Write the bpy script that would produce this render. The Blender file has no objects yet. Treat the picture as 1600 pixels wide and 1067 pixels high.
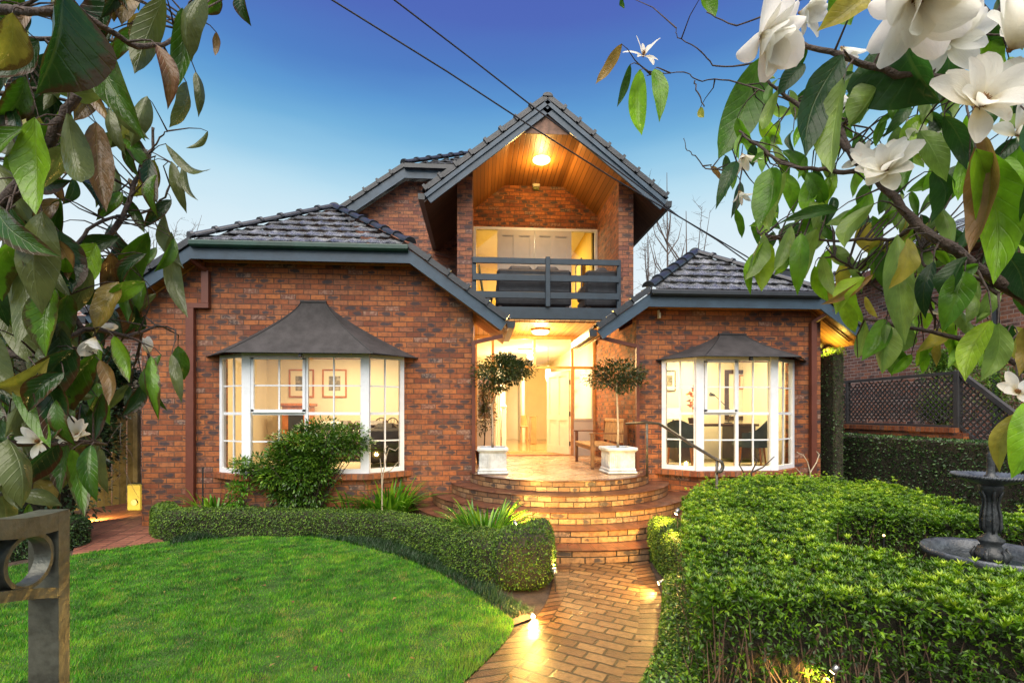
import bpy, math, random
import numpy as np
from mathutils import Vector, Matrix, noise as mnoise
random.seed(7); RNG = np.random.default_rng(7)
R = math.radians
scene = bpy.context.scene
COL = scene.collection
# ------------------------------------------------------------------ camera model (house-aligned world, camera over the garden path)
CH = 1.83; FPX = 760.0; HOR = 645.0; YAW = math.atan(52/760.0)
SN, CS = math.sin(YAW), math.cos(YAW)
def W(px, py, Y):
    "point seen at photo pixel (px,py) on the plane y=Y"
    k = (px-800)/FPX
    X = Y*(SN+k*CS)/(CS-k*SN); v = X*SN+Y*CS
    return Vector((X, Y, CH-(py-HOR)*v/FPX))
def WX(px, Y): return W(px, 645, Y).x
def P(px, py, v):
    "point seen at pixel (px,py) at depth v"
    u = (px-800)/FPX*v
    return Vector((u*CS+v*SN, v*CS-u*SN, CH-(py-HOR)/FPX*v))
def G(px, py, z=0.0):
    "point of the level z seen at pixel (px,py)"
    return P(px, py, (CH-z)*FPX/(py-HOR))
cam = bpy.data.cameras.new('camera'); co = bpy.data.objects.new('camera', cam); COL.objects.link(co)
co.location = (0, 0, CH); co.rotation_euler = (R(90), 0, -YAW)
cam.sensor_width = 36; cam.lens = FPX/1600*36; cam.shift_y = (HOR-533.5)/1600; cam.clip_start = 0.05; cam.clip_end = 2000
scene.camera = co

# ------------------------------------------------------------------ node helpers
class NT:
    def __init__(s, name):
        s.mat = bpy.data.materials.new(name); s.mat.use_nodes = True
        s.t = s.mat.node_tree; s.t.nodes.clear()
        s.out = s.t.nodes.new('ShaderNodeOutputMaterial')
    def n(s, typ, ins=None, **kw):
        nd = s.t.nodes.new(typ)
        for k, v in kw.items(): setattr(nd, k, v)
        for k, v in (ins or {}).items(): s.set(nd.inputs[k], v)
        return nd
    def set(s, sock, v):
        if isinstance(v, bpy.types.NodeSocket): s.t.links.new(v, sock)
        elif v is not None:
            try: sock.default_value = v
            except Exception: sock.default_value = tuple(v)[:3]
    def m(s, op, a, b=None, c=None, clamp=False):
        nd = s.t.nodes.new('ShaderNodeMath'); nd.operation = op; nd.use_clamp = clamp
        for i, v in enumerate((a, b, c)):
            if v is not None: s.set(nd.inputs[i], v)
        return nd.outputs[0]
    def mix(s, f, a, b, bt='MIX'):
        nd = s.t.nodes.new('ShaderNodeMix'); nd.data_type = 'RGBA'; nd.blend_type = bt
        s.set(nd.inputs[0], f); s.set(nd.inputs[6], c4(a)); s.set(nd.inputs[7], c4(b))
        return nd.outputs[2]
    def ramp(s, f, stops, interp='LINEAR'):
        nd = s.t.nodes.new('ShaderNodeValToRGB'); cr = nd.color_ramp; cr.interpolation = interp
        while len(cr.elements) > 1: cr.elements.remove(cr.elements[-1])
        for i, (p, c) in enumerate(stops):
            e = cr.elements[0] if i == 0 else cr.elements.new(p)
            e.position = p; e.color = c4(c)
        s.set(nd.inputs[0], f)
        return nd.outputs[0]
    def smooth(s, v, a, b):
        nd = s.t.nodes.new('ShaderNodeMapRange'); nd.interpolation_type = 'SMOOTHSTEP'
        s.set(nd.inputs[0], v); nd.inputs[1].default_value = a; nd.inputs[2].default_value = b
        return nd.outputs[0]
    def noise(s, vec, scale, detail=3, rough=.55):
        nd = s.n('ShaderNodeTexNoise', {'Vector': vec, 'Scale': scale, 'Detail': detail, 'Roughness': rough})
        return nd.outputs[0]
    def obj(s): return s.n('ShaderNodeTexCoord').outputs['Object']
    def sep(s, v):
        nd = s.n('ShaderNodeSeparateXYZ', {0: v}); return nd.outputs
    def comb(s, x, y, z=0.0): return s.n('ShaderNodeCombineXYZ', {0: x, 1: y, 2: z}).outputs[0]
    def bump(s, h, dist, strength=1.0):
        return s.n('ShaderNodeBump', {'Height': h, 'Distance': dist, 'Strength': strength}).outputs[0]
    def bsdf(s, col, rough=.6, normal=None, metal=0.0, spec=.5, **ins):
        nd = s.n('ShaderNodeBsdfPrincipled', {'Base Color': c4(col), 'Roughness': rough, 'Metallic': metal, 'Specular IOR Level': spec})
        if normal is not None: s.set(nd.inputs['Normal'], normal)
        for k, v in ins.items(): s.set(nd.inputs[k.replace('_', ' ')], v)
        return nd.outputs[0]
    def done(s, sh): s.t.links.new(sh, s.out.inputs[0]); return s.mat
def c4(c):
    if isinstance(c, (tuple, list)): return (c[0], c[1], c[2], 1.0)
    return c
def S(r, g, b):
    "sRGB 0-255 to linear"
    return tuple(((v/255+.055)/1.055)**2.4 if v/255 > .04045 else v/255/12.92 for v in (r, g, b))

def plain(name, col, rough=.5, var=.12, scale=8, bump=.0, metal=0.0, spec=.5, bscale=60, **kw):
    t = NT(name); o = t.obj()
    n1 = t.noise(o, scale, 4); n2 = t.noise(o, scale*6, 3)
    f = t.m('ADD', t.m('MULTIPLY', n1, .7), t.m('MULTIPLY', n2, .3))
    c = t.mix(t.smooth(f, .3, .7), tuple(x*(1-var) for x in col), tuple(min(1, x*(1+var)) for x in col))
    r = t.m('ADD', t.m('MULTIPLY', n2, .18), rough-.09)
    nrm = t.bump(t.noise(o, bscale, 3), bump) if bump else None
    return t.done(t.bsdf(c, r, nrm, metal, spec, **kw))

def brick(name, stops, mortar, mode='wall', bl=.24, bh=.086, cx=0, cy=0, rad=1, rot=0, dark=.35, rough=.75, mw=.005, bond=.5, bumpd=.008, wet=0.0, darkcol=(.026, .024, .030), spark=0.06, off=0.0):
    t = NT(name); o = t.obj(); x, y, z = t.sep(o)[:3]
    if mode == 'wall':
        nn = t.sep(t.n('ShaderNodeNewGeometry').outputs['True Normal'])
        fac = t.m('GREATER_THAN', t.m('ABSOLUTE', nn[0]), .6)
        u = t.m('ADD', t.m('MULTIPLY', y, fac), t.m('MULTIPLY', x, t.m('SUBTRACT', 1, fac))); v = z
    elif mode == 'cyl':
        nn = t.sep(t.n('ShaderNodeNewGeometry').outputs['True Normal'])
        up = t.m('GREATER_THAN', nn[2], .6)
        dx = t.m('SUBTRACT', x, cx); dy = t.m('SUBTRACT', y, cy)
        rr = t.m('SQRT', t.m('ADD', t.m('MULTIPLY', dx, dx), t.m('MULTIPLY', dy, dy)))
        u = t.m('MULTIPLY', t.m('ARCTAN2', dx, dy), rad)
        # on treads: bricks on end pointing outwards (radial)
        v = t.m('ADD', t.m('MULTIPLY', t.m('MULTIPLY', t.m('SUBTRACT', rr, 1.6), .086*1/.31), up), t.m('MULTIPLY', z, t.m('SUBTRACT', 1, up)))
        zr_ = t.m('FLOOR', t.m('DIVIDE', z, .166)); v = t.m('ADD', t.m('MULTIPLY', zr_, .158), t.m('SUBTRACT', z, t.m('MULTIPLY', zr_, .166)))
    elif mode == 'border':
        at = t.sep(t.n('ShaderNodeAttribute', attribute_name='pt').outputs['Vector']); u = at[0]; v = at[1]
    else:
        ca, sa = math.cos(rot), math.sin(rot)
        u = t.m('ADD', t.m('MULTIPLY', x, ca), t.m('MULTIPLY', y, sa)); v = t.m('SUBTRACT', t.m('MULTIPLY', y, ca), t.m('MULTIPLY', x, sa))
    wob = t.m('MULTIPLY', t.m('SUBTRACT', t.noise(o, 9, 2), .5), .006)
    v2 = t.m('DIVIDE', t.m('ADD', v, wob), bh); row = t.m('FLOOR', v2)
    odd = t.m('MODULO', t.m('ABSOLUTE', row), 2.0)
    jit = t.n('ShaderNodeTexWhiteNoise', {'W': row}, noise_dimensions='1D').outputs['Value']
    u2 = t.m('ADD', t.m('DIVIDE', u, bl), t.m('ADD', t.m('MULTIPLY', odd, bond), t.m('MULTIPLY', jit, .06)))
    colm = t.m('FLOOR', u2); fx = t.m('FRACT', u2); fy = t.m('FRACT', v2)
    dx = t.m('MULTIPLY', t.m('MINIMUM', fx, t.m('SUBTRACT', 1, fx)), bl); dy = t.m('MULTIPLY', t.m('MINIMUM', fy, t.m('SUBTRACT', 1, fy)), bh)
    fine = t.noise(o, 90, 3)
    d = t.m('ADD', t.m('MINIMUM', dx, dy), t.m('MULTIPLY', t.m('SUBTRACT', fine, .5), .006))
    mask = t.smooth(d, mw-.0012, mw+.0018)
    idv = t.comb(colm, row, 0.0)
    wn = t.n('ShaderNodeTexWhiteNoise', {'Vector': idv}, noise_dimensions='2D'); rv = wn.outputs['Value']; rc = t.sep(wn.outputs['Color'])
    base = t.ramp(rv, stops)
    base = t.mix(t.smooth(t.noise(o, 22, 4), .35, .75), base, t.mix(.5, base, (.02, .012, .01)), 'MIX')
    # dark flash-burnt blotches on some bricks
    ex = t.m('DIVIDE', t.m('ADD', t.m('SUBTRACT', fx, .5), t.m('MULTIPLY', t.m('SUBTRACT', rc[0], .5), .3)), .42); ey = t.m('DIVIDE', t.m('SUBTRACT', fy, .5), .42); er = t.m('ADD', t.m('MULTIPLY', ex, ex), t.m('MULTIPLY', ey, ey))
    bn = t.noise(t.n('ShaderNodeVectorMath', {0: o, 1: t.comb(t.m('MULTIPLY', rc[0], 9), t.m('MULTIPLY', rc[1], 9), 0.0)}, operation='ADD').outputs[0], 9, 2)
    ed = t.smooth(d, .006, .028)
    bl_ = t.m('MULTIPLY', t.m('MULTIPLY', t.smooth(rc[2], 1-dark-.02, 1-dark+.12), t.smooth(t.m('ADD', er, t.m('MULTIPLY', t.m('SUBTRACT', bn, .5), 3.2)), 1.0, .35)), t.smooth(d, .003, .016), clamp=True)
    base = t.mix(t.m('MULTIPLY', bl_, .88), base, darkcol)
    pale = t.m('MULTIPLY', t.m('GREATER_THAN', rc[0], 1-spark), t.smooth(t.noise(o, 30, 3), .45, .6))
    base = t.mix(t.m('MULTIPLY', pale, .45), base, (.42, .27, .19))
    mc = t.mix(t.smooth(t.noise(o, 2.5, 3), .35, .7), mortar, tuple(c*.55 for c in mortar))
    c = t.mix(mask, mc, base)
    c = t.mix(t.m('MULTIPLY', t.smooth(t.noise(o, 1.1, 4), .42, .75), .35), c, t.mix(.55, c, (.02, .015, .012)))
    sv = t.n('ShaderNodeMapping', {'Vector': o, 'Scale': (3.2, 3.2, .35)}).outputs[0]
    c = t.mix(t.m('MULTIPLY', t.smooth(t.noise(sv, 1.6, 5, .65), .52, .74), .28), c, t.mix(.5, c, (.035, .026, .022)))
    c = t.mix(t.m('MULTIPLY', t.smooth(t.noise(o, .8, 3), .5, .7), .22), c, t.mix(.5, c, (.40, .22, .10)))
    h = t.m('ADD', t.m('MULTIPLY', mask, 1.0), t.m('MULTIPLY', t.m('ADD', fine, t.m('MULTIPLY', rv, .8)), .35))
    rg = t.m('ADD', rough, t.m('MULTIPLY', t.m('SUBTRACT', t.noise(o, 3, 3), .5), .3+wet))
    return t.done(t.bsdf(c, rg, t.bump(h, bumpd), 0, .5))

def boards(name, col, axis=0, w=.09, rough=.45, dirn=(1, 0, 0)):
    t = NT(name); o = t.obj()
    d = t.n('ShaderNodeVectorMath', {0: o, 1: dirn}, operation='DOT_PRODUCT').outputs['Value']
    q = t.m('DIVIDE', d, w); fl = t.m('FLOOR', q); fr = t.m('FRACT', q)
    dd = t.m('MINIMUM', fr, t.m('SUBTRACT', 1, fr))
    rv = t.n('ShaderNodeTexWhiteNoise', {'W': fl}, noise_dimensions='1D').outputs['Value']
    st = t.n('ShaderNodeMapping', {'Vector': o, 'Scale': (14, 1.2, 14)}).outputs[0]
    g = t.noise(st, 3, 4)
    c = t.mix(rv, tuple(x*.72 for x in col), tuple(min(1, x*1.2) for x in col))
    c = t.mix(t.m('MULTIPLY', g, .5), c, tuple(x*.4 for x in col))
    groove = t.smooth(dd, .03, .07)
    c = t.mix(groove, tuple(x*.15 for x in col), c)
    return t.done(t.bsdf(c, rough, t.bump(groove, .004)))

def leafmat(name, stops, under=None, rough=.35, trans=.25, veins=False, spec=.5, edge=None):
    "stops: colours over the per-leaf random value stored in attribute lf.z; lf.x across, lf.y along"
    t = NT(name); a = t.sep(t.n('ShaderNodeAttribute', attribute_name='lf').outputs['Vector']); o = t.obj()
    c = t.ramp(a[2], stops)
    nz = t.noise(o, 25 if veins else 6, 4)
    c = t.mix(t.smooth(nz, .3, .75), c, t.mix(.45, c, (.01, .02, .006)))
    nrm = None
    if veins:
        ax = t.m('ABSOLUTE', a[0])
        if edge:
            sel = t.n('ShaderNodeTexWhiteNoise', {'W': a[2]}, noise_dimensions='1D').outputs['Value']
            e = t.m('MULTIPLY', t.smooth(t.m('ADD', t.m('ADD', ax, t.m('MULTIPLY', a[1], .4)), t.m('MULTIPLY', t.m('SUBTRACT', t.noise(o, 40, 4), .5), 1.0)), .80, 1.05), t.smooth(sel, .30, .45))
            c = t.mix(t.m('MULTIPLY', e, .85), c, edge)
        vv = t.m('FRACT', t.m('ADD', t.m('MULTIPLY', a[1], 9), t.m('MULTIPLY', ax, -2.2)))
        vd = t.m('MINIMUM', vv, t.m('SUBTRACT', 1, vv))
        vein = t.m('SUBTRACT', 1, t.m('MULTIPLY', t.m('ADD', .55, t.m('MULTIPLY', t.smooth(vd, .0, .12), .45)), t.smooth(ax, .02, .07)))
        c = t.mix(t.m('MULTIPLY', vein, .20), c, t.mix(.6, c, (.30, .36, .10)))
        nrm = t.bump(t.m('ADD', t.m('MULTIPLY', vein, -.5), t.m('MULTIPLY', t.noise(o, 35, 3), 1.2)), .0022)
    if under is not None:
        bf = t.n('ShaderNodeNewGeometry').outputs['Backfacing']
        c2 = t.mix(t.smooth(nz, .3, .8), under, tuple(x*.6 for x in under))
        if veins: c2 = t.mix(t.m('MULTIPLY', vein, .3), c2, tuple(min(1, x*1.5) for x in under))
        c = t.mix(bf, c, c2)
    p = t.bsdf(c, rough, nrm, 0, spec)
    tr = t.n('ShaderNodeBsdfTranslucent', {'Color': t.mix(.5, c, t.mix(1.0, c, (.7, 1, .25), 'MULTIPLY'))}).outputs[0]
    mx = t.n('ShaderNodeMixShader', {0: trans, 1: p, 2: tr}).outputs[0]
    return t.done(mx)

def emit(name, col, st):
    t = NT(name); return t.done(t.n('ShaderNodeEmission', {'Color': c4(col), 'Strength': st}).outputs[0])

def glassmat(name, tint=(1, 1, 1), refl=.08):
    t = NT(name); fr = t.n('ShaderNodeFresnel', {'IOR': 1.5}).outputs[0]
    g = t.n('ShaderNodeBsdfGlossy', {'Color': (.9, .95, 1, 1), 'Roughness': .02}).outputs[0]
    tr = t.n('ShaderNodeBsdfTransparent', {'Color': c4(tint)}).outputs[0]
    f = t.m('MULTIPLY', t.m('ADD', fr, refl-.04), 1.0, clamp=True)
    return t.done(t.n('ShaderNodeMixShader', {0: f, 1: tr, 2: g}).outputs[0])

# ------------------------------------------------------------------ mesh helpers
class MB:
    def __init__(s): s.v = []; s.f = []; s.lf = []; s.sm = False
    def add(s, vs, fs, lf=None):
        b = len(s.v); s.v.extend([tuple(p) for p in vs]); s.f.extend([tuple(i+b for i in f) for f in fs])
        s.lf.extend(lf if lf is not None else [(0, 0, 0)]*len(vs))
        return s
    def box(s, x0, x1, y0, y1, z0, z1, bev=0.0):
        if x0 > x1: x0, x1 = x1, x0
        if y0 > y1: y0, y1 = y1, y0
        if z0 > z1: z0, z1 = z1, z0
        if bev <= 0:
            vs = [(x, y, z) for x in (x0, x1) for y in (y0, y1) for z in (z0, z1)]
            return s.add(vs, [(0, 1, 3, 2), (4, 6, 7, 5), (0, 4, 5, 1), (2, 3, 7, 6), (0, 2, 6, 4), (1, 5, 7, 3)])
        b = min(bev, (x1-x0)*.45, (y1-y0)*.45, (z1-z0)*.45)
        vs = []; idx = {}
        for ix, x in enumerate((x0, x1)):
            for iy, y in enumerate((y0, y1)):
                for iz, z in enumerate((z0, z1)):
                    sx, sy, sz = (1 if ix == 0 else -1), (1 if iy == 0 else -1), (1 if iz == 0 else -1)
                    for a, q in enumerate(((x, y+sy*b, z+sz*b), (x+sx*b, y, z+sz*b), (x+sx*b, y+sy*b, z))):
                        idx[ix, iy, iz, a] = len(vs); vs.append(q)
        fs = []
        for a in range(3):
            o = [i for i in range(3) if i != a]
            for sd in (0, 1):
                q = []
                for p_, r_ in ((0, 0), (1, 0), (1, 1), (0, 1)):
                    k = [0, 0, 0]; k[a] = sd; k[o[0]] = p_; k[o[1]] = r_; q.append(idx[k[0], k[1], k[2], a])
                if (sd == 0) != (a == 1): q.reverse()
                fs.append(tuple(q))
            for p_ in (0, 1):
                for r_ in (0, 1):
                    k0 = [0, 0, 0]; k1 = [0, 0, 0]; k1[a] = 1
                    for k in (k0, k1): k[o[0]] = p_; k[o[1]] = r_
                    fs.append((idx[(*k0, o[0])], idx[(*k1, o[0])], idx[(*k1, o[1])], idx[(*k0, o[1])]))
        for ix in (0, 1):
            for iy in (0, 1):
                for iz in (0, 1): fs.append((idx[ix, iy, iz, 0], idx[ix, iy, iz, 1], idx[ix, iy, iz, 2]))
        return s.add(vs, fs)
    def bar(s, a, b, w, h, up=(0, 0, 1), bev=0):
        "rectangular bar from a to b; w sideways, h along up"
        a = Vector(a); b = Vector(b); d = (b-a).normalized(); up = Vector(up)
        sd = d.cross(up)
        if sd.length < 1e-4: sd = d.cross(Vector((0, 1, 0)))
        sd.normalize(); u = sd.cross(d).normalized()
        vs = []
        for p in (a, b):
            for i, j in ((-1, -1), (1, -1), (1, 1), (-1, 1)): vs.append(p+sd*(i*w/2)+u*(j*h/2))
        return s.add(vs, [(0, 1, 2, 3), (7, 6, 5, 4), (0, 4, 5, 1), (1, 5, 6, 2), (2, 6, 7, 3), (3, 7, 4, 0)])
    def prism(s, poly, a, b, axis='y'):
        "poly in (x,z) for axis y, (x,y) for axis z, (y,z) for axis x"
        def q(p, t):
            if axis == 'y': return (p[0], t, p[1])
            if axis == 'z': return (p[0], p[1], t)
            return (t, p[0], p[1])
        n = len(poly); vs = [q(p, a) for p in poly]+[q(p, b) for p in poly]
        fs = [tuple(range(n)), tuple(range(2*n-1, n-1, -1))]+[(i, i+n, (i+1) % n+n, (i+1) % n) for i in range(n)]
        return s.add(vs, fs)
    def tube(s, pts, rad, n=8, cap=True):
        pts = [Vector(p) for p in pts]
        if not hasattr(rad, '__len__'): rad = [rad]*len(pts)
        vs = []; fs = []; prev = None
        for i, p in enumerate(pts):
            d = (pts[min(i+1, len(pts)-1)]-pts[max(i-1, 0)])
            d = d.normalized() if d.length > 1e-9 else Vector((0, 0, 1))
            if prev is None:
                r_ = d.cross(Vector((0, 0, 1)) if abs(d.z) < .9 else Vector((1, 0, 0))).normalized()
            else:
                r_ = (prev-d*prev.dot(d)); r_ = r_.normalized() if r_.length > 1e-6 else d.orthogonal().normalized()
            prev = r_; q = d.cross(r_)
            for j in range(n):
                a = 2*math.pi*j/n; vs.append(p+(r_*math.cos(a)+q*math.sin(a))*rad[i])
        for i in range(len(pts)-1):
            for j in range(n):
                fs.append((i*n+j, i*n+(j+1) % n, (i+1)*n+(j+1) % n, (i+1)*n+j))
        if cap: fs.append(tuple(range(n-1, -1, -1))); fs.append(tuple(range((len(pts)-1)*n, len(pts)*n)))
        return s.add(vs, fs)
    def lathe(s, prof, c=(0, 0, 0), n=24, axis=None):
        vs = []; fs = []; m = len(prof)
        for j in range(n):
            a = 2*math.pi*j/n
            for r_, z in prof: vs.append((c[0]+r_*math.cos(a), c[1]+r_*math.sin(a), c[2]+z))
        for j in range(n):
            k = (j+1) % n
            for i in range(m-1): fs.append((j*m+i, k*m+i, k*m+i+1, j*m+i+1))
        return s.add(vs, fs)
    def build_split(s, name, mat, parent=None, eps=.004):
        "one object per group of touching islands"
        n = len(s.v); par = list(range(n))
        def fd(i):
            while par[i] != i: par[i] = par[par[i]]; i = par[i]
            return i
        for f in s.f:
            a = fd(f[0])
            for q in f[1:]: par[fd(q)] = a
        isl = {}
        for i in range(n): isl.setdefault(fd(i), []).append(i)
        bb = [([min(s.v[i][k] for i in g)-eps for k in range(3)], [max(s.v[i][k] for i in g)+eps for k in range(3)], g) for g in isl.values()]
        grp = [[b] for b in bb]; ch = True
        while ch:
            ch = False
            for i in range(len(grp)):
                for j in range(i+1, len(grp)):
                    if any(all(p[0][k] <= q[1][k] and q[0][k] <= p[1][k] for k in range(3)) for p in grp[i] for q in grp[j]):
                        grp[i] += grp.pop(j); ch = True; break
                if ch: break
        out = []
        for g in grp:
            ids = sorted(i for b in g for i in b[2]); mp = {o: k for k, o in enumerate(ids)}; m2 = MB()
            m2.v = [s.v[i] for i in ids]; m2.lf = [s.lf[i] for i in ids]; m2.f = [tuple(mp[q] for q in f) for f in s.f if f[0] in mp]
            out.append(m2.build(name, mat, parent))
        return out
    def build(s, name, mat, parent=None, smooth=False, flip=False):
        me = bpy.data.meshes.new(name); me.from_pydata(s.v, [], s.f)
        at = me.attributes.new('lf', 'FLOAT_VECTOR', 'POINT')
        at.data.foreach_set('vector', np.array(s.lf, dtype=np.float32).ravel())
        if mat: me.materials.append(mat)
        if smooth: me.polygons.foreach_set('use_smooth', [True]*len(me.polygons))
        me.update()
        return link(name, me, parent)
def link(name, me, parent=None):
    o = bpy.data.objects.new(name, me); COL.objects.link(o)
    if parent is not None:
        o.parent = parent
        if not parent.get('_local'): o.matrix_parent_inverse = world_of(parent).inverted()
    return o
def world_of(o):
    m = Matrix.LocRotScale(o.location, o.rotation_euler, o.scale)
    return (world_of(o.parent) @ o.matrix_parent_inverse @ m) if o.parent else m
def npmesh(name, V, F, mat, parent=None, lf=None, smooth=False):
    "V (n,3), F (m,3|4) numpy"
    me = bpy.data.meshes.new(name); k = F.shape[1]
    me.vertices.add(len(V)); me.vertices.foreach_set('co', V.astype(np.float32).ravel())
    me.loops.add(F.size); me.loops.foreach_set('vertex_index', F.astype(np.int32).ravel())
    me.polygons.add(len(F)); me.polygons.foreach_set('loop_start', np.arange(0, F.size, k, dtype=np.int32))
    if lf is not None:
        at = me.attributes.new('lf', 'FLOAT_VECTOR', 'POINT'); at.data.foreach_set('vector', lf.astype(np.float32).ravel())
    me.materials.append(mat); me.update(calc_edges=True); me.validate()
    if smooth: me.polygons.foreach_set('use_smooth', [True]*len(me.polygons))
    return link(name, me, parent)
def tag(o, label=None, cat=None, group=None, kind=None):
    if label: o['label'] = label
    if cat: o['category'] = cat
    if group: o['group'] = group
    if kind: o['kind'] = kind
    return o
def empty(name, loc=(0, 0, 0), label=None, cat=None, group=None, rz=0, local=False):
    o = bpy.data.objects.new(name, None); COL.objects.link(o); o.location = loc; o.rotation_euler = (0, 0, rz)
    o.empty_display_size = .1
    tag(o, label, cat, group)
    if local: o['_local'] = 1
    return o
def copytree(src, loc, rz=0, label=None, sc=None):
    def cp(o, par):
        c = o.copy(); COL.objects.link(c)
        if par is not None: c.parent = par; c.matrix_parent_inverse = o.matrix_parent_inverse.copy()
        for ch in [q for q in bpy.data.objects if q.parent == o]: cp(ch, c)
        return c
    r_ = cp(src, None); r_.location = loc; r_.rotation_euler = (0, 0, rz)
    if sc: r_.scale = (sc, sc, sc)
    if label: r_['label'] = label
    return r_
def lamp(kind, name, loc, energy, col=(1, .62, .22), size=.05, parent=None, rot=None, spot=None, target=None, blend=.5):
    l = bpy.data.lights.new(name, kind); l.energy = energy; l.color = col
    if kind == 'AREA': l.size = size
    else: l.shadow_soft_size = size
    if kind == 'SPOT': l.spot_size = R(spot or 90); l.spot_blend = blend
    o = bpy.data.objects.new(name, l); COL.objects.link(o); o.location = loc
    if target is not None: o.rotation_euler = (Vector(target)-Vector(loc)).to_track_quat('-Z', 'Y').to_euler()
    elif rot: o.rotation_euler = rot
    if parent is not None:
        o.parent = parent; o.matrix_parent_inverse = world_of(parent).inverted()
    return o

# ---- leaves in bulk (numpy): each leaf a folded 2-quad blade
def leaves(C, D, Nn, L, Wd, rnd, fold=.25, curl=.2):
    """C base points (n,3), D directions, Nn face normals, L lengths, Wd widths -> V,F(quads),lf. 7 verts, 4 faces (quads/degenerate)"""
    n = len(C); D = D/np.linalg.norm(D, axis=1, keepdims=True)
    Sd = np.cross(D, Nn); Sd /= (np.linalg.norm(Sd, axis=1, keepdims=True)+1e-9); Nn = np.cross(Sd, D)
    L = L[:, None]; Wd = Wd[:, None]
    a = C; m1 = C+D*L*.45-Nn*L*curl*.0; tip = C+D*L-Nn*L*curl
    l1 = C+D*L*.42+Sd*Wd*.5+Nn*Wd*fold*.5; r1 = C+D*L*.42-Sd*Wd*.5+Nn*Wd*fold*.5
    V = np.stack([a, l1, m1, r1, tip], 1).reshape(-1, 3)
    b = np.arange(n)[:, None]*5
    F = np.concatenate([b+np.array([[0, 2, 1]]), b+np.array([[0, 3, 2]]), b+np.array([[1, 2, 4]]), b+np.array([[2, 3, 4]])], 0)
    lf = np.zeros((n, 5, 3)); lf[:, :, 2] = rnd[:, None]; lf[:, 1, 0] = 1; lf[:, 3, 0] = -1; lf[:, 4, 1] = 1; lf[:, 1:4, 1] = .45
    return V, F, lf.reshape(-1, 3)
def unit(n):
    a = RNG.normal(size=(n, 3)); return a/np.linalg.norm(a, axis=1, keepdims=True)
def sample_tris(T, n):
    "T (m,3,3) -> points, normals"
    cr = np.cross(T[:, 1]-T[:, 0], T[:, 2]-T[:, 0]); ar = np.linalg.norm(cr, axis=1)
    i = RNG.choice(len(T), n, p=ar/ar.sum()); u, v = RNG.random(n), RNG.random(n); w = u+v > 1; u[w] = 1-u[w]; v[w] = 1-v[w]
    t = T[i]; return t[:, 0]+(t[:, 1]-t[:, 0])*u[:, None]+(t[:, 2]-t[:, 0])*v[:, None], cr[i]/(ar[i][:, None]+1e-12)
def shell(name, T, n, size, mat, parent=None, up=.3, depth=.05, lw=.42, spread=.8, rosette=1, tone=None):
    "leaf shell over triangles T"
    Pn, Nn = sample_tris(T, n)
    Pn = Pn-Nn*(RNG.random((n, 1))**1.3)*depth
    D = Nn+unit(n)*spread; D[:, 2] += up
    rn = RNG.random(n)
    if rosette > 1:
        Pn = np.repeat(Pn, rosette, 0); D0 = np.repeat(D/np.linalg.norm(D, axis=1, keepdims=True), rosette, 0); D = D0*.55+unit(n*rosette)*.85
        rn = np.repeat(rn, rosette); N = D0+unit(n*rosette)*.25
        sz = np.repeat(RNG.uniform(.75, 1.3, n), rosette)
    else: N = Nn+unit(n)*.6; sz = RNG.uniform(.7, 1.3, n)
    m = len(Pn)
    rn = np.clip(rn+RNG.normal(size=m)*.06, 0, 1)
    if tone is not None: rn = np.clip(tone(Pn, rn), 0, 1)
    V, F, lf = leaves(Pn, D, N, size*sz, size*lw*sz, rn)
    return npmesh(name, V, F, mat, parent, lf)
def crown(name, c, r, n, size, mat, parent=None, clumps=14, lw=.45, seed=0, hollow=.35, droop=0.0, up=.2):
    "leafy crown: clumps inside an ellipsoid"
    c = np.array(c, float); r = np.array(r, float)
    k = unit(clumps)*(RNG.random((clumps, 1))**.5*(1-hollow)+hollow*.9); cc = c+k*r*.78; cr_ = RNG.uniform(.28, .5, clumps)
    i = RNG.integers(0, clumps, n); d = unit(n); q = cc[i]+d*(cr_[i][:, None]*r)*RNG.random((n, 1))**.35
    D = d+(q-c)/r*.6+unit(n)*.5; D[:, 2] += up-droop; N = unit(n)*.6+np.array([0, 0, 1.0])
    rn = np.clip(RNG.random(n)*.6+RNG.random(clumps)[i]*.4, 0, 1)
    V, F, lf = leaves(q, D, N, size*RNG.uniform(.6, 1.3, n), size*lw*RNG.uniform(.8, 1.2, n), rn)
    return npmesh(name, V, F, mat, parent, lf)
def tris_of(mb):
    T = []
    for f in mb.f:
        for i in range(1, len(f)-1): T.append([mb.v[f[0]], mb.v[f[i]], mb.v[f[i+1]]])
    return np.array(T, float)
# ------------------------------------------------------------------ materials
BR = [(0, (.17, .043, .016)), (.2, (.27, .072, .022)), (.5, (.35, .100, .027)), (.75, (.41, .130, .034)), (.9, (.29, .098, .042)), (1, (.17, .070, .050))]
M = {}
M['brick'] = brick('red_clinker_brick', BR, (.12, .062, .038), dark=.44, mw=.006)
M['brick2'] = brick('pinkish_upper_brick', [(a, (c[0]*.95+.02, c[1]*1.0+.02, c[2]+.03)) for a, c in BR], (.12, .07, .055), dark=.38, mw=.0055)
M['nbrick'] = brick('neighbour_dark_brick', [(0, (.15, .065, .05)), (.5, (.27, .11, .07)), (.8, (.36, .14, .08)), (1, (.17, .10, .10))], (.45, .40, .36), dark=.25, mw=.006)
M['capbrick'] = brick('sill_brick', BR, (.16, .10, .07), bl=.086, bh=.24, bond=0.0, dark=.1)
M['paver'] = brick('path_paver', [(0, (.10, .046, .018)), (.5, (.18, .092, .034)), (.85, (.24, .135, .052)), (1, (.09, .04, .02))], (.018, .012, .008), mode='flat', rot=R(-33), bl=.235, bh=.118, dark=.0, rough=.38, mw=.010, bumpd=.014, wet=.35, spark=.0)
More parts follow.
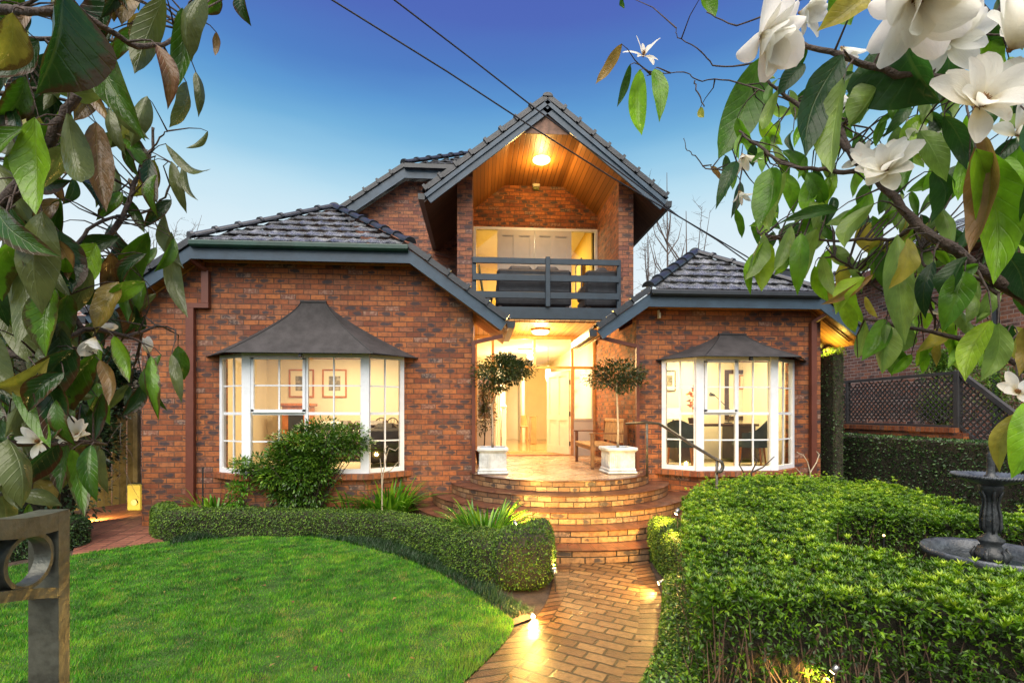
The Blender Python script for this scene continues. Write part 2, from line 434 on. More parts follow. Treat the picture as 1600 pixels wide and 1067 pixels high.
M['pavborder'] = brick('border_paver', [(0, (.10, .042, .018)), (.5, (.165, .078, .032)), (1, (.21, .108, .046))], (.018, .012, .008), mode='border', bl=.3, bh=.112, bond=0.0, dark=.0, rough=.38, mw=.010, bumpd=.014, wet=.35, spark=.0)
M['leftpaver'] = brick('side_path_paver', [(0, (.20, .07, .045)), (.5, (.27, .10, .06)), (1, (.33, .13, .08))], (.03, .025, .022), mode='flat', rot=R(8), bl=.24, bh=.12, bond=0.0, dark=.0, rough=.6, mw=.006, spark=.0)
STC = (1.40, 8.65); ST_R = 1.6; ST_T = .31; FZ = .83; RIS = FZ/5
M['step'] = brick('step_brick', [(0, (.15, .070, .035)), (.4, (.28, .15, .070)), (.8, (.36, .22, .11)), (1, (.14, .095, .07))], (.030, .022, .016), mode='cyl', cx=STC[0], cy=STC[1], rad=2.2, bl=.235, bh=.079, dark=.3, rough=.42, mw=.006, bumpd=.014, wet=.25, spark=.03)
def treadmat():
    t = NT('step_tread'); o = t.obj(); x, y, z = t.sep(o)[:3]
    dx = t.m('SUBTRACT', x, STC[0]); dy = t.m('SUBTRACT', y, STC[1])
    u = t.m('MULTIPLY', t.m('ARCTAN2', dx, dy), 2.2/.115); fr = t.m('FRACT', u); dd = t.m('MINIMUM', fr, t.m('SUBTRACT', 1, fr))
    rv = t.n('ShaderNodeTexWhiteNoise', {'W': t.m('FLOOR', u)}, noise_dimensions='1D').outputs['Value']
    c = t.ramp(rv, [(0, (.08, .026, .015)), (.5, (.13, .046, .024)), (1, (.17, .068, .036))])
    c = t.mix(t.smooth(t.noise(o, 6, 4), .35, .7), c, (.055, .022, .015))
    c = t.mix(t.smooth(dd, .015, .05), (.05, .03, .02), c)
    r = t.m('ADD', .16, t.m('MULTIPLY', t.noise(o, 5, 4), .35))
    return t.done(t.bsdf(c, r, t.bump(t.m('ADD', t.smooth(dd, .015, .05), t.m('MULTIPLY', t.noise(o, 30, 3), .5)), .004)))
M['tread'] = treadmat()
def tilefloor():
    t = NT('porch_tile'); o = t.obj(); x, y, z = t.sep(o)[:3]
    mp = t.comb(t.m('ADD', t.m('MULTIPLY', x, .78), t.m('MULTIPLY', y, .62)), t.m('SUBTRACT', t.m('MULTIPLY', y, .78), t.m('MULTIPLY', x, .62)), 0)
    a = t.sep(mp); ds = []; ids = []
    row = t.m('FLOOR', t.m('DIVIDE', a[1], .3)); sh = t.m('MULTIPLY', t.m('MODULO', t.m('ABSOLUTE', row), 2.0), .5)
    for q in (t.m('ADD', t.m('DIVIDE', a[0], .3), sh), t.m('DIVIDE', a[1], .3)):
        f = t.m('FRACT', q); ds.append(t.m('MINIMUM', f, t.m('SUBTRACT', 1, f))); ids.append(t.m('FLOOR', q))
    d = t.m('MINIMUM', ds[0], ds[1]); rv = t.n('ShaderNodeTexWhiteNoise', {'Vector': t.comb(ids[0], ids[1], 0)}, noise_dimensions='2D').outputs['Value']
    c = t.ramp(rv, [(0, (.30, .17, .09)), (.5, (.42, .26, .14)), (1, (.50, .34, .20))])
    c = t.mix(t.m('MULTIPLY', t.smooth(t.noise(o, 4, 3), .4, .7), .3), c, (.25, .14, .08))
    g = t.smooth(d, .014, .028); c = t.mix(g, (.055, .032, .018), c)
    return t.done(t.bsdf(c, t.m('ADD', .12, t.m('MULTIPLY', t.noise(o, 4, 4), .3)), t.bump(t.m('ADD', g, t.m('MULTIPLY', t.noise(o, 12, 3), .7)), .003)))
M['tilefloor'] = tilefloor()
def rooftile():
    t = NT('dark_roof_tile'); o = t.obj()
    n = t.noise(o, 5, 5); n2 = t.noise(o, 40, 3)
    c = t.ramp(t.m('ADD', t.m('MULTIPLY', n, .7), t.m('MULTIPLY', n2, .3)), [(.35, (.045, .048, .055)), (.5, (.12, .127, .14)), (.66, (.30, .31, .32))])
    c = t.mix(t.m('MULTIPLY', t.smooth(t.noise(o, 17, 4), .58, .72), .5), c, (.13, .15, .11))
    return t.done(t.bsdf(c, t.m('ADD', .12, t.m('MULTIPLY', n2, .28)), t.bump(n2, .005), 0, 1.0))
M['tile'] = rooftile()
M['cap'] = plain('ridge_cap_tile', (.024, .028, .036), .34, .35, 9, .003)
M['slate'] = plain('blue_grey_paint', S(50, 70, 88), .42, .22, 5, .001, bscale=30)
M['rail'] = plain('dark_blue_grey_paint', S(36, 50, 62), .42, .2, 6, .001, bscale=30)
M['green'] = plain('dark_green_gutter', S(26, 60, 52), .35, .3, 4)
M['gutter'] = plain('dark_gutter', S(40, 44, 50), .35, .25, 6)
M['down'] = plain('brown_downpipe', S(98, 52, 38), .45, .12, 4)
M['soffit_w'] = boards('timber_lining_gable', (.34, .135, .030), w=.10, dirn=(1, 0, 0))
M['soffit_s'] = boards('timber_lining_slope', (.34, .135, .030), w=.10, dirn=(.79, 0, .61))
M['soffit_s2'] = boards('timber_lining_slope_mirrored', (.34, .135, .030), w=.10, dirn=(.79, 0, -.61))
M['soffit_p'] = boards('pine_lining_porch', (.55, .30, .10), w=.10, dirn=(1, 0, 0))
M['soffit_y'] = boards('pine_lining_eave', (.50, .26, .08), w=.11, dirn=(0, 1, 0))
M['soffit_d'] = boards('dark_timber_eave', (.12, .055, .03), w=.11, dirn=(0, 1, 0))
M['batten'] = plain('orange_timber_bead', (.42, .19, .05), .5)
M['weather'] = plain('weathered_plywood', (.20, .11, .075), .7, .45, 7, .003)
M['white'] = plain('white_gloss_paint', (.74, .76, .80), .3, .05, 10)
M['cream'] = plain('cream_plaster', (.80, .72, .54), .85, .04, 3)
M['creamc'] = plain('cream_ceiling', (.85, .80, .68), .85, .03, 3)
M['door'] = plain('door_paint', (.76, .68, .56), .4, .05, 6)
M['door2'] = plain('grey_white_door_paint', (.50, .47, .44), .45, .05, 6)
M['jamb'] = plain('timber_frame', (.42, .22, .10), .4, .2, 12)
M['glass'] = glassmat('window_glass')
M['awn'] = plain('charcoal_canvas', S(50, 47, 48), .8, .45, 5, .003, bscale=120)
M['awnedge'] = plain('black_trim', (.015, .015, .017), .6)
M['dark'] = plain('black_metal', (.02, .02, .022), .4, .3)
M['bronze'] = plain('greyed_bronze_metal', (.10, .105, .082), .34, .45, 14, .0015, metal=.35)
M['railm'] = plain('dark_bronze_tube', (.085, .078, .065), .35, .3, 14, metal=.5)
M['leather'] = plain('dark_leather', (.045, .030, .025), .4, .4, 6, .004)
M['wood'] = plain('orange_wood', (.46, .15, .035), .35, .3, 7)
M['darkwood'] = plain('dark_wood', (.05, .022, .014), .35, .4, 7)
M['benchwood'] = plain('jarrah_bench_wood', (.13, .050, .022), .4, .35, 9)
M['benchslat'] = plain('teak_slat', (.42, .25, .11), .45, .3, 9)
M['carpet'] = plain('beige_carpet', (.50, .42, .28), .95, .15, 30, .003)
M['floorwood'] = boards('honey_floorboard', (.52, .30, .11), w=.12, rough=.12, dirn=(1, 0, 0))
M['rug'] = plain('rust_rug', (.50, .13, .03), .95, .5, 6, .004)
M['rattan'] = plain('dark_rattan', (.030, .033, .042), .6, .3, 12, .004, bscale=200)
M['cushion'] = plain('pale_cushion', (.55, .52, .48), .9, .1)
M['green_uph'] = plain('dark_green_upholstery', (.035, .05, .045), .8, .3, 6)
M['yellow'] = plain('yellow_wall_paint', (.80, .58, .10), .8, .04)
M['planter'] = plain('white_washed_planter', (.46, .50, .52), .6, .28, 5, .003)
M['soil'] = plain('garden_soil', (.055, .035, .022), .95, .5, 8, .02, bscale=25)
M['bark'] = plain('brown_bark', (.048, .031, .022), .8, .5, 30, .01, bscale=80)
M['paletwig'] = plain('pale_twig', (.42, .34, .24), .8, .3, 20)
M['greytwig'] = plain('grey_brown_twig', (.11, .085, .075), .85, .3, 20)
M['fence'] = plain('weathered_fence_paling', (.060, .060, .050), .85, .5, 4, .005)
M['lattice'] = plain('charcoal_lattice', (.035, .035, .038), .6, .3, 6)
M['fount'] = plain('aged_cast_iron', (.030, .034, .036), .45, .6, 9, .006, bscale=40)
M['fount2'] = plain('wet_pewter_rim', (.075, .085, .095), .30, .5, 14, .005, bscale=50)
M['steel'] = plain('stainless_lamp_body', (.34, .34, .33), .3, .1, 10, metal=.8)
M['tan'] = plain('meter_box_paint', (.14, .15, .05), .6, .15)
M['cable'] = plain('black_cable', (.012, .012, .016), .5)
M['hedge_in'] = plain('hedge_inner_twigs', (.030, .026, .014), .95, .6, 14, .02)
M['ground'] = plain('bare_ground', (.05, .045, .028), .95, .5, 3, .02)
M['beigebox'] = plain('beige_plastic', (.55, .50, .38), .5, .05)
M['paper'] = plain('cream_mat_board', (.80, .74, .58), .8, .03)
M['bulb'] = emit('warm_bulb', (1, .62, .22), 5)
M['bulbhot'] = emit('hot_spot_lens', (1, .70, .28), 22)
M['diffuser'] = emit('opal_diffuser', (1, .80, .48), 3.2)
M['shade'] = emit('glowing_lamp_shade', (1, .80, .42), 1.6)
def artmat():
    t = NT('etching_print'); o = t.obj()
    return t.done(t.bsdf(t.ramp(t.noise(o, 9, 5), [(.3, (.07, .065, .05)), (.5, (.25, .22, .16)), (.7, (.5, .45, .33))]), .6))
M['art'] = artmat()
GR = [(0, (.016, .040, .007)), (.35, (.035, .085, .012)), (.7, (.065, .15, .018)), (1, (.14, .26, .030))]
M['lf_hedge'] = leafmat('azalea_leaf', [(0, (.018, .040, .004)), (.3, (.045, .115, .006)), (.52, (.12, .28, .008)), (.78, (.34, .54, .012)), (1, (.58, .72, .05))], rough=.42, trans=.35)
M['lf_box'] = leafmat('box_leaf', [(0, (.024, .060, .004)), (.5, (.062, .150, .008)), (1, (.20, .33, .02))], rough=.6, trans=.2)
M['lf_dark'] = leafmat('dark_hedge_leaf', [(0, (.014, .042, .010)), (.6, (.038, .105, .022)), (1, (.11, .22, .04))], rough=.45, trans=.15)
M['lf_bush'] = leafmat('camellia_leaf', [(0, (.026, .068, .010)), (.5, (.08, .19, .018)), (1, (.26, .42, .03))], rough=.32, trans=.22)
M['lf_topi'] = leafmat('topiary_leaf', [(0, (.016, .030, .010)), (.6, (.045, .075, .020)), (1, (.11, .14, .03))], rough=.4, trans=.25)
M['lf_strap'] = leafmat('strap_leaf', [(0, (.045, .15, .010)), (.6, (.12, .34, .015)), (1, (.32, .52, .04))], rough=.35, trans=.3)
M['lf_ivy'] = leafmat('ivy_leaf', [(0, (.010, .028, .012)), (.6, (.030, .065, .022)), (1, (.08, .13, .04))], rough=.4, trans=.2)
M['lf_mondo'] = leafmat('mondo_blade', [(0, (.008, .028, .008)), (1, (.028, .085, .018))], rough=.5, trans=.1)
M['lf_grass'] = leafmat('lawn_blade', [(0, (.018, .10, .002)), (.35, (.055, .27, .004)), (.6, (.11, .42, .006)), (.85, (.25, .55, .02)), (.93, (.36, .44, .05)), (1, (.46, .34, .12))], rough=.55, trans=.3)
MAG = [(0, (.012, .038, .016)), (.3, (.030, .085, .012)), (.5, (.075, .18, .012)), (.7, (.16, .34, .018)), (.85, (.25, .44, .025)), (.93, (.34, .27, .05)), (1, (.21, .10, .045))]
M['lf_mag'] = leafmat('magnolia_leaf', MAG, under=(.125, .155, .050), rough=.22, trans=.35, veins=True, spec=.45, edge=(.07, .025, .012))
MAG_BACKLIT = [(p, tuple(min(.6, q*1.6) for q in c)) for p, c in MAG]  # leaf colours raised to stand in for backlight from the low sky
M['lf_mag_backlit'] = leafmat('magnolia_leaf_backlit', MAG_BACKLIT, under=(.26, .40, .09), rough=.30, trans=.55, veins=True, spec=.4)
def petalmat():
    t = NT('ivory_petal'); a = t.sep(t.n('ShaderNodeAttribute', attribute_name='lf').outputs['Vector']); o = t.obj()
    c = t.ramp(a[1], [(0, (.62, .42, .14)), (.16, (.82, .72, .45)), (.38, (.90, .88, .80)), (.8, (.90, .90, .86))])
    c = t.mix(t.m('MULTIPLY', t.smooth(t.noise(o, 50, 4), .62, .75), .4), c, (.45, .25, .08))
    st = t.noise(t.comb(t.m('MULTIPLY', a[0], 8), a[1], a[2]), 3, 2)
    p = t.bsdf(c, .5, t.bump(st, .002)); tr = t.n('ShaderNodeBsdfTranslucent', {'Color': (.95, .94, .86, 1)}).outputs[0]
    return t.done(t.n('ShaderNodeMixShader', {0: .5, 1: p, 2: tr}).outputs[0])
M['petal'] = petalmat()
M['stamen'] = plain('brown_stamen', (.26, .12, .035), .8, .5, 90, .004, bscale=200)

# ------------------------------------------------------------------ house
YF, YB = 8.25, 7.95
house = empty('brick_house', (1.4, 8.25, 0), 'red clinker brick house with two bay windows and a gabled balcony over the porch', 'house')
H = house
def hb(name, mat, fn, smooth=False, parent=None):
    mb = MB(); fn(mb)
    if name in ('wall', 'gutter', 'soffit', 'downpipe', 'interior_wall', 'interior_floor') and len(mb.v) < 400: return mb.build_split(name, M[mat], parent or H)[0]
    return mb.build(name, M[mat], parent or H, smooth)
# -- left wing
LX0, LX1 = -5.43, -.10; LC = -2.80; PT = .74
def zl(x): return min(5.80-PT*abs(x-LC), 4.54)
B0, B1 = -4.19, -1.26   # bay opening
def f(mb):
    T = .21; y0, y1 = YF, YF+.2
    def top(x): return zl(x)-T
    mb.prism([(LX0, -.1), (B0, -.1), (B0, top(B0)), (LC-1.70, top(LC-1.70)), (LX0, top(LX0))] if B0 > LC-1.7 else [(LX0, -.1), (B0, -.1), (B0, top(B0)), (LX0, top(LX0))], y0, y1)
    mb.prism([(B1, -.1), (LX1, -.1), (LX1, top(LX1)), (LC+1.70, top(LC+1.7)), (B1, top(B1))], y0, y1)
    mb.prism([(B0, 2.74), (B1, 2.74), (B1, top(B1)), (B0, top(B0))], y0, y1)
    mb.box(LX0, LX0+.2, y1, 12, -.1, 3.6); mb.box(LX1-.2, LX1, y1, 11.3, -.1, 3.55)
wl = hb('wall', 'brick', f)
# -- right wing
RX0, RX1 = 2.72, 6.06; RC = 4.33
def zr(x): return min(5.02-PT*abs(x-RC), 3.90)
RB0 = WX(1035, YF); RB1 = WX(1238, YF)
def f(mb):
    T = .21; y0, y1 = YF, YF+.2; k = (5.02-3.90)/PT
    def top(x): return zr(x)-T
    mb.prism([(RX0, -.1), (RB0, -.1), (RB0, top(RB0)), (RC-k, top(RC-k)), (RX0, top(RX0))], y0, y1)
    mb.prism([(RB1, -.1), (RX1, -.1), (RX1, top(RX1)), (RC+k, top(RC+k)), (RB1, top(RB1))], y0, y1)
    mb.prism([(RB0, 2.74), (RB1, 2.74), (RB1, top(RB1)), (RB0, top(RB0))], y0, y1)
    mb.box(RX1-.2, RX1, y1, 12, -.1, 3.4); mb.box(2.74, 2.94, y1, 11.3, -.1, 3.42)
hb('wall', 'brick', f)
# -- balcony piers / side walls and back wall
YP = 9.55; YD = 11.3
def f(mb):
    mb.box(-.42, -.12, YP, 11.9, 3.40, 6.55); mb.box(2.79, 3.09, YP, 11.9, 3.40, 6.55)
hb('wall', 'brick2', f)
GC, GZ = 1.29, 7.80   # gable apex
def f(mb):
    mb.prism([(-.12, 6.14), (2.79, 6.14), (2.79, 6.50), (1.975, 7.16), (.605, 7.16), (-.12, 6.58)], YD, YD+.2)
hb('wall', 'brick', f)
# upper main mass
UC, UY = .30, 11.60
def f(mb):
    def zu(x): return min(9.15-.72*abs(x-UC), 7.66)-.24
    mb.prism([(-4.9, 3.4), (-.42, 3.4), (-.42, zu(-.42)), (UC-2.07, zu(UC-2.07)), (-4.9, zu(-4.9))], UY+.3, UY+.5)
    mb.box(2.94, 3.1, UY+.3, 14, 3.4, 6.8)
hb('wall', 'brick2', f)

# -- roofs
def tiles(mb, O, U, V, L, Rr, length, gauge=.315, tw=.30):
    "tiled plane; L(v), Rr(v) span along U at slope distance v"
    O = Vector(O); U = Vector(U).normalized(); V = Vector(V).normalized(); N = U.cross(V).normalized()
    nc = int(math.ceil(length/gauge))
    for j in range(nc):
        v0 = j*gauge; v1 = min(v0+gauge, length); vm = (v0+v1)/2; a, b = L(vm), Rr(vm)
        if b-a < .05: continue
        us = np.arange(a, b, .0375).tolist()+[b]; sh = (j % 2)*.15; vs = []; fs = []
        jit = {}
        for u in us:
            ti = math.floor((u+sh)/tw); q = ((u+sh)/tw) % 1
            if ti not in jit: jit[ti] = random.uniform(-.004, .006)
            pr = (.020*math.sin(q/.3*math.pi) if q < .3 else .004*math.sin((q-.3)/.7*math.pi*2))+jit[ti]
            vs += [O+U*u+V*(v0-.02+.03*q)+N*(.030+pr), O+U*u+V*(v0-.02+.03*q)+N*(.046+pr), O+U*u+V*v1+N*(.006+pr)]
        for i in range(len(us)-1):
            k = i*3; fs += [(k, k+3, k+4, k+1), (k+1, k+4, k+5, k+2)]
        mb.add(vs, fs)
def caps(mb, a, b, seg=.40, r=.095, h=.075):
    a = Vector(a); b = Vector(b); d = (b-a); n = max(1, round(d.length/seg)); d.normalize(); st = (b-a).length/n
    sd = d.cross(Vector((0, 0, 1))).normalized(); u = sd.cross(d)
    for i in range(n):
        p = a+d*(st*i); q = a+d*(st*(i+1)+.02); vs = []; fs = []
        rings = [(p, 1.16, .012), (p+d*.05, 1.16, .012), (p+d*.055, 1.0, 0), (q, .94, 0)]
        for c, sc, lift in rings:
            for k in range(9):
                an = math.pi*k/8; vs.append(c+sd*(math.cos(an)*r*sc)+u*(math.sin(an)*h*sc+lift-.012))
        for m_ in range(3):
            for k in range(8): fs.append((m_*9+k, m_*9+k+1, m_*9+10+k, m_*9+9+k))
        fs.append(tuple(range(8, -1, -1))); fs.append(tuple(range(27, 36)))
        mb.add(vs, fs)
def verge(mb, a, b, drop=.15, w=.07):
    "barge capping tiles along a rake, seen from the front"
    a = Vector(a); b = Vector(b); d = b-a; n = max(1, round(d.length/.38)); st = d.length/n; d.normalize()
    nrm = Vector((-d.z, 0, d.x));
    if nrm.z < 0: nrm = -nrm
    for i in range(n):
        p = a+d*(st*i); q = a+d*(st*(i+1))
        mb.bar(p-nrm*.01+Vector((0, w/2, 0)), q+d*.015-nrm*.02+Vector((0, w/2, 0)), w, drop*.62, nrm)
        mb.bar(p-nrm*.0+Vector((0, .015, 0)), p+d*.055+Vector((0, .015, 0)), w*1.3, drop*.74, nrm)
def fascia_rake(mb, a, b, h, th=.035, off=.10):
    a = Vector(a); b = Vector(b); d = (b-a).normalized(); nrm = Vector((-d.z, 0, d.x))
    if nrm.z < 0: nrm = -nrm
    mb.bar(a-nrm*off, b-nrm*off, th, h, nrm)
def wing(C, zap, zclip, half, y0, yback, gcol, over, soff_z, lo, hi, leftmat='soffit_y', cutL=None):
    k = (zap-zclip)/PT; zE = zap-PT*half; cl = 1/math.sqrt(1+PT*PT)
    # front hip
    rise = zap-zclip; run = rise/PT; mb = MB(); Ls = rise/ (PT*cl)
    tiles(mb, (C-k, y0-.02, zclip-.03), (1, 0, 0), (0, cl, PT*cl), lambda v: v*cl*.99, lambda v: 2*k-v*cl*.99, Ls)
    # side slopes
    for s in (-1, 1):
        Lf = half/cl
        yb = yback if not (cutL and s == cutL[0]) else cutL[1]
        O = (C+s*half, y0, zE-.03); Vd = (-s*cl, 0, PT*cl)
        kk = k/cl; start = (half-k)/cl
        if s == -1: tiles(mb, (O[0], yb, O[2]), (0, -1, 0), Vd, lambda v: 0, lambda v: (yb-y0)-max(0, (v-start)*cl), Lf)
        else: tiles(mb, O, (0, 1, 0), Vd, lambda v: max(0, (v-start)*cl), lambda v: yb-y0, Lf)
    rf = mb.build('roof', M['tile'], H)
    mb = MB(); ap = Vector((C, y0+run, zap+.03))
    for s in (-1, 1): caps(mb, (C+s*k, y0-.02, zclip+.035), ap)
    caps(mb, ap, (C, yback, zap+.03))
    for s in (-1, 1): verge(mb, (C+s*half, y0-.06, zE), (C+s*k, y0-.06, zclip))
    mb.build('ridge_cap', M['cap'], rf, smooth=False)
    mb = MB()
    for s in (-1, 1): fascia_rake(mb, (C+s*(half+.02), y0-.005, zE-.03), (C+s*(k-.02), y0-.005, zclip-.03), .17, off=.13)
    mb.box(C-k+.02, C+k-.02, y0-.022, y0+.012, zclip-.30, zclip-.10)
    mb.build('fascia', M['slate'], H)
    mb = MB(); pr = [(y0-.03, zclip-.135), (y0-.10, zclip-.125), (y0-.125, zclip-.10), (y0-.125, zclip-.045), (y0-.115, zclip-.03), (y0-.03, zclip-.03)]
    mb.prism(pr, C-k+.03, C+k-.03, axis='x'); mb.build('gutter', M[gcol], H)
    # side gutters
    mb = MB()
    for s in (-1, 1):
        yb = yback if not (cutL and s == cutL[0]) else cutL[1]
        x = C+s*(half+.06); mb.prism([(x-.06, zE-.16), (x+.06, zE-.16), (x+.07, zE-.05), (x-.07, zE-.05)], y0+.0, yb)
    mb.build_split('gutter', M['gutter'], H)
    # soffits
    mb = MB(); mb.box(C-k-.02, C+k+.02, y0+.012, YF-.001, zclip-.235, zclip-.22); mb.build('soffit', M['soffit_w'], H)
    for s in (-1, 1):
        mb = MB(); d = .215
        mb.prism([(C+s*half, zE-d), (C+s*k, zclip-d), (C+s*k, zclip-d+.02), (C+s*half, zE-d+.02)], y0+.012, YF-.001)
        mb.build('soffit', M['soffit_s' if s < 0 else 'soffit_s2'], H)
        xw = lo if s < 0 else hi; zw = zap-PT*abs(xw-C)
        yb = yback if not (cutL and s == cutL[0]) else cutL[1]
        mb = MB(); mb.prism([(C+s*half, zE-d), (xw, zw-d), (xw, zw-d+.02), (C+s*half, zE-d+.02)], YF+.001, yb)
        mb.build('soffit', M['soffit_y'], H)
    mb = MB()
    kk = k-.03
    mb.box(C-kk, C+kk, YF-.02, YF-.002, zclip-.262, zclip-.237)
    for s in (-1, 1):
        e = half-.12; mb.bar((C+s*k, YF-.012, zclip-.25), (C+s*e, YF-.012, zap-PT*e-.25), .02, .025)
    mb.build_split('bead', M['batten'], H)
wing(LC, 5.80, 4.54, 3.27, YB, 11.95, 'green', .3, 0, LX0, LX1, cutL=(1, 9.5))
wing(RC, 5.02, 3.90, 2.38, YB, 11.9, 'gutter', .3, 0, 2.74, RX1, cutL=(-1, 9.5))
# upper main roof (clipped gable)
def f(mb):
    cl = 1/math.sqrt(1+.72**2); k = (9.15-7.66)/.72
    tiles(mb, (UC-k, UY-.02, 7.63), (1, 0, 0), (0, cl, .72*cl), lambda v: v*cl, lambda v: 2*k-v*cl, 1.49/(.72*cl))
    tiles(mb, (UC-5.4, 16, 9.15-.72*5.4-.03), (0, -1, 0), (cl, 0, .72*cl), lambda v: 0, lambda v: (16-UY)-max(0, (v-(5.4-k)/cl)*cl), 5.4/cl)
    tiles(mb, (UC+2.9, UY, 9.15-.72*2.9-.03), (0, 1, 0), (-cl, 0, .72*cl), lambda v: max(0, (v-(2.9-k)/cl)*cl), lambda v: 16-UY, 2.9/cl)
rf = hb('roof', 'tile', f)
def f(mb):
    k = (9.15-7.66)/.72
    caps(mb, (UC-k, UY-.02, 7.70), (UC, UY+k, 9.19)); caps(mb, (UC+k, UY-.02, 7.70), (UC, UY+k, 9.19))
    verge(mb, (UC-5.4, UY-.06, 9.15-.72*5.4), (UC-k, UY-.06, 7.66))
mb = MB(); f(mb); mb.build('ridge_cap', M['cap'], rf)
def f(mb):
    k = (9.15-7.66)/.72
    fascia_rake(mb, (UC-5.4, UY-.005, 9.15-.72*5.4-.03), (UC-k+.02, UY-.005, 7.63), .19, off=.14)
    mb.box(UC-k+.02, UC+k, UY-.02, UY+.01, 7.35, 7.55)
hb('fascia', 'slate', f)
hb('gutter', 'gutter', lambda mb: mb.box(UC-2.07+.04, UC+2.0, UY-.13, UY-.025, 7.55, 7.65))
# balcony gable roof
GY = 9.10; GH = 2.30; GP = .80
def f(mb):
    cl = 1/math.sqrt(1+GP*GP); Lf = GH/cl; yb = 14
    tiles(mb, (GC-GH, yb, GZ-GP*GH-.03), (0, -1, 0), (cl, 0, GP*cl), lambda v: 0, lambda v: yb-GY, Lf)
    tiles(mb, (GC+GH, GY, GZ-GP*GH-.03), (0, 1, 0), (-cl, 0, GP*cl), lambda v: 0, lambda v: 12.3-GY, Lf)
rf = hb('roof', 'tile', f)
mb = MB()
for s in (-1, 1): verge(mb, (GC+s*GH, GY-.06, GZ-GP*GH), (GC+s*.05, GY-.06, GZ-.04))
caps(mb, (GC, GY-.075, GZ-.045), (GC, 13.9, GZ-.0), r=.085, h=.06); mb.build('ridge_cap', M['cap'], rf)
mb = MB()
for s in (-1, 1): fascia_rake(mb, (GC+s*(GH+.03), GY-.005, GZ-GP*(GH+.03)-.03), (GC, GY-.005, GZ-.03), .155, off=.17)
for s in (-1, 1): fascia_rake(mb, (GC+s*(GH+.03), GY-.035, GZ-GP*(GH+.03)-.03), (GC, GY-.035, GZ-.03), .075, off=.095)
mb.prism([(GC-.13, GZ-.16), (GC, GZ-.27), (GC+.13, GZ-.16), (GC, GZ-.045)], GY-.028, GY+.012); mb.build('fascia', M['slate'], H)
hb('gable_panel', 'weather', lambda mb: mb.prism([(GC-.70, 7.10), (GC+.70, 7.10), (GC+.02, 7.65), (GC-.02, 7.65)], GY+.03, GY+.05))
def slab(mb, p, q, y0, y1, t=.02):
    mb.prism([p, q, (q[0], q[1]+t), (p[0], p[1]+t)], y0, y1)
hb('ceiling_lining', 'soffit_w', lambda mb: mb.box(.605, 1.975, GY+.055, YD+.02, 7.12, 7.14))
zs = 7.12
hb('ceiling_lining', 'soffit_s', lambda mb: slab(mb, (-.42, zs-1.025*GP), (.605, zs), GY+.0135, YD+.02))
hb('ceiling_lining', 'soffit_s2', lambda mb: slab(mb, (1.975, zs), (3.09, zs-1.115*GP), GY+.0135, YD+.02))
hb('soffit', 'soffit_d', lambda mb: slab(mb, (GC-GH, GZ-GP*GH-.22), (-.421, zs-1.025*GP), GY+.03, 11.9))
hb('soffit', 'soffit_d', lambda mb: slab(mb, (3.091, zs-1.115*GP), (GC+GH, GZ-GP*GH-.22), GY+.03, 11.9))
def f(mb):
    for s in (-1, 1):
        x = GC+s*(GH+.05); z = GZ-GP*GH; mb.prism([(x-.06, z-.17), (x+.06, z-.17), (x+.07, z-.06), (x-.07, z-.06)], GY+.02, 12.1)
hb('gutter', 'gutter', f)
hb('downpipe', 'down', lambda mb: (mb.bar((-1.05, 11.8, 5.65), (-.5, 11.85, 5.55), .08, .06), mb.box(-.56, -.46, 11.78, 11.86, 4.0, 5.6)))

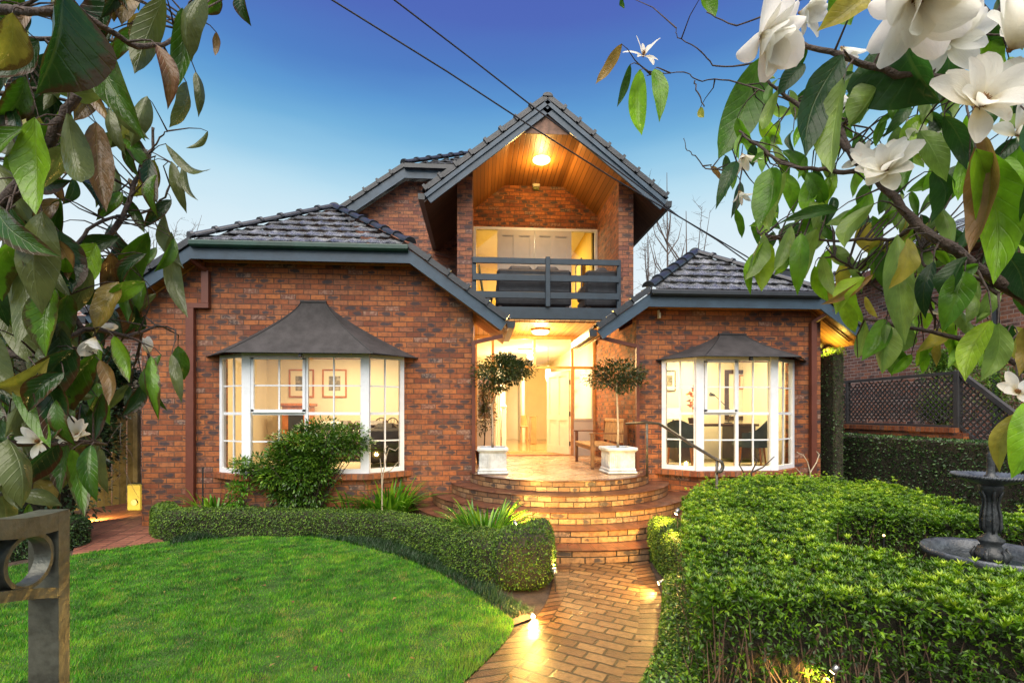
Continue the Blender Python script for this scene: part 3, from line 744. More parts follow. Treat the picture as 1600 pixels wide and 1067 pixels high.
# -- bays
def framebar(mb, a, b, w, d): mb.bar(a, b, w, d, up=(0, 1, 0))
def bay(x0, x1, proj, in0, in1, sash_cell):
    z0, z1 = .87, 2.76; pts = [Vector((x0, YF, 0)), Vector((in0, YF-proj, 0)), Vector((in1, YF-proj, 0)), Vector((x1, YF, 0))]
    fr = MB(); gb = MB(); gl = MB()
    for i in range(3):
        a, b = pts[i], pts[i+1]; d = (b-a).normalized(); n = Vector((d.y, -d.x, 0))
        L_ = (b-a).length; nc = 4 if i == 1 else 2
        def bar(u0, z0_, u1, z1_, w, mb, dep=.07, o=0.0):
            A = a+d*u0+n*o; B = a+d*u1+n*o; A.z = z0_; B.z = z1_
            mb.bar(A, B, w if abs(u0-u1) < 1e-6 else dep, dep if abs(u0-u1) < 1e-6 else w, up=n if abs(u0-u1) < 1e-6 else (0, 0, 1))
        bar(.035, z0, .035, z1, .07, fr); bar(L_-.035, z0, L_-.035, z1, .07, fr)
        bar(.07, z0+.035, L_-.07, z0+.035, .07, fr); bar(.07, z1-.03, L_-.07, z1-.03, .06, fr)
        ws = (L_-.14)/nc
        for c in range(1, nc):
            big = (nc == 4 and c == 2)
            bar(.07+ws*c, z0+.071, .07+ws*c, z1-.061, .055 if big else .022, fr if big else gb, .05 if big else .03)
        hh = (z1-z0-.13)/4
        for r_ in range(1, 4):
            zz = z0+.07+hh*r_
            for c in range(nc):
                if r_ == 3 or r_ == 1 or r_ == 2:
                    bar(.07+ws*c+.013, zz, .07+ws*(c+1)-.013, zz, .045 if r_ == 2 else .022, gb, .028)
        if i == 1:   # opening sash, upper cells
            c0 = sash_cell; u0, u1 = .07+ws*c0+.01, .07+ws*(c0+2)-.01; zz = z0+.07+hh*2
            for q in ((u0+.02, zz+.03, u0+.02, z1-.07), (u1-.02, zz+.03, u1-.02, z1-.07)): bar(*q, .04, fr, .05, .03)
            bar(u0, zz+.04, u1, zz+.04, .05, fr, .05, .03); bar(u0, z1-.08, u1, z1-.08, .03, fr, .05, .03)
        A = a+d*.07; B = a+d*(L_-.07)
        gl.add([(A.x, A.y, z0+.07), (B.x, B.y, z0+.07), (B.x, B.y, z1-.06), (A.x, A.y, z1-.06)], [(0, 1, 2, 3)])
    # corner posts
    for i in (1, 2):
        p = pts[i]; fr.box(p.x-.065, p.x+.065, p.y-.045, p.y+.06, z0-.0, z1+.01)
    w = fr.build('bay_window', M['white'], H); gb.build('glazing_bar', M['white'], w); gl.build('pane', M['glass'], w)
    # bay base and sill in brick
    mb = MB(); mb.prism([(x0-.02, YF+.02), (in0-.03, YF-proj-.03), (in1+.03, YF-proj-.03), (x1+.02, YF+.02), (x1+.02, YF+.2), (x0-.02, YF+.2)], -.1, z0-.09, axis='z')
    mb.build('wall', M['brick'], H)
    mb = MB(); mb.prism([(x0-.14, YF-.001), (in0-.07, YF-proj-.12), (in1+.07, YF-proj-.12), (x1+.14, YF-.001), (x1+.02, YF+.2), (x0-.02, YF+.2)], z0-.088, z0-.005, axis='z')
    mb.build('window_sill', M['capbrick'], H)
    # lining above the bay
    mb = MB(); mb.prism([(x0, YF+.15), (in0, YF-proj+.02), (in1, YF-proj+.02), (x1, YF+.15)], z1-.001, z1+.03, axis='z'); mb.build('bay_ceiling', M['white'], H)
def awning(cx, ztop, zbot, tw, bw, fw, proj, label=None):
    def half(t):
        n = 14; vs = []; fs = []
        return None
    mb = MB(); n = 16; m_ = 9; rows = []
    for i in range(n+1):
        t = i/n; w_ = t**1.30; z = ztop+(zbot-ztop)*t
        A = tw+(bw-tw)*w_; B = tw*.95+(fw-tw*.95)*(t**1.3); D = .03+(proj-.03)*(t**1.4)
        z += .0; ring = []
        key = [(-A, 0), (-B, D), (B, D), (A, 0)]
        for s in range(3):
            for j in range(m_+(s == 2)):
                q = j/m_; x = key[s][0]+(key[s+1][0]-key[s][0])*q; y = key[s][1]+(key[s+1][1]-key[s][1])*q
                sag = .035*math.sin(math.pi*q)*math.sin(math.pi*t)*(1 if s == 1 else .8)
                ring.append((cx+x, YF-.004-max(0, y-sag), z))
        rows.append(ring)
    K = len(rows[0]); vs = [p for r_ in rows for p in r_]
    fs = [(i*K+j, i*K+j+1, (i+1)*K+j+1, (i+1)*K+j) for i in range(n) for j in range(K-1)]
    # underside 2cm below to give the canvas body
    fs.append(tuple(range(K-1, -1, -1)))
    mb.add(vs, fs); aw = mb.build('window_awning', M['awn'], H, smooth=False)
    for kk in (m_, 2*m_): MB().tube([Vector(r_[kk])+Vector((0, -.003, .002)) for r_ in rows], .007, 5).build('seam', M['awnedge'], aw)
    ed = MB(); last = [Vector(p)+Vector((0, -.004, -.006)) for p in rows[-1]]
    ed.tube(last, .011, 6); ed.build('hem', M['awnedge'], aw)
    a2 = MB(); a2.box(cx-tw-.01, cx+tw+.01, YF-.05, YF-.004, ztop-.01, ztop+.015); a2.build('head_batten', M['awnedge'], aw)
    ic = MB(); ic.box(cx-.02, cx+.02, YF-proj+.02, YF-proj+.08, zbot-.07, zbot-.01); ic.build('awning_latch', M['dark'], aw)
bay(B0, B1, .36, -3.62, -1.80, 0)
bay(RB0, RB1, .40, WX(1092, 7.85), WX(1208, 7.85), 0)
awning(-2.72, 3.66, 2.75, .20, 1.70, 1.10, .66)
awning(WX(1143, YF), 3.20, 2.75, .24, 1.36, .80, .66)

# -- downpipes
hb('downpipe', 'down', lambda mb: (
    mb.box(WX(295, YF), WX(307, YF), YF-.09, YF-.01, .12, 3.52), mb.box(WX(295, YF), WX(330, YF), YF-.088, YF-.012, 3.523, 3.60),
    mb.box(WX(319, YF), WX(330, YF), YF-.09, YF-.01, 3.603, 4.12), mb.bar((WX(325, YF), YF-.05, 4.12), (WX(312, YF), YB, 4.26), .07, .06)))
hb('downpipe', 'down', lambda mb: (mb.box(WX(1263, YF), WX(1271, YF), YF-.09, YF-.01, 0, 3.42), mb.bar((WX(1267, YF), YF-.05, 3.42), (WX(1283, YF), YB, 3.60), .07, .06)))
hb('downpipe', 'down', lambda mb: (mb.bar((-.06, YF-.03, 3.02), (.40, YB+.1, 3.10), .055, .06), mb.box(-.115, -.055, YF-.07, YF-.012, .83, 3.04)))
hb('downpipe', 'down', lambda mb: (mb.bar((2.70, YF-.03, 2.98), (2.05, YB+.15, 3.10), .055, .06), mb.box(2.70, 2.755, YF-.07, YF-.012, .83, 3.0)))

# -- porch: floor, steps, ceiling, balcony floor
def arc(cx, cy, r, n=48, ylim=YF):
    a0 = math.acos(min(1, (cy-ylim)/r)) if cy-ylim < r else 0
    return [(cx+r*math.sin(t), cy-r*math.cos(t)) for t in np.linspace(-a0, a0, n)]
steps = MB(); tread = MB()
for i in range(5):
    r_ = ST_R+ST_T*i; z1 = FZ-RIS*i; z0 = z1-RIS-.0
    pts = arc(STC[0], STC[1], r_-.012); steps.prism(pts, z0-(.1 if i == 4 else 0), z1-.009, axis='z')
    if i: 
        o_ = arc(STC[0], STC[1], r_+.004); n_ = arc(STC[0], STC[1], r_-ST_T-.02)
        tread.prism(o_+n_[::-1], z1-.0085, z1, axis='z')
steps.build('steps', M['step'], H)
tread.build('step_tread', M['tread'], H)
def f(mb):
    pts = arc(STC[0], STC[1], ST_R-.11); mb.prism(pts, FZ-.0085, FZ, axis='z')
    mb.box(-.1, 2.74, YF+.001, YD, FZ-.03, FZ)
hb('porch_floor', 'tilefloor', f)
hb('step_tread', 'tread', lambda mb: mb.prism(arc(STC[0], STC[1], ST_R+.004)+arc(STC[0], STC[1], ST_R-.109)[::-1], FZ-.0085, FZ+.001, axis='z'))
hb('porch_ceiling', 'soffit_p', lambda mb: mb.box(-.1, 2.74, YP+.02, YD, 3.62, 3.64))
hb('porch_ceiling', 'soffit_p', lambda mb: mb.box(-.1, 2.74, 9.49, YP+.018, 3.64, 3.66))
hb('balcony_floor', 'weather', lambda mb: mb.box(-.12, 2.79, YP+.06, YD, 3.86, 3.90))
# balcony beam and railing
Zr = lambda y: W(850, y, YP-.04).z
def f(mb): mb.box(-.12, 2.79, YP-.05, YP+.02, Zr(498.5), Zr(480), .006)
hb('balcony_beam', 'rail', f)
rl = empty('balcony_railing', (1.3, YP, 3.9)); rl.parent = H; rl.matrix_parent_inverse = house.matrix_world.inverted() if False else world_of(house).inverted()
rails = [(404.5, 413.5), (430, 440), (457, 467)]
for a, b in rails:
    mb = MB(); mb.box(-.115, 2.785, YP-.075, YP-.035, Zr(b), Zr(a), .005); mb.build('rail', M['rail'], rl)
for px in (741, 855, 966.5):
    x = WX(px, YP); mb = MB(); mb.box(x-.04, x+.04, YP-.034, YP+.045, Zr(481), Zr(403), .005) if px != 855 else mb.box(x-.045, x+.045, YP-.115, YP-.076, Zr(480), Zr(402.5), .005)
    mb.build('post', M['rail'], rl)
# ------------------------------------------------------------------ door walls, rooms
def panelled(o, u, W_, z0, z1, cols, rowsplit, t=.04):
    "panelled leaf: o hinge point (x,y), u unit direction; returns MB"
    mb = MB(); o = Vector((o[0], o[1], 0)); u = Vector((u[0], u[1], 0)).normalized(); n = Vector((u.y, -u.x, 0))
    def bx(a, b, p, q, th, off=0):
        A = o+u*a; B = o+u*b; vs = []
        for P_ in (A, B):
            for s in (-1, 1):
                for z in (p, q): vs.append(P_+n*(s*th/2+off)+Vector((0, 0, z)))
        mb.add(vs, [(0, 1, 3, 2), (4, 6, 7, 5), (0, 4, 5, 1), (2, 3, 7, 6), (0, 2, 6, 4), (1, 5, 7, 3)])
    st = .10; pw = (W_-st*(cols+1))/cols; zs_ = [z0]+rowsplit+[z1]
    for c in range(cols+1): bx(c*(st+pw), c*(st+pw)+st, z0, z1, t)
    for c in range(cols):
        a = st+c*(st+pw)
        edges = [z0, z0+.18]; 
        for s in rowsplit: edges += [s-.06, s+.06]
        edges += [z1-.12, z1]
        for i in range(0, len(edges), 2): bx(a, a+pw, edges[i], edges[i+1], t)
        for i in range(1, len(edges)-1, 2):
            bx(a, a+pw, edges[i], edges[i+1], t*.3)
            m_ = .018
            bx(a+.0, a+m_, edges[i], edges[i+1], t*.75); bx(a+pw-m_, a+pw, edges[i], edges[i+1], t*.75)
            bx(a+m_, a+pw-m_, edges[i], edges[i]+m_, t*.75); bx(a+m_, a+pw-m_, edges[i+1]-m_, edges[i+1], t*.75)
    return mb
D0, D1 = WX(772, YD), WX(892, YD); ZT = 2.86; SX0, SX1 = -.1, 2.74
fr = empty('entrance_screen', (1.3, YD, .83)); fr.parent = H; fr.matrix_parent_inverse = world_of(house).inverted()
mb = MB()
for x in (SX0+.03, D0-.03, D1+.03, SX1-.03): mb.box(x-.03, x+.03, YD-.03, YD+.05, FZ, 3.62)
mb.box(WX(835, YD)-.03, WX(835, YD)+.03, YD-.028, YD+.048, ZT+.061, 3.55)
for a, b in ((SX0+.06, D0-.06), (D0, D1), (D1+.06, SX1-.06)):
    mb.box(a, b, YD-.028, YD+.048, ZT, ZT+.06); mb.box(a, b, YD-.028, YD+.048, 3.551, 3.615)
mb.box(D0, D1, YD-.03, YD+.05, FZ, FZ+.03)
mb.build('door_frame', M['jamb'], fr)
mb = MB()
for a, b in ((SX0+.06, D0-.06), (D1+.06, SX1-.06)):
    mb.box(a, b, YD-.015, YD+.03, FZ, 1.65); mb.box(a+.05, b-.05, YD-.022, YD-.0155, FZ+.12, 1.60)
    mb.box(a, b, YD-.03, YD+.035, 1.651, 1.70); mb.box(a, a+.03, YD-.02, YD+.03, 1.701, ZT); mb.box(b-.03, b, YD-.02, YD+.03, 1.701, ZT)
mb.build_split('sidelight_panel', M['door2'], fr)
mb = MB()
for a, b, p, q in ((SX0+.06, D0-.06, 1.70, ZT), (D1+.06, SX1-.06, 1.70, ZT), (SX0+.06, D0-.06, ZT+.06, 3.55), (D0, WX(835, YD)-.03, ZT+.06, 3.55), (WX(835, YD)+.03, D1, ZT+.06, 3.55), (D1+.06, SX1-.06, ZT+.06, 3.55)):
    mb.add([(a, YD+.01, p), (b, YD+.01, p), (b, YD+.01, q), (a, YD+.01, q)], [(0, 1, 2, 3)])
mb.build_split('pane', M['glass'], fr)
dl = panelled((D0+.02, YD+.07), (math.cos(R(80)), math.sin(R(80))), .86, FZ+.02, ZT-.02, 2, [1.72]).build('front_door', M['door'], H)
dr = panelled((D1-.02, YD+.07), (-math.cos(R(62)), math.sin(R(62))), .88, FZ+.02, ZT-.02, 2, [1.72]).build('front_door', M['door'], H)
mb = MB()
for z in (1.05, 1.75, 2.5): mb.box(D1-.03, D1-.001, YD+.05, YD+.075, z, z+.11)
mb.build_split('hinge', M['dark'], dr)
mb = MB(); mb.lathe([(0, 0), (.03, .005), (.034, .03), (0, .045)], (D0+.12, YD+.78, 1.83), 12); mb.build('door_knob', M['steel'], dl)

def room(x0, x1, y0, y1, z0, z1, wall, floor, ceil_, front=True, names=True, left=True, right=True):
    mb = MB(); T = .04
    if left: mb.box(x0-T, x0, y0, y1, z0, z1)
    if right: mb.box(x1, x1+T, y0, y1, z0, z1)
    mb.box(x0-T, x1+T, y1, y1+T, z0, z1)
    mb.build('interior_wall', M[wall], H)
    MB().box(x0-T, x1+T, y0-.0, y1+T, z0-.05, z0-.001).build('interior_floor', M[floor], H)
    MB().box(x0-T, x1+T, y0, y1+T, z1+.001, z1+.05).build('interior_ceiling', M[ceil_], H)
room(-5.05, -.40, YF+.205, 12.0, .83, 3.30, 'cream', 'carpet', 'creamc')
room(3.0, 5.80, YF+.205, 10.35, .83, 3.22, 'cream', 'carpet', 'creamc')
# front skirt inside the bays and walls under the openings
hb('interior_floor', 'carpet', lambda mb: (mb.prism([(B0+.1, YF+.2), (-3.6, YF-.3), (-1.82, YF-.3), (B1-.1, YF+.2)], .80, .826, axis='z'),
   mb.prism([(RB0+.1, YF+.2), (WX(1092, 7.85)+.03, YF-.34), (WX(1208, 7.85)-.03, YF-.34), (RB1-.1, YF+.2)], .80, .826, axis='z')))
room(-.06, 2.70, YD+.06, 18.5, .83, 3.70, 'cream', 'floorwood', 'creamc')
room(-.06, 2.70, YD+.21, 14.5, 3.95, 6.4, 'yellow', 'carpet', 'creamc')
# hall: partition with glazed door frame, staircase with balustrade
hb('interior_wall', 'cream', lambda mb: (mb.box(1.48, 1.56, 16.5, 18.4, .83, 3.7), mb.box(-.05, .95, 17.2, 17.28, .83, 3.7)))
fd = MB()
for y in (13.2, 13.75, 14.3): fd.box(2.52, 2.58, y, y+.06, .83, 2.9)
for z in (.85, 1.2, 1.65, 2.1, 2.5, 2.84): fd.box(2.525, 2.575, 13.26, 14.3, z, z+.05)
fd.build('french_door', M['white'], H)
st_ = empty('staircase', (.3, 13, .83)); st_.parent = H; st_.matrix_parent_inverse = world_of(house).inverted()
mb = MB()
for i in range(12): mb.box(-.05, .62, 12.9+.26*i, 12.9+.26*(i+1), .83, .83+.18*(i+1))
mb.build('stair_tread', M['darkwood'], st_)
MB().bar((.66, 12.85, 1.75), (.66, 15.9, 1.75+2.1), .07, .08).build('handrail', M['white'], st_)
MB().bar((.66, 12.85, .95), (.66, 15.9, .95+2.1), .05, .22).build('stringer', M['white'], st_)
nb = MB().box(.0, .02, 0, .02, 0, .8); nb = nb.build('baluster', M['white'], st_)
for i in range(16):
    b = nb if i == 0 else nb.copy()
    if i: COL.objects.link(b)
    b.location = (.65, 13.0+.18*i, 1.0+.124*i)
    b.parent = st_; b.matrix_parent_inverse = world_of(st_).inverted()
MB().box(.60, .72, 12.75, 12.87, .83, 1.95, .01).lathe([(0, 0), (.07, .0), (.085, .05), (.05, .10), (0, .12)], (.66, 12.81, 1.95), 14).build('newel_post', M['white'], st_)

# upstairs window wall
def f(mb):
    z0, z1 = 3.90, 6.14; xa, xb = -.12, 2.79
    mb.box(xa, xa+.06, YD-.02, YD+.06, z0, z1); mb.box(xb-.06, xb, YD-.02, YD+.06, z0, z1); mb.box(xa+.06, xb-.06, YD-.02, YD+.06, z1-.06, z1)
hb('balcony_door_frame', 'white', f)
xa = WX(777, YD); xb = WX(893, YD)
for i in range(2):
    w_ = (xb-xa)/2; panelled((xa+w_*i+.004, YD+.02), (1, 0), w_-.008, 3.91, 6.08, 2, [4.75], .07).build('balcony_door', M['door2'], H)
MB().add([(-.06, YD, 3.92), (xa, YD, 3.92), (xa, YD, 6.08), (-.06, YD, 6.08), (xb, YD, 3.92), (2.73, YD, 3.92), (2.73, YD, 6.08), (xb, YD, 6.08)], [(0, 1, 2, 3), (4, 5, 6, 7)]).build_split('balcony_pane', M['glass'], H)

# ------------------------------------------------------------------ lamps and fittings on the house
def ceil_light(x, y, z, label, e, r_=.19, grp='round opal ceiling lights'):
    t = empty('ceiling_light', (x, y, z), label, 'ceiling light', grp)
    MB().lathe([(0, 0), (r_+.02, 0), (r_+.02, -.03), (r_, -.035), (r_-.02, -.035)], (x, y, z), 32).build('rim', M['jamb'], t, True)
    MB().lathe([(r_-.005, -.03), (r_-.01, -.075), (r_*.75, -.10), (0, -.11)], (x, y, z), 32).build('diffuser', M['diffuser'], t, True)
    lamp('POINT', 'ceiling_lamp_light', (x, y, z-.34), e*1.1, (1, .60, .17), .10, t); return t
ceil_light(1.31, 10.1, 7.17, 'round ceiling light glowing on the timber lining above the balcony', 52)
ceil_light(1.32, 10.35, 3.615, 'round ceiling light glowing under the pine porch ceiling', 125)
ceil_light(1.35, 14.2, 3.70, 'round ceiling light inside the entrance hall seen through the open doors', 190, .2)
pt = empty('pendant_lamp', (1.95, 13.6, 3.7), 'small glowing pendant lamp hanging inside the hall beside the open right door', 'pendant lamp')
MB().tube([(1.95, 13.6, 3.7), (1.95, 13.6, 3.15)], .006, 6).build('cord', M['dark'], pt)
MB().lathe([(.03, .0), (.07, -.1), (.085, -.3), (.05, -.42), (.0, -.5)], (1.95, 13.6, 3.15), 16).build('lamp_shade', M['diffuser'], pt, True)
def security(px, py, Y, label, w=.045, h=.1, nm='motion_sensor', cat='sensor'):
    p = W(px, py, Y); t = empty(nm, p, label, cat)
    MB().box(p.x-w/2, p.x+w/2, Y-.09, Y-.02, p.z-h/2, p.z+h/2, .008).build('housing', M['beigebox'], t)
    MB().box(p.x-.015, p.x+.015, Y-.05, Y-.0, p.z+h/2, p.z+h/2+.045).build('bracket', M['beigebox'], t)
security(1028, 494, YF, 'little white motion sensor hanging under the eave at the inner end of the smaller wing')
p = W(837, 287, YD); sb = empty('alarm_box', p, 'small pale alarm box mounted on the brick wall under the balcony ceiling lining', 'alarm box')
MB().box(p.x-.085, p.x+.085, YD-.13, YD-.002, p.z-.12, p.z+.06, .01).build('housing', M['beigebox'], sb)
MB().box(p.x-.07, p.x+.07, YD-.10, YD-.004, p.z-.18, p.z-.121, .01).build('base', M['tan'], sb)
MB().box(p.x-.03, p.x+.03, YD-.134, YD-.131, p.z-.05, p.z+.0).build('badge', M['darkwood'], sb)
p = Vector((6.44, 8.75, 3.06)); fl = empty('floodlight', p, 'twin head floodlight under the timber eave at the outer side of the smaller wing', 'floodlight')
for s, dz in ((-1, .05), (1, -.05)):
    q = p+Vector((.06*s+.02, -.03*s, dz)); MB().tube([q+Vector((.0, .07, -.02)), q, q+Vector((.01, -.07, .0))], [.03, .05, .06], 12).build('lamp_head', M['bronze'], fl, True)
MB().bar(p+Vector((-.1, .05, .07)), p+Vector((.02, .0, .0)), .03, .03).build('arm', M['dark'], fl)
lamp('POINT', 'flood_light', p+Vector((-.02, -.22, -.10)), 13, (1, .66, .12), .06, fl)
# vent box / cable bracket on smaller roof
p = W(1222, 431, 9.0); vb = empty('roof_vent', p, 'flat dark vent box standing on the smaller tiled roof beside the leaves', 'roof vent')
MB().box(p.x-.17, p.x+.17, 8.85, 9.15, p.z-.22, p.z+.07, .01).build('box', M['gutter'], vb); MB().box(p.x-.19, p.x+.19, 8.83, 9.17, p.z+.071, p.z+.09).build('cowl', M['gutter'], vb)
# power lines
def cable(pts, label):
    pts = [P(*q) for q in pts]; out = []
    for i in range(len(pts)-1):
        for t_ in np.linspace(0, 1, 6)[:-1]: out.append(pts[i].lerp(pts[i+1], float(t_)))
    out.append(pts[-1]); o = MB().tube(out, .011, 6).build('power_line', M['cable'], None, True); tag(o, label, 'cable', 'overhead service cables')
cable([(300, -140, 5.4), (515, -2, 6.2), (700, 113, 6.9), (830, 198, 7.4), (960, 280, 7.9), (1075, 347, 8.3), (1165, 400, 8.6), (1208, 428, 8.85)], 'lower of the two black overhead cables, thicker, crossing the balcony gable')
cable([(430, -130, 5.6), (613, -2, 6.4), (740, 95, 7.0), (830, 165, 7.4), (960, 262, 7.95), (1060, 338, 8.35), (1120, 375, 8.6), (1206, 436, 8.86)], 'upper of the two black overhead cables, passing just under the gable peak')

# ------------------------------------------------------------------ room contents
def frame(cx, cz, w, h, Y, label, nm='picture_frame', inner='art', fw=.035, mat_='paper', fmat='wood', cat='picture', grp=None, depth=.03):
    t = empty(nm, (cx, Y, cz), label, cat, grp)
    mb = MB(); y0, y1 = Y-depth, Y-.003
    mb.box(cx-w/2, cx+w/2, y0, y1, cz-h/2, cz-h/2+fw); mb.box(cx-w/2, cx+w/2, y0, y1, cz+h/2-fw, cz+h/2)
    mb.box(cx-w/2, cx-w/2+fw, y0, y1, cz-h/2+fw, cz+h/2-fw); mb.box(cx+w/2-fw, cx+w/2, y0, y1, cz-h/2+fw, cz+h/2-fw)
    mb.build('frame', M[fmat], t)
    MB().box(cx-w/2+fw, cx+w/2-fw, Y-.014, Y-.004, cz-h/2+fw, cz+h/2-fw).build('mat_board', M[mat_], t)
    if inner: MB().box(cx-w*.24, cx+w*.24, Y-.018, Y-.0145, cz-h*.26, cz+h*.26).build('picture', M[inner], t)
    return t
Yb = 12.0
def fpx(x0, y0, x1, y1, Y, label, **k):
    a = W(x0, y0, Y); b = W(x1, y1, Y); return frame((a.x+b.x)/2, (a.z+b.z)/2, abs(b.x-a.x), abs(a.z-b.z), Y, label, **k)
fpx(452, 577, 491, 621, Yb, 'framed etching in the larger bay window, partly behind the sash upright', grp='framed etchings on the lounge wall')
fpx(504, 577, 542, 621, Yb, 'framed etching in the larger bay window, right of its neighbour, wholly clear of the sash', grp='framed etchings on the lounge wall')
fpx(1036, 579, 1055, 611, 10.35, 'thin dark framed picture in the first pane of the smaller bay window', fw=.02, fmat='darkwood')
mr = fpx(1132, 578, 1184, 656, 10.35, 'large dark framed mirror on the study wall in the smaller bay window', nm='wall_mirror', inner=None, fw=.085, mat_='creamc', fmat='darkwood', cat='mirror')
frm = M['mirror'] = plain('mirror_glass', (.8, .78, .7), .03, .02, metal=1.0)
a = W(1156, 610, 11.5)
fpx(1155, 586, 1178, 608, 10.325, 'small gilt picture set on the face of the study mirror as its reflection', fw=.02, depth=.012, inner='art')  # reflection modelled as a picture on the plain cream mirror face
def cabinet(x, y, z, label):
    t = empty('display_cabinet', (x, y, z), label, 'cabinet')
    MB().box(x-.32, x+.32, y, y+.4, z, z+.5, .01).box(x-.30, x-.24, y+.02, y+.4, z+.501, z+1.15).box(x+.24, x+.30, y+.02, y+.4, z+.501, z+1.15).box(x-.24, x+.24, y+.36, y+.4, z+.501, z+1.15).build('carcass', M['wood'], t)
    MB().box(x-.36, x+.36, y-.03, y+.43, z+1.151, z+1.22, .015).build('cornice', M['wood'], t)
    MB().box(x-.24, x-.17, y+.02, y+.05, z+.501, z+1.15).box(x+.17, x+.24, y+.02, y+.05, z+.501, z+1.15).box(x-.17, x+.17, y+.02, y+.05, z+.501, z+.57).box(x-.17, x+.17, y+.02, y+.05, z+1.08, z+1.15).build('door', M['wood'], t)
    MB().box(x-.17, x+.17, y+.03, y+.04, z+.57, z+1.08).build('door_glass', M['gutter'], t)
p = W(460, 645, 11.4); cabinet(p.x+.02, 11.4, .83, 'orange timber display cabinet with glazed door behind the larger bay window')
def sofa(x, y, z, w, rz, label, mat_='leather', seats=2, cat='sofa', nm='sofa', back=.80):
    t = empty(nm, (0, 0, 0), label, cat, local=True)
    def b(n_, mb): return mb.build(n_, M[mat_], t, False)
    b('base', MB().box(-w/2, w/2, -.42, .42, .08, .30, .03)); b('backrest', MB().box(-w/2, w/2, .22, .46, .302, back-.06, .05))
    for s in (-1, 1): b('armrest', MB().box(s*w/2-s*.2, s*w/2, -.45, .219, .302, .60, .06))
    sw = (w-.42)/seats
    for i in range(seats):
        x0 = -w/2+.21+sw*i; b('seat_cushion', MB().box(x0+.005, x0+sw-.005, -.42, .2, .303, .46, .05))
        b('back_cushion', MB().box(x0+.005, x0+sw-.005, .06, .40, .462, back+.03, .08))
    for sx in (-1, 1):
        for sy in (-1, 1): MB().box(sx*w/2-sx*.1, sx*w/2-sx*.04, sy*.36-.03, sy*.36+.03, 0, .08).build('foot', M['darkwood'], t)
    t.location = (x, y, z); t.rotation_euler = (0, 0, rz); return t
p = W(540, 660, 10.6); sofa(p.x+.1, 10.6, .83, 1.9, R(0), 'dark leather sofa with two back cushions behind the larger bay window')
p = W(610, 690, 9.6); sofa(p.x-.02, 9.5, .83, .85, R(180), 'dark leather armchair with its back to the larger bay window', seats=1, cat='armchair', nm='armchair', back=.78)
cp = MB(); a = W(520, 662, 10.3); cp.box(a.x-.22, a.x+.22, 10.12, 10.24, 1.30, 1.66, .05); tag(cp.build('cushion', M['cushion']), 'pale square cushion leaning on the dark leather sofa', 'cushion')
def dchair(label, mat_='wood', grp=None, loc=(0, 0, 0), rz=0, bk='hoop'):
    t = empty('dining_chair', (0, 0, 0), label, 'chair', grp, local=True)
    MB().lathe([(0, .45), (.20, .45), (.215, .465), (.205, .485), (0, .48)], n=20).build('seat', M[mat_], t)
    for sx in (-1, 1):
        for sy in (-1, 1): MB().tube([(sx*.13, sy*.13, .45), (sx*.20, sy*.19, 0)], [.016, .012], 8).build('leg', M[mat_], t)
    hoop = [(.19*math.cos(a), .17, .47+.42*math.sin(a)**.8) for a in np.linspace(0.02, math.pi-.02, 15)]
    MB().tube(hoop, .013, 8).build('back_hoop', M[mat_], t)
    for x in (-.1, -.035, .035, .1): MB().tube([(x, .17, .47), (x*1.1, .175, .47+.40*(1-(x/.19)**2)**.4)], .006, 6).build('spindle', M[mat_], t)
    t.location = loc; t.rotation_euler = (0, 0, rz); return t
a = W(597, 668, 11.2); c1 = dchair('hoop back wooden dining chair beside the lounge wall, seen between the bay posts', 'darkwood', 'hoop back dining chairs', (a.x, 11.2, .83), R(185))
a = W(618, 668, 11.3); copytree(c1, (a.x, 11.35, .83), R(165), 'hoop back wooden dining chair seen in the last pane of the larger bay window')
a = W(612, 668, 10.6); tb = empty('dining_table', (a.x, 10.75, .83), 'dark wooden dining table between the hoop back chairs', 'table')
MB().box(a.x-.45, a.x+.4, 10.45, 11.0, 1.55, 1.59, .01).build('tabletop', M['darkwood'], tb)
for sx, sy in ((-.4, 10.5), (.34, 10.5), (-.4, 10.94), (.34, 10.94)): MB().box(a.x+sx, a.x+sx+.05, sy, sy+.05, .83, 1.55).build('leg', M['darkwood'], tb)
# study
a = W(1112, 668, 9.75); dk = empty('desk', (a.x, 9.75, .83), 'long dark wooden desk across the study in the smaller bay window', 'desk')
MB().box(a.x-.85, a.x+.85, 9.45, 10.05, 1.56, 1.61, .01).build('desktop', M['darkwood'], dk)
for s in (-1, 1): MB().box(a.x+s*.80-s*.45, a.x+s*.80, 9.5, 10.0, .86, 1.558, .01).build('drawer_pedestal', M['darkwood'], dk)
def tub(label, loc, rz):
    t = empty('tub_chair', (0, 0, 0), label, 'armchair', 'dark tub chairs in the study', local=True)
    vs = []; fs = []; n = 20
    for i in range(n+1):
        a = math.pi*(-.08+1.16*i/n); hgt = .62+.24*math.sin(a)**2 if math.sin(a) > 0 else .62
        for r_, z in ((.30, .42), (.32, hgt), (.36, hgt+.01), (.35, .36)): vs.append((r_*math.cos(a), r_*math.sin(a)*.9, z))
    for i in range(n):
        for j in range(4): fs.append((i*4+j, (i+1)*4+j, (i+1)*4+(j+1) % 4, i*4+(j+1) % 4))
    MB().add(vs, fs).build('backrest', M['green_uph'], t)
    MB().lathe([(0, .36), (.28, .36), (.30, .40), (.28, .47), (0, .49)], (0, -.02, 0), 20).build('seat', M['green_uph'], t)
    for sx in (-1, 1):
        for sy in (-1, 1): MB().tube([(sx*.22, sy*.2, .36), (sx*.25, sy*.23, 0)], [.022, .014], 8).build('leg', M['wood'], t)
    t.location = loc; t.rotation_euler = (0, 0, rz); return t
a = W(1062, 700, 9.0); tc = tub('dark upholstered tub chair by the first pane of the smaller bay window', (a.x, 9.0, .83), R(150))
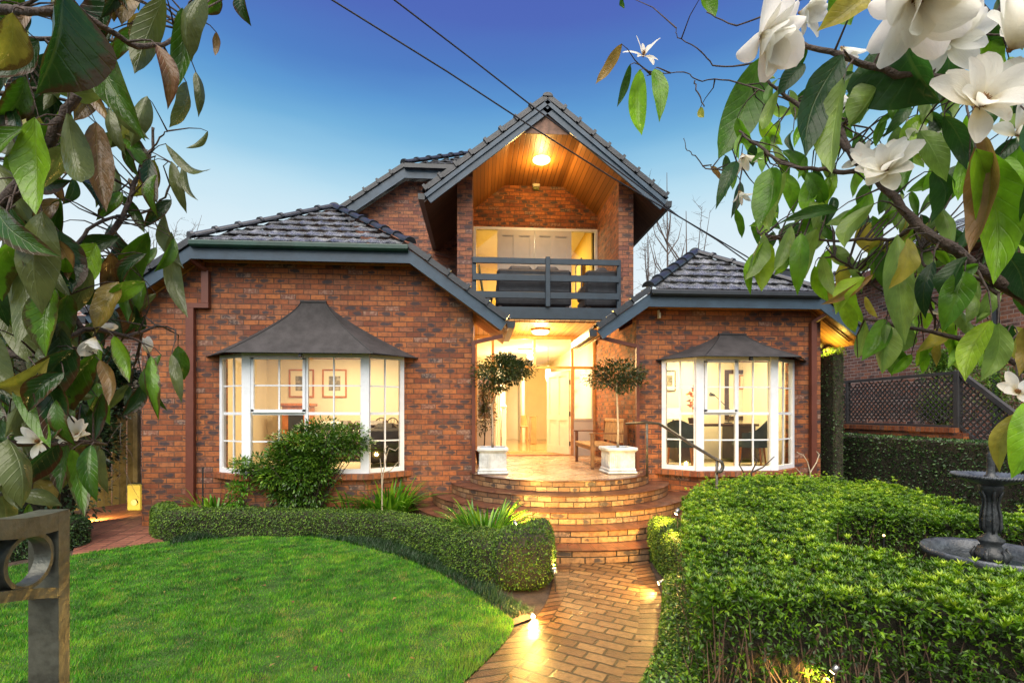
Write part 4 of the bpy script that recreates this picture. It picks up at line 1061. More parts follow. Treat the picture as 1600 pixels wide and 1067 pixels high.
a = W(1172, 700, 8.9); copytree(tc, (a.x, 8.9, .83), R(230), 'dark upholstered tub chair in front of the study desk under the mirror')
a = W(1052, 660, 9.7); tl = empty('table_lamp', (a.x, 9.7, 1.61), 'glowing table lamp with a low drum shade on the study desk', 'table lamp')
MB().lathe([(0, 0), (.09, .0), (.09, .02), (.02, .04), (.02, .12)], (a.x, 9.7, 1.61), 16).build('lamp_base', M['steel'], tl)
MB().lathe([(.17, .10), (.15, .32)], (a.x, 9.7, 1.61), 24).build('lamp_shade', M['shade'], tl, True)
a = W(1138, 645, 9.8); ml = empty('desk_lamp', (a.x, 9.8, 1.61), 'thin black swing arm lamp standing on the study desk', 'desk lamp')
MB().lathe([(0, 0), (.08, 0), (.08, .02), (0, .03)], (a.x, 9.8, 1.61), 16).build('lamp_base', M['dark'], ml)
b = W(1124, 622, 9.8); MB().tube([(a.x, 9.8, 1.63), (a.x+.08, 9.8, 1.85), (b.x-.1, 9.8, b.z+.06)], .008, 6).build('arm', M['dark'], ml)
MB().tube([(b.x-.1, 9.8, b.z+.06), (b.x-.20, 9.8, b.z+.08)], [.02, .045], 10).build('lamp_head', M['dark'], ml)
a = W(1081, 640, 9.8); pp = empty('pot_plant', (a.x, 9.9, 1.61), 'upright red leaved pot plant on the study desk', 'plant')
MB().lathe([(0, 0), (.06, 0), (.08, .12), (.07, .12), (0, .10)], (a.x, 9.8, 1.61), 16).build('pot', M['darkwood'], pp)
MB().tube([(a.x, 9.8, 1.7), (a.x+.02, 9.8, 2.0), (a.x, 9.8, 2.35)], .005, 5).build('stem', M['bark'], pp)
q = np.array([(a.x, 9.8, 1.95+.4*i/23) for i in range(24)])+RNG.normal(size=(24, 3))*.02
V, F, lf = leaves(q, unit(24), unit(24), np.full(24, .12), np.full(24, .06), RNG.random(24)*.1+.9); npmesh('foliage', V, F, M['rug'], pp, lf)
# hall furniture
st = empty('stool', (1.42, 15.2, .83), 'small orange wooden stool standing far down the hall', 'stool')
MB().box(1.30, 1.54, 15.0, 15.3, 1.38, 1.42, .01).build('seat', M['benchslat'], st)
for x in (1.31, 1.49):
    for y in (15.02, 15.25): MB().box(x, x+.04, y, y+.04, .83, 1.38).build('leg', M['benchslat'], st)
MB().box(1.32, 1.52, 15.28, 15.30, 1.42, 1.75).build('backrest', M['benchslat'], st)
cb = empty('side_table', (1.76, 16, .83), 'narrow orange wooden side cabinet beyond the stool in the hall', 'side table')
MB().box(1.68, 1.86, 15.6, 16.1, .84, 1.70, .01).build('carcass', M['benchslat'], cb); MB().box(1.66, 1.88, 15.58, 16.12, 1.701, 1.73).build('tabletop', M['benchslat'], cb)
g = MB(); a0, b0 = WX(795, 11.9), WX(878, 11.9); g.box(a0, b0, 11.45, 12.55, .831, .842, .004); tag(g.build('rug', M['rug']), 'rust orange rug lying just inside the open front doors', 'rug')
a = W(816, 632, 16.1); fr2 = frame(.45, 2.55, .35, .5, 16.2, 'leafy green picture on the hall wall above the staircase', inner='art', fmat='paper')
sb = empty('wall_heater', (2.45, 14.9, 1), 'flat white panel heater on the hall wall beside the glazed door', 'heater')
MB().box(2.30, 2.65, 14.90, 14.98, .95, 1.75, .01).build('panel', M['white'], sb)
# upstairs framed picture + balcony seats
a = W(917, 410, 12.6); t = empty('picture_frame', (a.x, 12.6, a.z), 'dark framed picture leaning in the yellow room behind the balcony', 'picture')
MB().bar((2.60, 12.2, 5.0), (2.60, 12.2, 5.75), .03, .04).bar((2.60, 12.9, 5.0), (2.60, 12.9, 5.75), .03, .04).bar((2.60, 12.2, 5.0), (2.60, 12.9, 5.0), .03, .04).bar((2.60, 12.2, 5.75), (2.60, 12.9, 5.75), .03, .04).build('frame', M['darkwood'], t)
MB().box(2.61, 2.63, 12.22, 12.88, 5.02, 5.73).build('picture', M['yellow'], t)
sofa(W(832, 460, 10.0).x, 10.1, 3.9, 1.5, R(180), 'wide dark rattan sofa with its back to the balcony rail', mat_='rattan', back=.86)
sofa(W(936, 460, 10.0).x, 10.1, 3.9, .72, R(180), 'dark rattan armchair beside the brick pier on the balcony', mat_='rattan', seats=1, cat='armchair', nm='armchair', back=.86)
a = W(765, 460, 10.2); bc = MB(); 
t = empty('lounge_chair', (a.x, 10.4, 3.9), 'low tan canvas lounge chair at the end of the balcony', 'chair')
MB().bar((a.x-.15, 10.5, 4.35), (a.x+.06, 10.5, 4.25), .5, .03).bar((a.x-.22, 10.5, 4.95), (a.x-.13, 10.5, 4.35), .5, .03, up=(1, 0, 0)).build('sling', M['tan'], t)
for y in (10.27, 10.73): MB().bar((a.x-.2, y, 3.9), (a.x+.08, y, 4.35), .03, .03).bar((a.x+.08, y, 3.9), (a.x-.2, y, 4.4), .03, .03).build('frame', M['dark'], t)

# room lights
lamp('AREA', 'lounge_light', (-2.7, 10.2, 3.2), 112, (1, .76, .42), 1.2, H, rot=(0, 0, 0))
lamp('AREA', 'study_light', (4.4, 9.3, 3.1), 74, (1, .80, .42), 1.0, H, rot=(0, 0, 0))
lamp('AREA', 'hall_light', (1.3, 12.3, 3.6), 105, (1, .80, .50), .8, H, rot=(0, 0, 0))
lamp('AREA', 'hall_light', (.6, 15.4, 3.5), 170, (1, .82, .55), .8, H, rot=(0, 0, 0))
lamp('AREA', 'bedroom_light', (1.3, 12.8, 6.3), 62, (1, .80, .45), 1.0, H, rot=(0, 0, 0))

# ------------------------------------------------------------------ porch furniture
def planter_tree(loc, label_p, label_t, seed, crown_c, crown_r, rz=0, n=2300, stem_top=None):
    t = empty('planter_box', (0, 0, 0), label_p, 'planter', 'white square planter boxes on the porch', local=True)
    w = .215; b = MB()
    b.box(-w, w, -w, w, .09, .36)
    pass
    MB().box(-w-.035, w+.035, -w-.035, w+.035, .005, .045, .012).box(-w-.018, w+.018, -w-.018, w+.018, .046, .089, .012).build('plinth', M['planter'], t)
    r_ = MB(); o_ = w+.04
    for a, b_ in (((-o_, -o_), (o_, -o_+.06)), ((-o_, o_-.06), (o_, o_)), ((-o_, -o_+.061), (-o_+.06, o_-.061)), ((o_-.06, -o_+.061), (o_, o_-.061))): r_.box(a[0], b_[0], a[1], b_[1], .375, .435, .014)
    r_.box(-w-.015, w+.015, -w-.015, w+.015, .361, .374); r_.build('rim', M['planter'], t)
    fl_ = MB()
    for k in range(4):
        ca, sa = math.cos(k*math.pi/2), math.sin(k*math.pi/2)
        for i in range(11):
            if 4 <= i <= 6: continue
            x = -.175+.035*i
            cs_ = [(x-.011, -w-.010, .125), (x+.011, -w-.010, .125), (x+.011, -w-.010, .315), (x-.011, -w-.010, .315), (x-.011, -w+.001, .125), (x+.011, -w+.001, .125), (x+.011, -w+.001, .315), (x-.011, -w+.001, .315)]
            fl_.add([(p[0]*ca-p[1]*sa, p[0]*sa+p[1]*ca, p[2]) for p in cs_], [(0, 1, 2, 3), (0, 4, 5, 1), (3, 2, 6, 7), (0, 3, 7, 4), (1, 5, 6, 2)])
    pass
    b.add(fl_.v, fl_.f).build('box', M['planter'], t)
    MB().box(-w+.02, w-.02, -w+.02, w-.02, .375, .40).build('soil', M['soil'], t)
    t.location = loc; t.rotation_euler = (0, 0, rz)
    tr = empty('topiary_tree', (loc[0], loc[1], loc[2]+.40), label_t, 'topiary tree', 'lollipop topiary trees in white planters')
    c = Vector(crown_c); base = Vector((loc[0], loc[1], loc[2]+.38))
    st_ = [base, base+Vector((.006, 0, .35)), base+Vector((-.008, .0, .75)), Vector((c.x, c.y, c.z-crown_r[2]*.3))]
    MB().tube(st_, [.022, .018, .016, .014], 10).build('trunk', M['paletwig'], tr, True)
    br = MB(); rr = random.Random(seed)
    for i in range(14):
        a = rr.uniform(0, 6.28); e = Vector((c.x+math.cos(a)*crown_r[0]*rr.uniform(.5, .85), c.y+math.sin(a)*crown_r[1]*.7, c.z+rr.uniform(-.5, .6)*crown_r[2])); s = Vector((c.x, c.y, c.z-crown_r[2]*rr.uniform(.3, .9)))
        br.tube([s, s.lerp(e, .5)+Vector((0, 0, .03)), e], [.008, .006, .003], 5)
    br.build('limbs', M['bark'], tr)
    crown('crown', c, crown_r, n, .056, M['lf_topi'], tr, clumps=20, hollow=.45)
pl = P(770, 740, 7.95); pr_ = P(968, 737, 8.05)
cl_ = P(784, 583, 7.95); cr2 = P(963, 588, 8.1)
planter_tree((pl.x, pl.y+.16, FZ), 'white fluted planter box on the porch edge nearer the larger wing', 'lollipop tree with a dense crown in front of the lit doorway', 1, cl_, (.56, .44, .32), n=4600)
planter_tree((pr_.x, pr_.y+.1, FZ), 'white fluted planter box on the porch edge beside the bench', 'lollipop tree with a sparse crown before the lit brick wall by the bench', 2, cr2, (.52, .42, .29), rz=R(4), n=2700)
# climbing plant in a pot by the left sidelight
c = P(756, 650, 9.6); sp = empty('potted_shrub', (c.x, c.y, FZ), 'tall loose potted shrub standing inside the porch behind the first planter', 'shrub')
MB().lathe([(0, 0), (.13, 0), (.17, .26), (.18, .27), (.15, .27), (0, .24)], (c.x, c.y, FZ), 20).build('pot', M['darkwood'], sp)
MB().tube([(c.x, c.y, FZ+.2), (c.x+.03, c.y, 1.6), (c.x-.02, c.y, 2.2), (c.x, c.y, 2.5)], [.014, .012, .01, .006], 7).build('stem', M['bark'], sp)
crown('foliage', (c.x+.04, c.y, 1.85), (.20, .2, .62), 1000, .055, M['lf_topi'], sp, clumps=24, hollow=.1)
# bench (faces the middle of the porch, back to the lit brick wall)
bn = empty('garden_bench', (2.35, 9.35, FZ), 'dark timber slatted garden bench against the lit brick porch wall', 'bench')
bx0, bx1, by0, by1 = 2.02, 2.62, 8.55, 9.95
def leg(x, y, h): return MB().box(x-.03, x+.03, y-.03, y+.03, FZ, FZ+h, .005)
leg(bx0, by0, .62).build('leg', M['benchwood'], bn); leg(bx0, by1, .62).build('leg', M['benchwood'], bn)
leg(bx1, by0, .88).build('leg', M['benchwood'], bn); leg(bx1, by1, .88).build('leg', M['benchwood'], bn)
mb = MB()
for i in range(6): x = bx0+.0+i*.095; mb.box(x-.035, x+.035, by0+.031, by1-.031, FZ+.40, FZ+.425)
mb.build('seat', M['benchslat'], bn)
MB().box(bx0-.02, bx0+.02, by0+.031, by1-.031, FZ+.33, FZ+.399).box(bx0+.03, bx1-.03, by0-.015, by0+.015, FZ+.33, FZ+.40).box(bx0+.03, bx1-.03, by1-.015, by1+.015, FZ+.33, FZ+.40).build('seat_frame', M['benchwood'], bn)
for y in (by0, by1): MB().box(bx0-.06, bx1-.03, y-.035, y+.035, FZ+.621, FZ+.645, .004).build('armrest', M['benchwood'], bn)
mb = MB(); n = 15
for i in range(n):
    y = by0+.07+(by1-by0-.14)*i/(n-1); mb.bar((bx1-.04, y, FZ+.46), (bx1+.01, y, FZ+.83), .045, .015, up=(1, 0, 0))
mb.build('backrest', M['benchslat'], bn)
MB().box(bx1-.02, bx1+.025, by0+.031, by1-.031, FZ+.831, FZ+.89, .005).build('top_rail', M['benchslat'], bn)
# handrail
hr = empty('handrail', (2.76, 7.8, FZ), 'bronze tube handrail beside the curved steps with a curled lower end', 'handrail')
pts = [P(978, 662, 8.2), P(1012, 660, 7.9), P(1030, 662, 7.7), P(1042, 669, 7.55), P(1080, 694, 7.0), P(1118, 717, 6.55)]
c0 = P(1122, 728, 6.5)
for a in range(0, 200, 22): pts.append(c0+Vector((.055*math.sin(R(a+18)), -.02, .075*math.cos(R(a+18)))))
MB().tube(pts, .022, 10).build('rail', M['railm'], hr, True)
a = P(1011, 661, 7.9); b = P(1120, 720, 6.52)
MB().tube([(a.x, a.y, a.z), (a.x, a.y, FZ-.03)], .019, 10).build('post', M['railm'], hr, True)
MB().tube([(b.x, b.y, b.z), (b.x, b.y, .3)], .019, 10).build('post', M['railm'], hr, True)
# ------------------------------------------------------------------ ground, path, lawn
def sheet(name, pts, z, mat, kind='structure', T=None):
    mb = MB(); mb.add([(p[0], p[1], z) for p in pts], [tuple(range(len(pts)))]); o = mb.build(name, mat); tag(o, kind=kind); return o
sheet('ground', [(-400, -400), (400, -400), (400, 600), (-400, 600)], -.03, M['ground'])
sheet('garden_bed', [(-9, -3), (9, -3), (9, 12), (-9, 12)], -.02, M['soil'])
def gl(l): return [G(*p) for p in l]
def spline(pts, n=8):
    pts = [Vector(p) for p in pts]; out = []
    for i in range(len(pts)-1):
        p0, p1, p2, p3 = pts[max(i-1, 0)], pts[i], pts[i+1], pts[min(i+2, len(pts)-1)]
        for t in np.linspace(0, 1, n+1)[:-1]:
            t = float(t); out.append(.5*((2*p1)+(p2-p0)*t+(2*p0-5*p1+4*p2-p3)*t*t+(3*p1-3*p2+p3-p0)*t**3))
    out.append(pts[-1]); return out
def resample(pts, n):
    L_ = [0]
    for a, b in zip(pts, pts[1:]): L_.append(L_[-1]+(b-a).length)
    out = []
    for s in np.linspace(0, L_[-1], n):
        i = max(0, min(len(pts)-2, int(np.searchsorted(L_, s))-1)); q = (s-L_[i])/max(1e-6, L_[i+1]-L_[i]); out.append(pts[i].lerp(pts[i+1], float(min(1, q))))
    return out
# path edges
Lo = resample(spline(gl([(870, 880), (861, 921), (849, 950), (825, 975), (786, 1006), (725, 1066), (630, 1160), (480, 1300)])), 60)
Li = resample(spline(gl([(892, 880), (886, 921), (862, 968), (824, 1020), (791, 1056), (718, 1130), (600, 1260)])), 60)
Ri = resample(spline(gl([(986, 880), (997, 909), (1000, 940), (997, 978), (986, 1020), (970, 1063), (935, 1140), (860, 1270)])), 60)
Ro = resample(spline(gl([(1013, 876), (1030, 918), (1036, 947), (1034, 994), (1017, 1049), (985, 1140), (900, 1290)])), 60)
def strip(name, A, B, z, mat, pt=False):
    n = len(A); vs = [(p.x, p.y, z) for p in A]+[(p.x, p.y, z) for p in B]; fs = [(i, i+n, i+1+n, i+1) for i in range(n-1)]
    me = bpy.data.meshes.new(name); me.from_pydata(vs, [], fs)
    if pt:
        at = me.attributes.new('pt', 'FLOAT_VECTOR', 'POINT'); d = []; s = 0; ss = [0]
        for i in range(n-1): s += (((A[i+1]+B[i+1])/2)-((A[i]+B[i])/2)).length; ss.append(s)
        for i in range(n): d.append((0.02, ss[i], 0))
        for i in range(n): d.append((.285, ss[i], 0))
        at.data.foreach_set('vector', np.array(d, dtype=np.float32).ravel())
    me.materials.append(mat); o = link(name, me); tag(o, kind='structure'); 
    if me.polygons[0].normal.z < 0: me.flip_normals()
    return o
strip('path', Li, Ri, .004, M['paver']); strip('path_border', Lo, Li, .006, M['pavborder'], True); strip('path_border', Ri, Ro, .006, M['pavborder'], True)
# landing apron by the first step
# left side path
sheet('side_path', gl([(110, 878), (262, 852), (236, 826), (226, 800), (226, 770), (160, 770), (134, 806), (122, 830)]), .004, M['leftpaver'])
# lawn
LW = spline(gl([(-330, 950), (-150, 912), (0, 888), (115, 868), (255, 847), (380, 834), (450, 834), (530, 843), (620, 867), (700, 903), (760, 940), (797, 966), (803, 977), (786, 1008), (725, 1068), (630, 1162), (480, 1302)]), 5)
lw = LW+[Vector((-1.2, .9, 0)), Vector((-6, .9, 0))]
sheet('lawn_base', lw, .006, plain('lawn_thatch', (.035, .085, .008), .95, .5, 5, .01))
def inpoly(X, Y, poly):
    c = np.zeros(len(X), bool); n = len(poly)
    for i in range(n):
        x1, y1 = poly[i][0], poly[i][1]; x2, y2 = poly[(i+1) % n][0], poly[(i+1) % n][1]
        m_ = ((y1 > Y) != (y2 > Y)) & (X < (x2-x1)*(Y-y1)/(y2-y1+1e-12)+x1); c ^= m_
    return c
def fbm(X, Y, s, seed=0):
    "cheap smooth noise on numpy arrays"
    r_ = np.random.default_rng(seed); out = np.zeros_like(X)
    for k in range(7):
        a = r_.uniform(0, 6.28); f_ = s*r_.uniform(.5, 2.2); out += np.sin((X*math.cos(a)+Y*math.sin(a))*f_+r_.uniform(0, 6.28)+1.3*np.sin((X*math.sin(a)-Y*math.cos(a))*f_*.7+k))/(1+.15*k)
    return out/3.2
def grass(name, poly, n, h, w, mat, ylo, yhi, xlo, xhi, label, tone=None, lean=.7, bias=1.0):
    X = RNG.uniform(xlo, xhi, n*3); Y = ylo+(yhi-ylo)*RNG.random(n*3)**bias; k = inpoly(X, Y, poly)
    # keep only what the camera (and a step aside) could see
    k &= (Y > 1.6) & (np.abs(X) < Y*1.5+1.5); X, Y = X[k][:n], Y[k][:n]; n = len(X)
    az = RNG.uniform(0, 6.28, n); ln = RNG.uniform(.1, lean, n); H_ = h*RNG.uniform(.5, 1.2, n)*(1+.45*fbm(X, Y, 9, 3))
    D = np.stack([np.cos(az)*ln, np.sin(az)*ln, np.ones(n)], 1); D /= np.linalg.norm(D, axis=1, keepdims=True)
    Sd = np.stack([-np.sin(az+.6), np.cos(az+.6), np.zeros(n)], 1); C = np.stack([X, Y, np.full(n, .004)], 1)
    sc = (1+.10*np.maximum(0, Y-3))[:, None]
    a = C+Sd*w/2*sc; b = C-Sd*w/2*sc; t = C+D*H_[:, None]
    V = np.stack([a, b, t], 1).reshape(-1, 3); F = np.arange(3*n).reshape(-1, 3)
    rn = np.clip(.50+.19*RNG.normal(size=n)+.20*fbm(X, Y, 2.2, 5)+.34*fbm(X, Y, 13, 8)+.06*(X+2.5), 0, .9)
    if tone: rn = tone(X, Y, rn)
    lf = np.zeros((n, 3, 3)); lf[:, :, 2] = rn[:, None]; lf[:, 2, 1] = 1
    o = npmesh(name, V, F, mat, None, lf.reshape(-1, 3)); tag(o, label, 'grass', kind='stuff'); return o
def tone(X, Y, rn):
    brown = RNG.random(len(X)) < np.clip((fbm(X, Y, 6.5, 11)*.6+fbm(X, Y, 19, 12)*.5-.35)*1.1, 0, .5); rn = rn.copy(); rn[brown] = RNG.uniform(.92, 1, brown.sum())
    s = RNG.random(len(X)) < .06; rn[s] = RNG.uniform(.9, 1, s.sum()); return rn
grass('lawn', [(p[0], p[1]) for p in lw], 360000, .032, .0046, M['lf_grass'], 1.6, 7.6, -9.5, 1.1, 'short bright green lawn with worn yellow patches', tone, bias=1.35)
# clover-like paler lawn fringe and dark ground cover strip beside the hedge
SI = gl([(262, 852), (380, 837), (450, 837), (530, 846), (620, 869), (700, 904), (760, 941), (800, 968), (835, 955), (780, 930), (743, 900), (692, 872), (640, 848), (540, 822), (413, 819), (330, 826), (270, 842)])
sheet('edging_strip', [Vector((p.x, p.y, 0)) for p in gl([(255, 853), (380, 840), (450, 840), (530, 849), (620, 873), (700, 908), (760, 946), (803, 976), (835, 965), (780, 935), (743, 905), (692, 877), (640, 853), (540, 827), (413, 824), (330, 831), (262, 846)])], .004, plain('pinkish_edging', (.16, .085, .06), .9, .4, 9))
grass('ground_cover', [(p.x, p.y) for p in SI], 60000, .085, .007, M['lf_mondo'], 4.2, 8, -6, 1, 'low dark grassy ground cover between lawn and hedge', lean=1.1)

# ------------------------------------------------------------------ hedges
def ribbon(pts, widths, heights, n=60, seg=7, z0=0):
    "swept rounded hedge body; returns MB"
    P_ = resample(spline([Vector((p[0], p[1], 0)) for p in pts], 6), n); mb = MB(); vs = []; fs = []
    for i, p in enumerate(P_):
        t = i/(n-1); w = np.interp(t, np.linspace(0, 1, len(widths)), widths); h = np.interp(t, np.linspace(0, 1, len(heights)), heights)
        d = (P_[min(i+1, n-1)]-P_[max(i-1, 0)]).normalized(); s = Vector((d.y, -d.x, 0))
        e = min(1, math.sqrt(max(0.0, 1-max(0, 1-min(t, 1-t)*n*.28)**2)))
        prof = [(-.5, 0), (-.5, .45), (-.49, .82), (-.38, .98), (0, 1.0), (.38, .98), (.49, .82), (.5, .45), (.5, 0)]
        for a, b in prof:
            ns = mnoise.noise(Vector((p.x*3+a, p.y*3, b*3)))*.03
            vs.append(p+s*(a*w*max(.25, e)+ns)+Vector((0, 0, z0+b*h*(.8+.2*e)+ns)))
    m_ = 9
    for i in range(n-1):
        for j in range(m_-1): fs.append((i*m_+j, (i+1)*m_+j, (i+1)*m_+j+1, i*m_+j+1))
    fs.append(tuple(range(m_))); fs.append(tuple(range((n-1)*m_+m_-1, (n-1)*m_-1, -1)))
    return mb.add(vs, fs)
def hedge(name, mb, nl, size, mat, label, cat='hedge', depth=.05, shrink=None, **kw):
    o = mb.build(name, M['hedge_in']); tag(o, label, cat)
    T = tris_of(mb); cr = np.cross(T[:, 1]-T[:, 0], T[:, 2]-T[:, 0]); c = T.mean(1)
    cen = np.array(mb.v).mean(0)
    shell('foliage', T, nl, size, mat, o, depth=depth, **kw)
    return o
hc = [G(254, 822), G(266, 838), G(300, 837), G(344, 835), G(440, 834), G(540, 836), G(600, 840), G(640, 848), G(692, 864), G(743, 890), G(790, 907), G(832, 907)]
mb = ribbon(hc, [.30, .34, .34, .34, .34, .36, .40, .45, .5, .55], [.41, .40, .38, .37, .36, .36, .36, .39, .46, .48], n=90)
hedge('box_hedge', mb, 60000, .028, M['lf_box'], 'long low clipped box hedge curving round the lawn up to the brick path', lw=.5, depth=.04)
def blob(name, c, r, n, size, mat, label, seed=0, flat=.0):
    mb = MB(); vs = []; fs = []; a_, b_ = 18, 12
    for i in range(b_+1):
        th = math.pi*i/b_
        for j in range(a_):
            ph = 2*math.pi*j/a_; x, y, z = math.sin(th)*math.cos(ph), math.sin(th)*math.sin(ph), math.cos(th)
            q = 1/(abs(x)**3.2+abs(y)**3.2+abs(z)**3.2)**(1/3.2)
            ns = 1+.06*mnoise.noise(Vector((x*2+seed, y*2, z*2)))
            vs.append((c[0]+x*q*r[0]*ns, c[1]+y*q*r[1]*ns, max(.0, c[2]+z*q*r[2]*ns)))
    for i in range(b_):
        for j in range(a_): fs.append((i*a_+j, (i+1)*a_+j, (i+1)*a_+(j+1) % a_, i*a_+(j+1) % a_))
    mb.add(vs, fs); return hedge(name, mb, n, size, mat, label, lw=.5, depth=.04)
p = G(826, 926); blob('clipped_shrub', (p.x-.03, p.y+.27, .30), (.33, .32, .31), 15000, .028, M['lf_box'], 'clipped rounded shrub ending the low hedge at the left edge of the steps')
p = P(846, 850, 5.35); blob('clipped_shrub', (p.x-.02, p.y+.1, .27), (.17, .24, .36), 7000, .028, M['lf_box'], 'small upright clipped shrub touching the bottom step beside the stake lamp')
# low hedge + edging on the right of the path
p1, p2, p3 = G(1042, 880), G(1066, 905), G(1085, 930)
mb = ribbon([(p1.x+.02, p1.y+.35), (p1.x+.02, p1.y), (p2.x-.02, p2.y-.1), (p3.x-.0, p3.y-.25)], [.34, .36, .34, .3], [.50, .52, .48, .44], n=30)
hedge('box_hedge', mb, 17000, .028, M['lf_box'], 'short rounded box hedge lit from above, right of the bottom step', lw=.5, depth=.04)
rb = resample(spline([G(1052, 930)+Vector((.05, 0, 0)), G(1060, 975)+Vector((.04, 0, 0)), G(1062, 1040)+Vector((.03, 0, 0)), G(1045, 1110)+Vector((.05, 0, 0)), G(1010, 1200)+Vector((.06, 0, 0)), G(960, 1300)]), 20)
mb = ribbon(rb, [.24, .26, .26, .26], [.22, .30, .30, .30], n=50)
hedge('box_hedge', mb, 26000, .028, M['lf_dark' if 0 else 'lf_bush'], 'low narrow hedge edging the right side of the brick path', lw=.5, depth=.05)
# big C-shaped azalea hedge round the fountain
def PT_(l, z): return [P(x, y, (CH-z)*FPX/(y-HOR)) for x, y in l]
ZH = .84
outer = PT_([(1090, 915), (1076, 880), (1066, 820), (1070, 770), (1100, 750), (1180, 741), (1300, 742), (1400, 757), (1500, 781), (1600, 799), (1760, 828)], ZH)
inner = PT_([(1760, 848), (1600, 812), (1450, 801), (1340, 793), (1307, 798), (1290, 815), (1292, 842), (1435, 861), (1562, 873), (1600, 880), (1760, 905)], ZH)
front = PT_([(1900, 1020), (1600, 960), (1412, 925), (1262, 920), (1150, 915)], ZH)
ring = [(p.x, p.y) for p in outer+inner+front]
import bmesh
bm = bmesh.new(); vs = [bm.verts.new((x, y, 0)) for x, y in ring]; f_ = bm.faces.new(vs); ext = bmesh.ops.extrude_face_region(bm, geom=[f_])
for v in [g for g in ext['geom'] if isinstance(g, bmesh.types.BMVert)]: v.co.z = ZH-.05
bmesh.ops.recalc_face_normals(bm, faces=bm.faces); bmesh.ops.triangulate(bm, faces=bm.faces)
hm = MB(); bm.verts.index_update(); hm.add([tuple(v.co) for v in bm.verts], [tuple(v.index for v in f.verts) for f in bm.faces]); bm.free()
# inner mass: shrunk body (dark twigs) so that leaves and stems stand proud of it
cx_ = sum(p[0] for p in ring)/len(ring); cy_ = sum(p[1] for p in ring)/len(ring)
def inset(poly, d):
    out = []; n = len(poly); area = sum(poly[i][0]*poly[(i+1) % n][1]-poly[(i+1) % n][0]*poly[i][1] for i in range(n))
    sgn = 1 if area > 0 else -1
    for i in range(n):
        a, b, c = Vector(poly[i-1]), Vector(poly[i]), Vector(poly[(i+1) % n]); e1 = (b-a).normalized(); e2 = (c-b).normalized()
        n1 = Vector((-e1.y, e1.x))*sgn; n2 = Vector((-e2.y, e2.x))*sgn; m_ = (n1+n2); m_ = m_.normalized()/max(.5, m_.normalized().dot(n1)); out.append(tuple(b+m_*d))
    return out
body = MB(); ri = inset(ring, .13); n_ = len(ri)
bm = bmesh.new(); vs = [bm.verts.new((x, y, 0)) for x, y in ri]; f_ = bm.faces.new(vs); ext = bmesh.ops.extrude_face_region(bm, geom=[f_])
for v in [g for g in ext['geom'] if isinstance(g, bmesh.types.BMVert)]: v.co.z = ZH-.14
bmesh.ops.recalc_face_normals(bm, faces=bm.faces); bmesh.ops.triangulate(bm, faces=bm.faces); bm.verts.index_update()
body.add([tuple(v.co) for v in bm.verts], [tuple(v.index for v in f.verts) for f in bm.faces]); bm.free()
big = body.build('azalea_hedge', M['hedge_in']); tag(big, 'large waist high azalea hedge wrapping round the iron fountain', 'hedge')
T = tris_of(hm); nz = np.cross(T[:, 1]-T[:, 0], T[:, 2]-T[:, 0]); nz /= np.linalg.norm(nz, axis=1, keepdims=True)
top = T[nz[:, 2] > .7]; side = T[np.abs(nz[:, 2]) < .3]
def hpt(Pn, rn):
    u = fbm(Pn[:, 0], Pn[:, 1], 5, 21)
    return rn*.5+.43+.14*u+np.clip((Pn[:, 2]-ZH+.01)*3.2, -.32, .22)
def topshell(n, size, ros, dep, name):
    Pn, Nn = sample_tris(top, n); hgt = .045*fbm(Pn[:, 0], Pn[:, 1], 4, 2)+.03*fbm(Pn[:, 0], Pn[:, 1], 13, 4)
    near = Pn[:, 1] < 4.2
    edge = RNG.normal(size=(n, 2))*.03; Pn[:, :2] += edge; Pn[:, 2] += hgt-RNG.random(n)**1.5*dep+(RNG.random(n) < .07)*RNG.random(n)*.10
    D0 = np.stack([RNG.normal(size=n)*.35, RNG.normal(size=n)*.35, np.ones(n)], 1)
    Pr = np.repeat(Pn, ros, 0); m = len(Pr); az = np.tile(np.arange(ros)*(2*math.pi/ros), n)+np.repeat(RNG.uniform(0, 6.28, n), ros)
    el = RNG.uniform(.35, 1.7, m); D = np.stack([np.cos(az), np.sin(az), el], 1)+np.repeat(D0, ros, 0)*.35
    N = np.stack([-np.cos(az)*.5, -np.sin(az)*.5, np.ones(m)], 1); rn = np.repeat(RNG.random(n), ros)+RNG.normal(size=m)*.06
    rn = np.clip(hpt(Pr, rn), 0, 1); sz = np.repeat(RNG.uniform(.7, 1.3, n), ros)*RNG.uniform(.8, 1.15, m)*size
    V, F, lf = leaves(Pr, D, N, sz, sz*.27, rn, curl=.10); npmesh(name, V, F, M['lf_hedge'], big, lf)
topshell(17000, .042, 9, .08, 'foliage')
# side foliage: denser towards the top, sparse and dark at the bottom
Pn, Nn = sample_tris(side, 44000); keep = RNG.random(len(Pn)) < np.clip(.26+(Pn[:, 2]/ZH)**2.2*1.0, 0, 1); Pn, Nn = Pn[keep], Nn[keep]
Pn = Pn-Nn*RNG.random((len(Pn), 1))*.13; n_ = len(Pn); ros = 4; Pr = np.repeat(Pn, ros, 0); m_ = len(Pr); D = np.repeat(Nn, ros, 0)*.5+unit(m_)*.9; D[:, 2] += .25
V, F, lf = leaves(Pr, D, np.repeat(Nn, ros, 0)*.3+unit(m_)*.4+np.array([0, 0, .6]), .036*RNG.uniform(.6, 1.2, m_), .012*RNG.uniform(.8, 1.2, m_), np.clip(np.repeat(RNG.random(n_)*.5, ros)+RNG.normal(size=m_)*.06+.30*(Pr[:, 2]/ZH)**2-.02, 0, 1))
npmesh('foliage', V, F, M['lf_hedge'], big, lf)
tw = MB(); Ps, Ns = sample_tris(side, 1100)
